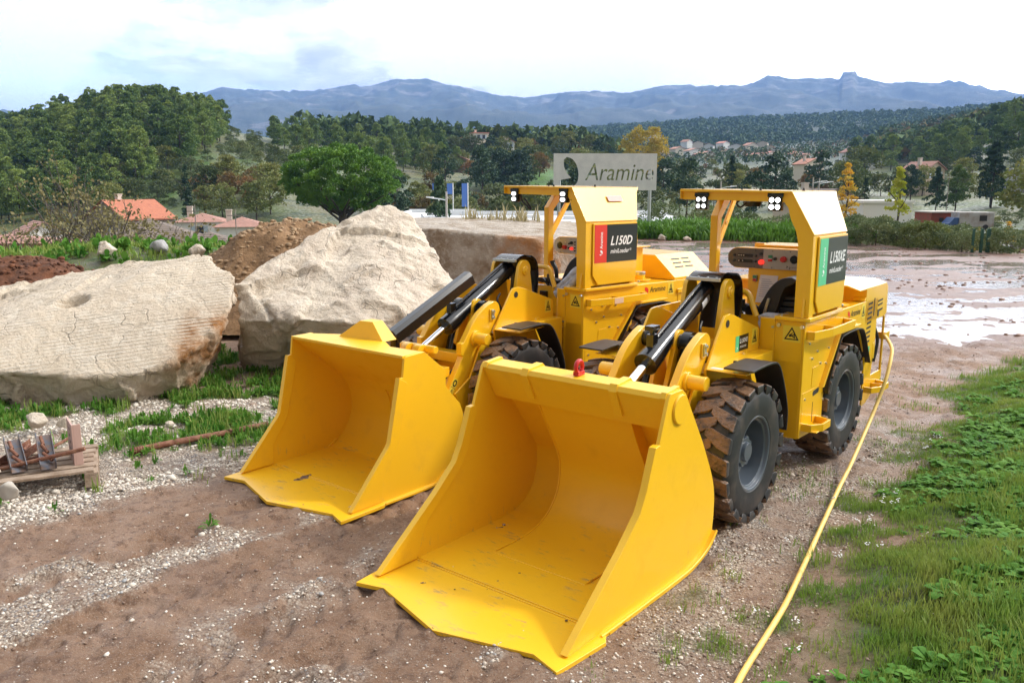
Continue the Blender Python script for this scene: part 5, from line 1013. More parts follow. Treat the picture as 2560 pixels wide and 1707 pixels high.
# ================================================================== GRASS AND WEEDS
gm = mat('grass_blade', (.15, .29, .040), .6, col2=(.32, .36, .08), nscale=3.0, lo=.35, hi=.7, transl=.35)
wmt = mat('weed_leaf', (.070, .20, .025), .75, col2=(.15, .30, .045), nscale=4, transl=.3, spec=.2)
dry = mat('dry_grass', (.42, .36, .20), .8, transl=.3)
def blades(name, x, y, ln, rs, m_, label, per=7, spread=.03, wd=.0035, bend=.5, z=None):
    n = len(x); X = np.repeat(x, per)+rs.normal(0, spread, n*per); Y = np.repeat(y, per)+rs.normal(0, spread, n*per); Ln = np.repeat(ln, per)*rs.uniform(.5, 1.25, n*per); Z = (terr(X, Y) if z is None else np.repeat(z, per))-.004
    th = rs.uniform(0, 6.283, n*per); bd = rs.uniform(.15, 1, n*per)*bend; dx, dy = np.cos(th), np.sin(th); px, py = -dy*wd*(1+Ln*4), dx*wd*(1+Ln*4); out = []
    for t, w in ((0, 1), (.45, .9), (.8, .55), (1, .05)):
        cx = X+dx*Ln*bd*t*t; cy = Y+dy*Ln*bd*t*t; cz = Z+Ln*t*(1-.35*bd*t); out += [np.stack([cx-px*w, cy-py*w, cz], 1), np.stack([cx+px*w, cy+py*w, cz], 1)]
    V = np.stack(out, 1).reshape(-1, 3); b = (np.arange(n*per)*8)[:, None]; F = np.concatenate([b+np.array([[0, 1, 3, 2]]), b+np.array([[2, 3, 5, 4]]), b+np.array([[4, 5, 7, 6]])])
    o = link_mesh(name, np_mesh(name, V, F, [m_], True)); return tag(o, label, 'grass', kind='stuff')
def rosettes(name, x, y, sz, rs, m_, label, per=11, up=.5, z=None, lw=1.0):
    n = len(x); N_ = n*per; S = np.repeat(sz, per)*rs.uniform(.6, 1.15, N_); th = np.tile(np.arange(per)*2.4, n)+rs.uniform(0, 6.3, n).repeat(per)+rs.normal(0, .2, N_); el = rs.uniform(.15, 1.2, N_)*up+.12
    X = np.repeat(x, per)+rs.normal(0, .012, N_); Y = np.repeat(y, per)+rs.normal(0, .012, N_); Z = np.repeat(terr(x, y) if z is None else z, per)+rs.uniform(0, 1, N_)*np.repeat(sz, per)*.35*up; dx, dy = np.cos(th), np.sin(th); out = []
    for t, w in ((0, .05), (.3, .16), (.6, .24), (.85, .17), (1, .02)):
        w = w*lw
        r_ = S*t*np.cos(el); zz = Z+S*(t*np.sin(el)-.45*t*t*np.cos(el)); out += [np.stack([X+dx*r_-dy*S*w, Y+dy*r_+dx*S*w, zz+S*w*.35], 1), np.stack([X+dx*r_+dy*S*w, Y+dy*r_-dx*S*w, zz+S*w*.35], 1)]
    V = np.stack(out, 1).reshape(-1, 3); b = (np.arange(N_)*10)[:, None]; F = np.concatenate([b+np.array([[2*k, 2*k+1, 2*k+3, 2*k+2]]) for k in range(4)])
    return tag(link_mesh(name, np_mesh(name, V, F, [m_], True)), label, 'weeds', kind='stuff')
rs = np.random.RandomState(11)
def under_loader(x, y):
    o_ = np.zeros(len(x), bool)
    for (ox, oy) in ((-.30, 3.73), (-1.578, 5.384)):
        u_ = (x-ox)*UX+(y-oy)*UY; w_ = (x-ox)*UY-(y-oy)*UX; o_ |= (np.abs(w_) < .74)*(u_ > -.17)*(u_ < 1.7)
    return o_
def scatter(n, x0, x1, y0, y1, f, yp=1.0):
    y = y0+(y1-y0)*rs.rand(n)**yp; x = x0+(x1-x0)*rs.rand(n); k = (rs.rand(n) < f(x, y, masks(x, y)))*~under_loader(x, y); return x[k], y[k]
x, y = scatter(215000, -.3, 10, 1.8, 12.5, lambda x, y, m: m['grass']*sstep(-.5, .4, m['vg']+.1)*(.30+.70*sstep(.36, .56, m['n2']))*(x < y*.95+1.2), 1.2)
blades('grass', x, y, .018+.065*fbm(x*2.2, y*2.2, 3, 55)**1.5+.075*sstep(.5, .65, fbm(x*.9, y*.9, 2, 56))*rs.rand(len(x)), rs, gm, 'green grass covering the verge at the right', per=6, wd=.0020)
x, y = scatter(42000, .2, 8, 2.0, 12, lambda x, y, m: sstep(.0, .7, m['vg'])*sstep(.40, .56, fbm(x*1.1, y*1.1, 3, 57))*(x < y*.8+.6))
rosettes('weeds', x, y, .022+.070*rs.rand(len(x))**1.8, rs, wmt, 'broad-leaved weeds growing in the grass verge at the right', per=12, up=.6)
x, y = scatter(17000, -8, -1.6, 3.4, 12.5, lambda x, y, m: np.maximum(m['grass'], .10*sstep(.52, .66, m['n2'])*m['grav'])*(y > 4.6)*.8)
blades('grass', x, y, .05+.09*rs.rand(len(x)), rs, gm, 'low grass and weeds between the gravel and the boulders', per=7, wd=.0030)
x, y = scatter(15000, -7, -1.8, 4.6, 10.5, lambda x, y, m: np.maximum(m['grass']*.8, .06*(m['n2'] > .55)*(m['grav'] > .4)))
rosettes('weeds', x, y, .03+.06*rs.rand(len(x)), rs, wmt, 'leafy weeds at the foot of the boulders', per=14, up=1.3, lw=.5)
x, y = scatter(15000, -12, -1.2, 12, 17.5, lambda x, y, m: m['grass']*sstep(.46, .60, m['n'])*.55); blades('grass', x, y, .04+.13*rs.rand(len(x))**1.8, rs, gm, 'bright grass along the top of the bank behind the boulders', per=7, wd=.006, spread=.06)
x, y = scatter(2500, -12, -1.2, 12, 17.5, lambda x, y, m: m['grass']*sstep(.45, .6, m['n2'])); rosettes('weeds', x, y, .08+.12*rs.rand(len(x)), rs, wmt, 'dark leafy weeds on the bank behind the boulders', per=10, up=1.3)
x, y = scatter(26000, 3, 16, 32, 44, lambda x, y, m: m['grass']*1.0); blades('grass', x, y, .22+.45*fbm(x*.5, y*.5, 3, 77)*rs.rand(len(x))*1.6, rs, mat('meadow_grass', (.13, .27, .03), .6, col2=(.07, .17, .02), nscale=.6, transl=.3), 'tall bright green grass bank behind the wet field', per=8, wd=.014, spread=.14, bend=.7)
x, y = scatter(2600, .3, 5, 2.6, 9, lambda x, y, m: sstep(-1.4, -.3, m['vg'])*sstep(.2, -.3, m['vg'])*sstep(.5, .6, m['n2'])); blades('grass', x, y, .03+.04*rs.rand(len(x)), rs, gm, 'sparse grass tufts on the gravel beside the cable', per=9, wd=.002)
x, y = scatter(500, .3, 5, 3.0, 7, lambda x, y, m: sstep(-1.0, -.4, m['vg'])*sstep(.5, .1, m['vg'])*.35); n = len(x)
q = np.repeat(np.stack([x, y, terr(x, y)+.05], 1), 7, 0)+rs.normal(0, .009, (n*7, 3)); v, f = _ico(); V = (v[None]*.0055*np.array([1, 1, .5])+q[:, None, :]).reshape(-1, 3); tag(link_mesh('wildflowers', np_mesh('wildflowers', V, (f[None]+(np.arange(n*7)*12)[:, None, None]).reshape(-1, 3), [M_WHT], True)), 'tiny white wildflowers along the edge of the grass verge', 'flowers', kind='stuff')
bx = rs.uniform(-.9, .5, 60); by = rs.uniform(15, 15.7, 60); blades('dry_grass', bx, by, .15+.25*rs.rand(60), rs, dry, 'dry grass stalks behind the ribbed top of the stone block', per=5, wd=.006, z=np.full(60, 1.42))
# ================================================================== BACKGROUND: TREES, HOUSES, SIGN
def leaves(cl, per, leaf, rs, up=.3, asp=.45, hollow=.55):
    """cl: (n,4) clump centre + radius -> many small leaf quads"""
    cl = np.asarray(cl, float); n = len(cl)*per; c = np.repeat(cl, per, 0); d = rs.normal(0, 1, (n, 3)); d /= np.linalg.norm(d, axis=1)[:, None]; d[:, 2] = np.where(d[:, 2] < -.35, -d[:, 2]*.6, d[:, 2])
    p = c[:, :3]+d*c[:, 3:4]*(hollow+(1-hollow)*rs.rand(n, 1))*np.array([1, 1, .8]); a = d+rs.normal(0, .55, (n, 3)); a[:, 2] += up; a /= np.linalg.norm(a, axis=1)[:, None]
    b = np.cross(a, rs.normal(0, 1, (n, 3))); b /= np.linalg.norm(b, axis=1)[:, None]; s = leaf*rs.uniform(.6, 1.4, (n, 1)); a = a*s; b = b*s*asp
    V = np.stack([p-b*.6, p+a*.5-b, p+a, p+a*.5+b], 1).reshape(-1, 3); F = np.arange(n*4).reshape(-1, 4); return V, F
def trunk(mb, h, r, rs, branches=5, lean=.1, top=.75, reach=.35):
    P_ = [(0, 0, -.3)]; x = y = 0
    for k in range(1, 6): x += rs.uniform(-1, 1)*lean*h*.12; y += rs.uniform(-1, 1)*lean*h*.12; P_.append((x, y, h*top*k/5))
    mb.tube(P_, [r, r*.35], 8, 2)
    for k in range(branches):
        t = rs.uniform(.4, .95); i = min(int(t*5), 4); q = Vector(P_[i]).lerp(Vector(P_[i+1]), t*5-i); a = rs.uniform(0, 6.3); L_ = h*reach*rs.uniform(.6, 1.1); e = q+Vector((math.cos(a)*L_, math.sin(a)*L_, L_*rs.uniform(.4, .9))); mb.tube([q, q.lerp(e, .5)+Vector((0, 0, -.05*L_)), e], [r*.4, r*.1], 6, 2)
bark = mat('bark', (.10, .075, .055), .9, col2=(.055, .04, .03), nscale=6)
LEAF = dict(pine=mat('pine_needles', (.130, .215, .050), .7, col2=(.22, .30, .070), nscale=.35, rand=.35, transl=.12), dark=mat('dark_needles', (.040, .090, .042), .7, col2=(.07, .12, .055), nscale=.5, rand=.2),
            oak=mat('olive_leaves', (.115, .165, .040), .7, col2=(.18, .19, .055), nscale=.4, rand=.45, transl=.2), rust=mat('russet_leaves', (.26, .15, .045), .7, col2=(.15, .14, .04), nscale=.5, rand=.3, transl=.2), gold=mat('golden_leaves', (.62, .40, .03), .6, col2=(.50, .42, .06), nscale=.8, rand=.2, transl=.3),
            lime=mat('lime_leaves', (.50, .48, .05), .6, col2=(.30, .38, .04), nscale=.8, transl=.3), grey=mat('grey_green_leaves', (.13, .18, .075), .7, col2=(.18, .20, .07), nscale=.6, rand=.3, transl=.2), stone=mat('stone_pine_needles', (.070, .175, .018), .6, col2=(.19, .34, .035), nscale=.7, transl=.1))
def ell_clumps(rs, n, w, h, z0, cr, jitter=.25, flat=1.0, cone=0.0):
    out = []
    for i in range(n):
        a = rs.uniform(0, 6.283); t = rs.uniform(-.85, 1)*1.0; rr = math.sqrt(max(0, 1-t*t))*(rs.uniform(.45, 1)) ; k = 1-cone*(t+1)/2
        out.append((math.cos(a)*w*rr*k, math.sin(a)*w*rr*k, z0+h*(t+1)/2+rs.uniform(-1, 1)*jitter*h*.15, cr*rs.uniform(.7, 1.3)*max(.35, k if cone else 1)))
    return out
def make_tree(name, kind, rs, h, w, z0, ncl, cr, per, leaf, cone=0, top=.75, tr=.18, up=.3, br=5):
    t = MB(); trunk(t, h, tr, rs, br, top=top); rt = None
    V, F = leaves(ell_clumps(rs, ncl, w, h-z0, z0, cr, cone=cone), per, leaf, rs, up)
    return t, np_mesh(name, V, F, [LEAF[kind]], False)
PROTO = {}
def proto(key, name, kind, n, **k):
    PROTO[key] = []
    for i in range(n):
        rs = np.random.RandomState(hash_(key)+i*13); t, me = make_tree(name+'_crown', kind, rs, **k); o = t.build('trunk', bark, None); tm = o.data; bpy.data.objects.remove(o); PROTO[key].append((tm, me, k['h']))
def hash_(s): return sum((i+1)*ord(c) for i, c in enumerate(s)) % 10000
proto('pine', 'pine', 'pine', 6, h=10, w=3.2, z0=.9, ncl=54, cr=1.05, per=110, leaf=.30, cone=.50)
proto('dark', 'dark', 'dark', 2, h=10, w=3.2, z0=1.5, ncl=40, cr=1.1, per=60, leaf=.42, cone=.3)
proto('oak', 'oak', 'oak', 4, h=8, w=3.8, z0=1.3, ncl=40, cr=1.2, per=60, leaf=.42)
proto('grey', 'grey', 'grey', 2, h=6, w=3.0, z0=.8, ncl=34, cr=1.0, per=60, leaf=.36)
proto('rust', 'rust', 'rust', 2, h=6, w=3.0, z0=1, ncl=34, cr=1.0, per=60, leaf=.38)
proto('cypress', 'cypress', 'dark', 2, h=11, w=1.3, z0=.4, ncl=44, cr=.62, per=60, leaf=.32, cone=.75, up=1.0)
proto('cedar', 'cedar', 'dark', 2, h=12, w=4.4, z0=.8, ncl=70, cr=1.0, per=60, leaf=.40, cone=.95)
proto('gold', 'gold', 'gold', 2, h=9, w=1.5, z0=.8, ncl=46, cr=.55, per=46, leaf=.22, cone=.55, up=.8)
proto('limep', 'lime', 'lime', 1, h=9, w=1.4, z0=.8, ncl=50, cr=.55, per=50, leaf=.22, cone=.6, up=.8)
proto('bush', 'bush', 'grey', 3, h=2.6, w=1.5, z0=.1, ncl=26, cr=.55, per=70, leaf=.15, tr=.06, top=.5)
proto('greenbush', 'greenbush', 'oak', 2, h=2.4, w=1.6, z0=.1, ncl=26, cr=.55, per=70, leaf=.15, tr=.06, top=.5)
cnt = {}
def plant(key, name, c, D, s, label, cat='tree', group=None, sz=1, zoff=0, small=False):
    x, y, z = at_col(c, D); v = PROTO[key][random.randrange(len(PROTO[key]))]; root = empty(name, (x, y, z+zoff-.1), random.uniform(0, 6.28), label, cat, group); root.scale = (s, s, s*sz)
    link_mesh('trunk' if cat == 'tree' else 'stem', v[0], root); link_mesh('crown' if cat == 'tree' else 'foliage', v[1], root); cnt[key] = cnt.get(key, 0)+1; return root
random.seed(21)
HUE = dict(oak='olive-green', dark='dark green', grey='grey-green', rust='russet brown')
def zone(c, D, cs, cn, ds, dn): return cn[sum(c > v for v in cs)], dn[sum(D > v for v in ds)]
def region(n, poly, mind=0):
    out = []; cs = [p[0] for p in poly]; ds = [p[1] for p in poly]; tries = 0
    while len(out) < n and tries < n*60:
        tries += 1; c = random.uniform(min(cs), max(cs)); D = random.uniform(min(ds), max(ds)); ins = False; j = len(poly)-1
        for i in range(len(poly)):
            if (poly[i][1] > D) != (poly[j][1] > D) and c < (poly[j][0]-poly[i][0])*(D-poly[i][1])/(poly[j][1]-poly[i][1])+poly[i][0]: ins = not ins
            j = i
        if not ins: continue
        if mind and any(math.hypot((c-a)*D/1898., D-b) < mind for a, b in out): continue
        out.append((c, D))
    return out
# wooded hill on the left
for c, D in region(205, [(-60, 125), (150, 125), (240, 128), (325, 150), (440, 160), (505, 176), (535, 200), (535, 240), (500, 250), (-60, 245)], 2.7):
    zn = zone(c, D, (100, 240, 380), ('at the left end', 'left of the middle', 'right of the middle', 'at the right end'), (160, 200), ('on the lower slope', 'halfway up', 'near the crest')); plant('pine', 'pine_tree', c, D, random.uniform(.72, 1.02)*(1 if D > 150 else .8), 'mid-green pine '+zn[1]+' on the wooded left hill, '+zn[0], group='left hill pines '+zn[1]+' '+zn[0])
# pines along the middle ridge
for c, D in region(74, [(625, 262), (650, 225), (700, 205), (1000, 205), (1060, 230), (1060, 300), (760, 300), (660, 275)], 3.4):
    zn = zone(c, D, (720, 850, 960), ('at its left end', 'above the umbrella pine', 'right of the umbrella pine', 'at its right end'), (245,), ('on the near slope', 'along the crest')); plant('pine', 'pine_tree', c, D, random.uniform(.62, .88), 'pine '+zn[1]+' of the middle ridge, '+zn[0], group='middle ridge pines '+zn[1]+' '+zn[0])
plant('pine', 'pine_tree', 1058, 300, .85, 'single flat-topped pine standing clear of the middle ridge', sz=1.15)
for c, D in region(16, [(575, 175), (640, 160), (720, 150), (720, 200), (610, 220)], 4): zn = zone(c, D, (650,), ('by the bare saddle', 'touching the umbrella pine'), (185,), ('lower', 'upper')); plant(random.choice(['oak', 'grey']), 'scrub_tree', c, D, random.uniform(.35, .6), zn[1]+' dark scrubby tree on the slope '+zn[0], group='scrub trees '+zn[1]+' '+zn[0])
for c, D in ((505, 214), (520, 222), (533, 230), (541, 236), (528, 214), (512, 205)): plant('pine', 'pine_tree', c, D, random.uniform(.85, 1.0), 'pine at the very right end of the left hill, against the mountains', group='last pines of the left hill')
for c, D in region(26, [(460, 118), (640, 112), (640, 135), (470, 140)], 4): k = random.choice(['rust', 'oak']); zn = zone(c, D, (520, 580), ('behind the white house', 'between the white house and the dirt heap', 'behind the dirt heap'), (999,), ('', '')); plant(k, 'orchard_tree', c, D, random.uniform(.45, .7), 'low '+HUE[k]+' orchard tree '+zn[0], group=HUE[k]+' orchard trees '+zn[0])
for c, D in region(60, [(950, 140), (1110, 150), (1110, 175), (1240, 205), (1400, 200), (1400, 300), (1060, 300), (1000, 200)], 4.2): k = random.choice(['oak', 'oak', 'dark', 'grey', 'rust']); zn = zone(c, D, (1110, 1240), ('left of the green field', 'behind the green field', 'behind the metal sign'), (999,), ('', '')); plant(k, 'broadleaf_tree', c, D, random.uniform(.65, .98), HUE[k]+' broadleaf tree '+zn[0], group=HUE[k]+' trees '+zn[0])
for c, D in region(9, [(1110, 178), (1205, 178), (1205, 190), (1110, 190)], 3): plant('dark', 'dark_tree', c, D, .85, 'dark blue-green tree in the row above the first loader canopy', group='dark row of trees by the field')
for c, D in region(74, [(1340, 120), (1930, 110), (1930, 330), (1400, 330)], 5): k = random.choice(['oak', 'oak', 'grey', 'rust', 'dark', 'oak']); zn = zone(c, D, (1520, 1680, 1810), ('behind the metal sign', 'just right of the metal sign', 'above the near loader canopy', 'right of the near loader canopy'), (190,), ('near', 'farther')); plant(k, 'broadleaf_tree', c, D, random.uniform(.5, .9)*(1 if D < 190 else .66), zn[1]+' '+HUE[k]+' valley tree '+zn[0], group=zn[1]+' '+HUE[k]+' valley trees '+zn[0])
for c, D in region(92, [(1930, 300), (2090, 240), (2250, 200), (2420, 190), (2420, 390), (2150, 400), (1930, 380)], 4.6): zn = zone(c, D, (2060, 2180, 2290), ('at its left foot', 'on its left shoulder', 'on its right shoulder', 'at the photo edge'), (280,), ('low', 'high')); plant('pine', 'pine_tree', c, D, random.uniform(.8, 1.15), 'dark pine '+zn[1]+' on the wooded right hill, '+zn[0], group='right hill pines '+zn[1]+' '+zn[0])
for c, D in region(22, [(1930, 130), (2420, 100), (2420, 190), (1930, 220)], 6): k = random.choice(['oak', 'grey', 'dark']); zn = zone(c, D, (2100, 2250), ('left of the tall beige house', 'around the cedars', 'at the photo edge'), (999,), ('', '')); plant(k, 'broadleaf_tree', c, D, random.uniform(.55, .85), HUE[k]+' tree at the foot of the right hill, '+zn[0], group=HUE[k]+' foothill trees '+zn[0])
for c, D in region(34, [(870, 100), (1330, 90), (1330, 128), (870, 135)], 4.5):
    k = random.choice(['oak', 'grey', 'rust', 'dark']); zn = zone(c, D, (990, 1120, 1250), ('right of the umbrella pine', 'behind the blue banners', 'below the green field', 'behind the far loader canopy'), (999,), ('', '')); plant(k, 'broadleaf_tree', c, D, random.uniform(.55, .85), 'near '+HUE[k]+' tree '+zn[0], group='near '+HUE[k]+' trees '+zn[0])
for c, D in region(46, [(335, 128), (470, 135), (620, 175), (625, 262), (560, 262), (430, 150)], 5):
    zn = zone(c, D, (440, 530), ('on its left part', 'on its middle', 'near the bare saddle'), (175,), ('Lower', 'Upper')); plant(random.choice(['bush', 'greenbush']), 'bush', c, D, random.uniform(.5, 1.1), zn[1]+' dull green bush on the grassy hillside, '+zn[0], 'bush', 'hillside bushes '+zn[1]+' '+zn[0])
# trees one can tell apart
plant('cypress', 'cypress', 452, 118, .68, 'dark cypress standing alone beside the orange-roofed house'); plant('cypress', 'cypress', 1663, 150, .80, 'tall dark cypress in the valley right of the sign')
plant('cypress', 'cypress', 1156, 268, .62, 'dark cypress left of the small white hill house'); plant('cypress', 'cypress', 1166, 270, .55, 'shorter dark cypress beside its twin at the white hill house')
plant('cypress', 'cypress', 2120, 150, .5, 'dark cypress right of the tall beige house'); plant('cypress', 'cypress', 1962, 105, .55, 'dark cypress behind the golden poplar at the canopy')
plant('gold', 'poplar', 1921, 78, .82, 'golden yellow poplar rising behind the near loader canopy'); plant('limep', 'poplar', 2034, 60, .70, 'slender lime-yellow poplar standing alone right of the near loader')
plant('gold', 'yellow_shrub', 2288, 45, .30, 'golden shrub beside the white scrap truck', 'shrub', sz=.7); plant('gold', 'yellow_shrub', 2222, 42, .24, 'yellow shrub in front of the scrap truck by the green posts', 'shrub', sz=.7)
plant('cedar', 'cedar', 2243, 118, .78, 'broad dark conical cedar at the right'); plant('cedar', 'cedar', 2120, 112, .50, 'smaller dark cedar left of the round-topped pine'); plant('cedar', 'cedar', 1015, 62, .50, 'dark bushy conifer behind the street lamp', sz=1.45)
plant('pine', 'pine_tree', 2165, 118, .62, 'round-topped green pine between the two cedars'); plant('oak', 'broadleaf_tree', 1955, 180, 1.15, 'big brown-green tree left of the tall beige house'); plant('oak', 'broadleaf_tree', 2345, 80, .75, 'brownish tree at the right edge above the scrap yard')
yl = empty('yellow_tree', at_col(1468, 215), 0, 'big yellow autumn tree rising behind the metal sign', 'tree')
rsy = np.random.RandomState(4); t = MB(); trunk(t, 10, .2, rsy, 6); t.build('trunk', bark, yl); V, F = leaves(ell_clumps(rsy, 90, 5.6, 12.5, 1.5, 1.3), 80, .42, rsy); link_mesh('crown', np_mesh('crown', V, F, [mat('ochre_leaves', (.58, .42, .05), .7, col2=(.36, .32, .05), nscale=.35, transl=.25)]), yl)
# bushes at the edge of the wet field
for c, D in region(60, [(1930, 31), (2190, 27.6), (2200, 31), (1930, 37)], .8): zn = zone(c, D, (2010, 2090), ('next to the near loader', 'in the middle of the thicket', 'towards the green posts'), (999,), ('', '')); plant(random.choice(['bush', 'greenbush', 'bush']), 'bush', c, D, random.uniform(.27, .44), 'grey-green bush at the far edge of the wet field, '+zn[0], 'bush', 'field edge bushes '+zn[0])
for c, D in region(16, [(1500, 41), (1900, 37.5), (1900, 46), (1500, 48)], 1.3): plant('bush', 'bush', c, D, random.uniform(.45, .65), 'loose grey-green bush behind the bright grass bank', 'bush', 'bushes behind the grass bank')
for c, D in region(4, [(2245, 27), (2300, 26.5), (2300, 28), (2245, 29)], .8): plant('bush', 'bush', c, D, random.uniform(.26, .36), 'dark green bush right of the green posts', 'bush', 'bushes right of the green posts')
for c, D in region(40, [(1930, 55), (2400, 50), (2400, 95), (1930, 95)], 3): plant(random.choice(['bush', 'greenbush']), 'bush', c, D, random.uniform(.35, .65), 'dull green bush on the rough ground around the scrap yard', 'bush', 'bushes around the scrap yard')
for c, D in region(26, [(-40, 70), (230, 70), (400, 72), (640, 62), (640, 92), (-40, 92)], 3): plant(random.choice(['bush', 'greenbush', 'bush']), 'bush', c, D, random.uniform(.6, 1.0), 'brown-green bush among the village roofs at the left', 'bush', 'bushes among the left village roofs')
for c, D in region(30, [(120, 112), (420, 118), (480, 165), (340, 160), (150, 122)], 4): zn = zone(c, D, (240, 340), ('behind the bare tree', 'above the orange roof', 'beside the lone cypress'), (999,), ('', '')); plant(random.choice(['grey', 'oak', 'bush']), 'scrub_tree', c, D, random.uniform(.35, .6), 'pale scrub tree at the foot of the left hill, '+zn[0], group='left hill scrub '+zn[0])
# the umbrella pine
def umbrella():
    D = 72; x, y, z = at_col(797, D); root = empty('umbrella_pine', (x, y, z), 0, 'big bright green umbrella pine with a broad rounded crown behind the peaked boulder', 'tree'); rs = np.random.RandomState(2)
    zt = CAMH+(432-332)*D/1898.-z; zb = CAMH+(432-500)*D/1898.-z; W = 146*D/1898.; t = MB(); t.tube([(0, 0, -.5), (.05, 0, zb-.2), (-.1, 0, zb+1.0), (.1, 0, zb+2.5)], [.42, .22], 10, 3)
    for k in range(16):
        a = 2*math.pi*k/16+rs.uniform(-.2, .2); L_ = W*rs.uniform(.5, .85); t.tube([(0, 0, zb+rs.uniform(-.6, 1)), (math.cos(a)*L_*.4, math.sin(a)*L_*.4, zb+.9), (math.cos(a)*L_, math.sin(a)*L_, zb+1.6+rs.rand()*2)], [.13, .04], 6, 3)
    t.build('trunk', bark, root); cl = []; zc = CAMH+(432-418)*D/1898.-z; HU = zt-zc; HL = zc-zb+.2; n = 210
    for i in range(n):
        ph = i*2.39996+rs.uniform(-.25, .25); v = 1-2*(i+.5)/n; rr = math.sqrt(1-v*v)
        if v < 0: rr = rr**.75*(1+.12*v)
        k = rs.uniform(.76, 1.0); cl.append((math.cos(ph)*W*.90*rr*k, math.sin(ph)*W*.90*rr*k, zc+(v*(HU-.35) if v > 0 else v*HL*.78)*k, rs.uniform(.38, .66)))
    for i in range(34): a = rs.uniform(0, 6.283); u = rs.uniform(.0, .5); cl.append((math.cos(a)*W*u, math.sin(a)*W*u, zc+rs.uniform(-.8, .7)*HU, .8))
    V, F = leaves(cl, 300, .17, rs, up=.8, asp=.30, hollow=.72); link_mesh('crown', np_mesh('crown', V, F, [LEAF['stone']]), root)
umbrella()
# bare tree at the left
def bare(c, D, h, lab, seed, lean=0, n=7):
    x, y, z = at_col(c, D); z0 = -2.2; root = empty('bare_tree', (x, y, z), 0, lab, 'tree'); rs = random.Random(seed); t = MB(); ends = []
    def br(p, d, L_, r, lev):
        e = p+d*L_; mid = p.lerp(e, .5)+Vector((rs.uniform(-.08, .08), rs.uniform(-.08, .08), rs.uniform(-.02, .08)))*L_; t.tube([p, mid, e], [r, r*.55], 6 if lev < 2 else 4, 2)
        if lev >= 4: ends.append(e); return
        for k in range(4 if lev < 3 else 3):
            nd = (d+Vector((rs.uniform(-.8, .8), rs.uniform(-.8, .8), rs.uniform(-.25, .6)))).normalized(); q = p.lerp(e, rs.uniform(.45, 1)); br(q, nd, L_*rs.uniform(.55, .8), r*.5, lev+1)
    for k in range(n): a = rs.uniform(0, 6.28); br(Vector((rs.uniform(-.2, .2), rs.uniform(-.2, .2), 0)), Vector((math.cos(a)*.45+lean, math.sin(a)*.4, 1)).normalized(), h*.36, .10, 1)
    t.build('branches', mat('grey_bark', (.12, .10, .085), .9), root); r2 = np.random.RandomState(seed); cl = [(e.x, e.y, e.z, .35) for e in ends]; V, F = leaves(cl, 6, .12, r2); link_mesh('sparse_leaves', np_mesh('sparse_leaves', V, F, [mat('sparse_leaves', (.20, .17, .07), .8, transl=.2)]), root)
bare(150, 33, 8.2, 'nearly bare grey-branched tree left of the orange-roofed house', 3); bare(235, 30, 6.2, 'leaning bare tree with yellowish twigs in front of the brown tiled roof', 6, lean=.7, n=4)
# distant woods: one mass
def wood():
    rs = np.random.RandomState(8); n = 30000; c = rs.uniform(-350, 2700, n); D = np.exp(rs.uniform(math.log(290), math.log(1950), n)); x = (c*S_-1280)/2066./.9835*D; m = fbm(x/60, D/90, 3, 31)
    town = sstep(1400, 1480, c)*sstep(1980, 1900, c)*sstep(330, 360, D)*sstep(820, 760, D); k = rs.rand(n) < (np.where(D > 820, 1, .55))*(1-town*.55)*((c < 1430)+(c > 1990)+(D > 380) > 0)*((c < 450)+(c > 670)+(D > 800) > 0)*np.where(m > .42, 1, .6); x, D, c = x[k], D[k], c[k]; n = len(x); z = terr(x, D)
    per = 26; s = rs.uniform(.7, 1.2, n)*(1+D/2600)*np.where((c > 1430)*(c < 1990)*(D < 820), .48, 1); d = rs.normal(0, 1, (n, per, 3)); d /= np.linalg.norm(d, axis=2)[..., None]; d[..., 2] = np.abs(d[..., 2])*1.0; P_ = d*np.array([3.4, 3.4, 5.0])*s[:, None, None]+np.stack([x, D, z+2.0*s], 1)[:, None, :]; P_ = P_.reshape(-1, 3)
    a = d.reshape(-1, 3)+rs.normal(0, .5, (n*per, 3)); a /= np.linalg.norm(a, axis=1)[:, None]; b = np.cross(a, rs.normal(0, 1, a.shape)); b /= np.linalg.norm(b, axis=1)[:, None]; q = (1.5*np.repeat(s, per)*rs.uniform(.7, 1.3, n*per))[:, None]; V = np.stack([P_-b*q, P_+a*q*.4-b*q*.3, P_+a*q, P_+b*q], 1).reshape(-1, 3)
    mt = bpy.data.materials.new('woodland'); nt, N, L, bs = nodes(mt); at = N.new('ShaderNodeAttribute'); at.attribute_name = 'tone'; r = N.new('ShaderNodeValToRGB'); L.new(at.outputs['Fac'], r.inputs[0]); e = r.color_ramp.elements; e.new(.6); e.new(.85)
    for q_, (p, cc) in zip(e, ((0, (.065, .115, .036)), (.6, (.10, .155, .045)), (.85, (.15, .16, .050)), (1, (.24, .15, .05)))): q_.position = p; q_.color = (*cc, 1)
    L.new(r.outputs[0], bs.inputs['Base Color']); bs.inputs['Roughness'].default_value = .9; me = np_mesh('woodland', V, np.arange(len(V)).reshape(-1, 4), [mt]); at = me.attributes.new('tone', 'FLOAT', 'POINT'); tn = rs.rand(n)*np.where((D < 800)*(c > 1300), 1, .72); at.data.foreach_set('value', np.repeat(tn, per*4).astype(np.float32)); tag(link_mesh('woodland', me), 'far-off woods covering the low hills beyond the valley', 'woodland', kind='stuff')
wood()
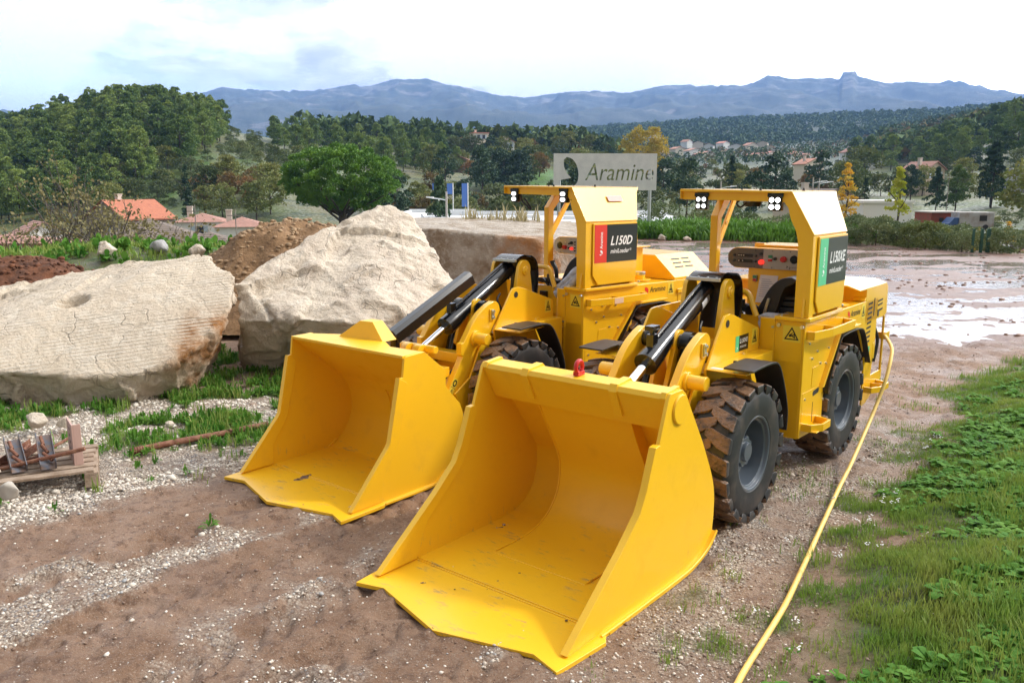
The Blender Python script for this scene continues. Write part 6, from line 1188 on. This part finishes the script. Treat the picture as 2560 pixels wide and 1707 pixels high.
# ---- houses
RT = dict(orange=mat('orange_tiles', (.50, .17, .085), .75, col2=(.40, .13, .07), nscale=3, bump=.2, bscale=6), rose=mat('rose_tiles', (.42, .22, .17), .8, col2=(.33, .18, .14), nscale=2), brown=mat('brown_tiles', (.20, .155, .125), .85, col2=(.14, .11, .09), nscale=2), terra=mat('terracotta_tiles', (.50, .25, .17), .8, rand=.2))
WT = dict(white=mat('white_render', (.78, .76, .72), .85), stone=mat('stone_render', (.36, .30, .24), .9, col2=(.27, .23, .19), nscale=2), pink=mat('pink_render', (.50, .24, .17), .9), beige=mat('beige_render', (.58, .47, .36), .9), grey=mat('grey_render', (.42, .41, .42), .9), cream=mat('cream_render', (.70, .62, .50), .9, rand=.15))
GL = mat('window_dark', (.03, .035, .045), .2); SH = mat('shutter', (.45, .52, .58), .7); CH = mat('chimney_render', (.62, .54, .46), .9)
def tile_mat(m):      # rows of tiles as bump
    nt = m.node_tree; N, L = nt.nodes, nt.links; b = N['Principled BSDF']; tc = N.new('ShaderNodeTexCoord'); w = N.new('ShaderNodeTexWave'); w.wave_type = 'BANDS'; w.bands_direction = 'Z'; w.inputs['Scale'].default_value = 2.6; w.inputs['Distortion'].default_value = .6; L.new(tc.outputs['Object'], w.inputs['Vector']); bp = N.new('ShaderNodeBump'); bp.inputs['Strength'].default_value = .8; bp.inputs['Distance'].default_value = .08; L.new(w.outputs['Fac'], bp.inputs['Height']); L.new(bp.outputs[0], b.inputs['Normal'])
for k in ('brown', 'rose', 'orange'): tile_mat(RT[k])
def house(c, D, W, L_, wh, rh, rz, wall, roof, label, kind='gable', base=None, wins=2, chim=True, group=None, zt=None, simple=False, cat='house', name='house'):
    """W across the local x, L_ along local y (the ridge)"""
    x, y, z = at_col(c, D)
    if zt is not None: z = zt-wh-rh
    root = empty(name, (x, y, z), R(rz), label, cat, group); w, l = W/2, L_/2; e = .35
    b = MB()
    if kind == 'gable': b.prism([(-w, -1), (w, -1), (w, wh), (0, wh+rh-.05), (-w, wh)], 'y', -l, l)
    else: b.box(-w, w, -l, l, -1, wh)
    b.build('wall', WT[wall], root, smooth=0); b = MB()
    if kind == 'gable':
        s = rh/w; t = .14
        for q in (-1, 1): b.prism([(0, wh+rh), (q*(w+e), wh-e*s), (q*(w+e), wh-e*s+t), (0, wh+rh+t)], 'y', -l-e, l+e)
    elif kind == 'hip':
        a = max(0, l-w*.95); b.add([(-w-e, -l-e, wh), (w+e, -l-e, wh), (w+e, l+e, wh), (-w-e, l+e, wh), (0, -a, wh+rh), (0, a, wh+rh)], [(0, 1, 4), (1, 2, 5, 4), (2, 3, 5), (3, 0, 4, 5), (3, 2, 1, 0)])
    else: b.box(-w-.15, w+.15, -l-.15, l+.15, wh, wh+.25)
    b.build('roof', RT[roof] if roof in RT else roof, root, smooth=0)
    if not simple:
        for q in range(wins):
            xx = -w+W*(q+1)/(wins+1); m = MB(); m.box(xx-.45, xx+.45, -l-.06, -l-.01, wh-1.7, wh-.5); wn = m.build('window', GL, root, smooth=0); m = MB(); m.box(xx-.95, xx-.47, -l-.09, -l-.02, wh-1.75, wh-.45); m.box(xx+.47, xx+.95, -l-.09, -l-.02, wh-1.75, wh-.45); m.build('shutters', SH, wn, smooth=0)
        for q in range(2):
            yy = -l+L_*(q+1)/3; m = MB(); m.box(w+.01, w+.06, yy-.45, yy+.45, wh-1.7, wh-.5); m.build('window', GL, root, smooth=0)
        if chim: m = MB(); m.box(-w*.5-.3, -w*.5+.3, -.3, .3, wh, wh+rh+.7); m.box(-w*.5-.36, -w*.5+.36, -.36, .36, wh+rh+.7, wh+rh+.82); m.build('chimney', CH, root, smooth=0)
    return root
house(322, 104, 8.2, 6.5, 3.6, 2.1, -32, 'stone', 'orange', 'stone house with a bright orange tiled gable roof', zt=.55)
house(363, 56, 9.2, 9.0, 3.0, 1.9, 20, 'stone', 'brown', 'wide old roof of brown tiles just behind the grassy bank', 'hip', zt=.12, wins=0, chim=False)
house(497, 54, 3.4, 3.0, 3.0, .7, 10, 'stone', 'brown', 'small brown-tiled outbuilding right of the wide brown roof', 'hip', zt=-.68, wins=0, chim=False)
house(484, 102, 5.6, 5.6, 3.0, 1.0, 12, 'white', 'rose', 'white house with a low rose-tiled hip roof', 'hip', zt=-.9, wins=1)
house(572, 94, 5.4, 5.6, 3.0, 1.0, 14, 'white', 'rose', 'pale house with a rose roof and white chimney beside the dirt heap', 'hip', zt=-1.1, wins=0)
house(45, 66, 10, 4, 3.4, .6, 4, 'pink', 'rose', 'long pink shed with a rose tiled roof at the left edge', 'hip', zt=-1.5, wins=0, chim=False)
house(118, 84, 4.4, 5, 3.4, 1.2, 40, 'white', 'rose', 'white gabled house half hidden by the bare tree', zt=-1.3, wins=1, chim=False)
house(1104, 268, 5, 4, 2.4, .3, 20, 'cream', 'terra', 'small cream flat-roofed house on the wooded ridge', 'flat', zt=2.1+(432-311)*268/1898.); house(1166, 262, 3.6, 4, 2.2, .9, 10, 'white', 'terra', 'small white house with an orange roof beside two cypresses', zt=2.1+(432-325)*262/1898.)
house(1060, 235, 7, 5, 2.5, 1.3, -10, 'stone', 'rose', 'rose-roofed house half hidden in trees below the ridge', zt=2.1+(432-362)*235/1898.)
house(2087, 165, 5.0, 5.5, 7.0, 1.4, 25, 'beige', 'rose', 'tall beige house standing among trees at the right', zt=2.1+(432-375)*165/1898.); house(1862, 98, 8.5, 6, 3, 1.5, 15, 'beige', 'brown', 'low house with a wide brown roof left of the golden poplar', zt=2.1-4*98/1898.)
house(1832, 230, 6, 5, 3.6, 1.4, 20, 'cream', 'terra', 'cream house with gabled roof below the village', zt=2.1+(432-368)*230/1898.); house(1925, 330, 7, 5, 3.4, 1.6, 20, 'white', 'rose', 'white house with a rose roof on the village edge', zt=2.1+(432-345)*330/1898.)
house(1985, 82, 4.8, 5, 1.6, .3, 4, 'white', WT['white'], 'low white flat-roofed building behind the slender poplar', 'flat', wins=0, chim=False, zt=2.1-26*82/1898., cat='building', name='low_building')
house(2302, 140, 4.4, 6, 3.6, .3, 4, 'grey', WT['grey'], 'plain grey building at the right edge beyond the cedar', 'flat', wins=0, chim=False, zt=2.1+(432-388)*140/1898., cat='building', name='grey_building')
random.seed(5)
for k, (c, r) in enumerate(((1490, 312), (1560, 326), (1585, 330), (1610, 334), (1640, 330), (1668, 336), (1700, 333), (1728, 330), (1745, 340), (1575, 345), (1650, 347), (1690, 350), (1710, 356), (1780, 350), (1800, 352), (1825, 356), (1780, 372), (1805, 378), (1850, 372), (1880, 366), (1905, 372), (1890, 384), (1600, 352), (1740, 352), (1505, 352), (1540, 342), (1865, 350), (1930, 362), (2010, 345), (1960, 350))):
    D = 2.1; D = float(np.interp(r, [300, 330, 350, 380, 400], [900, 650, 520, 380, 330])); zz = 2.1+(432-r)*D/1898.; house(c, D, random.uniform(6, 11), random.uniform(6, 9), random.uniform(3, 4.2), random.uniform(1.4, 2.0), random.uniform(-30, 40), random.choice(['white', 'cream', 'cream']), 'terra', 'pale house with a terracotta roof in the distant village', zt=zz, simple=True, group='houses of the distant village')
# industrial roofs behind the block
def industrial():
    gw = mat('white_cladding', (.80, .81, .82), .6); gr = mat('pale_roof', (.60, .62, .64), .7, col2=(.52, .54, .57), nscale=.4)
    for (c0, c1, D0, D1, r, lab) in ((955, 1445, 50, 66, 487, 'long low industrial building with a white parapet behind the stone block'), (930, 1090, 72, 84, 482, 'second flat grey roof farther behind the white parapet'), (1450, 1560, 52, 64, 486, 'flat white roof behind the sign post')):
        zt = 2.1-(r-432)*D1/1898.; x0, x1 = [(c*S_-1280)/2066./.9835*((D0+D1)/2) for c in (c0, c1)]; root = empty('industrial_building', ((x0+x1)/2, (D0+D1)/2, -6), 0, lab, 'building'); w = (x1-x0)/2; l = (D1-D0)/2; H_ = zt+6
        b = MB(); b.box(-w, w, -l, l, 0, H_-.25); b.build('walls', gw, root, smooth=0); b = MB(); b.box(-w+.05, w-.05, -l+.05, l-.05, H_-.25, H_-.20); b.build('roof', gr, root, smooth=0); b = MB(); b.box(-w, w, l-.2, l, H_-.2, H_+.12); b.box(-w, -w+.2, -l, l-.2, H_-.2, H_+.02); b.build('parapet', gw, root, smooth=0)
        if c1-c0 > 400:
            for k in range(7): x = -w+.7+k*(2*w-1.4)/6; b = MB(); b.box(x-.05, x+.05, l-.24, l-.205, H_-.2, H_+.1); b.build('parapet_joint', gr, root, smooth=0)
            for (a, y) in ((.35, -.2), (.55, .2), (.72, -.1), (.86, .25)): x = -w+2*w*a; b = MB(); b.box(x-.5, x+.5, y*l, y*l+1.2, H_-.2, H_+.02); b.build('skylight', gw, root, smooth=0)
industrial()
bl = mat('blue_banner', (.10, .22, .62), .6)
for k, (c, r0, r1, lab) in enumerate(((1071, 422, 474, 'tall blue vertical banner on a white pole, rightmost of the three'), (1038, 422, 446, 'blue banner with a white mark, middle one of the three'), (1006, 422, 436, 'blue banner mostly hidden by the dark conifer'))):
    D = 68; x = (c*S_-1280)/2066./.9835*D; zt, zb = 2.1+(432-r0)*D/1898., 2.1+(432-r1)*D/1898.; root = empty('banner', (x, D, -6), 0, lab, 'banner'); b = MB(); b.cyl((.25, 0, 0), (.25, 0, zt+6.05), .04, n=8); b.build('pole', M_WHT, root); b = MB(); b.box(-.24, .2, -.012, .012, zb+6, zt+6); f = b.build('flag', bl, root, smooth=0)
def lamp(c, D, r0, lab, side=-1):
    x, y, z = at_col(c, D); zt = 2.1+(432-r0)*D/1898.-z; root = empty('street_lamp', (x, y, z), 0, lab, 'street lamp'); h = zt; b = MB(); b.cyl((0, 0, 0), (0, 0, h), .10, .07, 10); b.build('pole', mat('lamp_pole', (.42, .38, .34), .7), root); b = MB(); b.tube([(0, 0, h-.6), (side*.5, 0, h-.5), (side*1.0, 0, h-.45)], .04, 6, 3); b.build('arm', M_ZN, root); b = MB(); b.prism([(side*.8, h-.5), (side*1.4, h-.42), (side*1.4, h-.34), (side*.9, h-.36)], 'y', -.12, .12); b.build('lamp_head', M_WHT, root)
lamp(1030, 58, 440, 'street lamp with a weathered pole in front of the dark conifer'); lamp(1640, 75, 418, 'slim street lamp right of the sign', 1); lamp(2004-160, 85, 408, 'street lamp behind the near loader roof', 1); lamp(1858, 88, 410, 'street lamp just right of another behind the near loader roof', 1)
poleM = mat('weathered_pole', (.26, .23, .20), .9)
for k, (c, r0, D, lab) in enumerate(((558, 479, 60, 'thin pole beside the dirt heap houses'), (468, 470, 62, 'utility pole with a cross arm by the white house'), (2145, 400, 110, 'wooden pole among the right-hand trees'))):
    x, y, z = at_col(c, D); b = MB(); b.cyl((0, 0, 0), (0, 0, 2.1+(432-r0)*D/1898.-z), .05, .035, 8); h = 2.1+(432-r0)*D/1898.-z; root = empty('utility_pole', (x, y, z), 0, lab, 'pole'); b.build('pole', poleM, root); b = MB(); b.box(-.6, .6, -.03, .03, h-.5, h-.44); b.build('cross_arm', poleM, root)
# green gate posts
gp = mat('green_metal', (.03, .10, .07), .5)
for k, (c, lab) in enumerate(((2212, 'leftmost of three slim green metal posts at the far edge of the wet field'), (2231, 'middle of three slim green metal posts at the far edge of the wet field'), (2246, 'rightmost and thickest of three green metal posts at the far edge of the wet field'))):
    x, y, z = at_col(c, 27.3); b = MB(); b.box(-.03-.012*k, .03+.012*k, -.03, .03, -.3, 1.02); b.box(-.036-.012*k, .036+.012*k, -.036, .036, 1.02, 1.04); tag(b.build('fence_post', gp, None, loc=(x, y, -.25)), lab, 'post')
# scrap yard
def yard():
    x, y, z = at_col(2146, 55); s = 55/1898.; root = empty('scrap_container', (x, y, 2.1-88*s), R(4), 'rusty red cabin in the scrap yard', 'cabin'); b = MB(); b.box(-1.0, .95, 0, 2.0, 0, .95); b.build('walls', mat('rusty_red', (.28, .06, .035), .8, col2=(.20, .07, .04), nscale=2), root, smooth=0); b = MB(); b.box(-1.1, 1.0, -.15, 2.1, .95, 1.03); b.build('roof', mat('pale_sheet', (.55, .50, .44), .8), root, smooth=0); b = MB(); b.box(-.45, -.15, -.02, -.005, .0, .62); b.build('door', M_DARK, root, smooth=0); b = MB(); b.box(.25, .65, -.02, -.005, .25, .6); b.build('window', mat('pale_window', (.5, .55, .58), .4), root, smooth=0)
    x, y, z = at_col(2216, 53); s = 53/1898.; root = empty('scrap_truck', (x, y, 2.1-92*s), R(-6), 'derelict white box truck with rusty wheels in the scrap yard', 'truck'); b = MB(); b.box(-1.05, 1.05, 0, 1.4, .12, 1.05); b.build('box_body', mat('dirty_white', (.42, .41, .40), .7, col2=(.26, .20, .16), nscale=1.5), root, bevel=.03); b = MB(); b.prism([(-1.7, .05), (-1.06, .05), (-1.06, .70), (-1.35, .70), (-1.6, .38), (-1.7, .34)], 'y', .05, 1.3); b.build('cab', mat('blue_cab', (.04, .09, .22), .6), root, bevel=.03)
    for xx in (-1.3, .55): b = MB(); b.cyl((xx, -.03, .10), (xx, .12, .10), .18, n=18); b.build('wheel', M_RUB, root)
    b = MB(); b.box(.15, .6, -.015, -.005, .5, .85); b.build('opening', M_DARK, root, smooth=0)
    x, y, z = at_col(2125, 50); b = MB(); b.box(-.9, .9, 0, .9, 0, .05); tag(b.build('sheet_roof', M_PAP, None, loc=(x, y, 2.1-88*50/1898.), smooth=0), 'pale corrugated sheet lying in front of the rusty cabin', 'metal sheet')
    rs = random.Random(3); mats_ = [mat('scrap_a', (.30, .29, .30), .7), mat('scrap_b', (.22, .09, .05), .8), mat('scrap_c', (.10, .09, .09), .8), mat('scrap_d', (.50, .49, .47), .7), mat('scrap_e', (.07, .14, .30), .6)]; b = MB()
    for k in range(520):
        c = rs.uniform(2090, 2420); D = rs.uniform(31, 62) if c > 2270 else rs.uniform(46, 60); x, y, z = at_col(c, D); M = Matrix.Translation((x, y, z+rs.uniform(0, .5))) @ Matrix.Rotation(rs.uniform(0, 3), 4, 'Z') @ Matrix.Rotation(rs.uniform(-.6, .6), 4, 'X'); s = rs.uniform(.08, .38); b.cm = rs.randrange(5); b.box(-s, s, -s*rs.uniform(.2, .8), s*.4, -s*.2, s*rs.uniform(.1, .5), M)
    tag(b.build('scrap_heap', mats_, None, smooth=0), 'jumbled heap of scrap metal and rubble beyond the wet field', 'scrap', kind='stuff')
yard()
# cut-out metal sign
def sign():
    D = 36.5; s = D/1898.; x0, x1 = [(c*S_-1280)/2066./.9835*D for c in (1268, 1497)]; zt, zb = 2.1+(432-356)*s, 2.1-5.5*s; W = x1-x0; H_ = zt-zb; g = tz((x0+x1)/2, D); root = empty('metal_sign', (x0, D, g), R(.8), 'perforated grey metal sign on two posts with cut-out lettering', 'sign'); zo = zb-g
    b = MB(); b.box(0, W, 0, .012, zo, zo+H_); pl = b.build('plate', mat('galvanised_sheet', (.78, .78, .76), .5, .1, col2=(.66, .67, .66), nscale=2), root, smooth=0)
    cu = bpy.data.curves.new('t', 'FONT'); cu.body = 'Aramine'; cu.size = 1; cu.shear = .22; cu.extrude = .2; cu.offset = 0; to = bpy.data.objects.new('t', cu); COL.objects.link(to); dg = bpy.context.evaluated_depsgraph_get(); tm = bpy.data.meshes.new_from_object(to.evaluated_get(dg)); bpy.data.objects.remove(to)
    xs = [v.co.x for v in tm.vertices]; ys = [v.co.y for v in tm.vertices]; a, c_, e, f = min(xs), max(xs), min(ys), max(ys)
    bm = bmesh.new(); bm.from_mesh(tm); bmesh.ops.remove_doubles(bm, verts=bm.verts, dist=1e-5); bm.to_mesh(tm); bm.free()
    for v in tm.vertices: v.co = Vector(((v.co.x-a)/(c_-a)*W*.665+W*.305, v.co.z, (v.co.y-e)/(f-e)*H_*.46+H_*.27+zo))
    bm = bmesh.new(); bm.from_mesh(tm); bmesh.ops.recalc_face_normals(bm, faces=bm.faces); bm.to_mesh(tm); bm.free()
    ct = bpy.data.objects.new('c', tm); COL.objects.link(ct); ct.parent = root
    m2 = MB(); k = cm([(545, 722), (590, 740), (625, 790), (640, 860), (632, 925), (598, 967)], 3)+[(505, 967), (485, 945), (480, 912), (582, 893)]+cm([(545, 855), (522, 800), (520, 745)], 3)
    m2.prism([((x-437)/841*W, zo+H_*(1-(y-693)/302)) for x, y in k], 'y', -.2, .2); c2 = m2.build('c2', M_DARK, root, smooth=0)
    for cc in (ct, c2): bo = pl.modifiers.new('b', 'BOOLEAN'); bo.operation = 'DIFFERENCE'; bo.object = cc; bo.solver = 'EXACT'
    bpy.context.view_layer.update(); dg = bpy.context.evaluated_depsgraph_get(); nm = bpy.data.meshes.new_from_object(pl.evaluated_get(dg)); pl.modifiers.clear(); pl.data = nm
    for cc in (ct, c2): bpy.data.objects.remove(cc)
    for xx in (.055*W, .94*W): b = MB(); b.cyl((xx, .08, -.2), (xx, .08, zo+H_), .075, n=14); b.build('post', M_ZN, root)
    b = MB(); b.cyl((.055*W, .08, zo+H_*.9), (.94*W, .08, zo+H_*.9), .03, n=8); 
sign()
# ------------------------------------------------------------------ air
def build_haze():
    mb = MB(); mb.box(-8000, 8000, -60, 8300, -12, 760)
    m = bpy.data.materials.new('haze'); m.use_nodes = True; nt = m.node_tree; nt.nodes.clear(); o = nt.nodes.new('ShaderNodeOutputMaterial'); v = nt.nodes.new('ShaderNodeVolumePrincipled')
    v.inputs['Color'].default_value = (.28, .50, 1.0, 1); v.inputs['Density'].default_value = 1.6e-4; v.inputs['Anisotropy'].default_value = 0.0
    nt.links.new(v.outputs[0], o.inputs['Volume']); tag(mb.build('haze', m, None, smooth=0), kind='stuff')
build_haze()
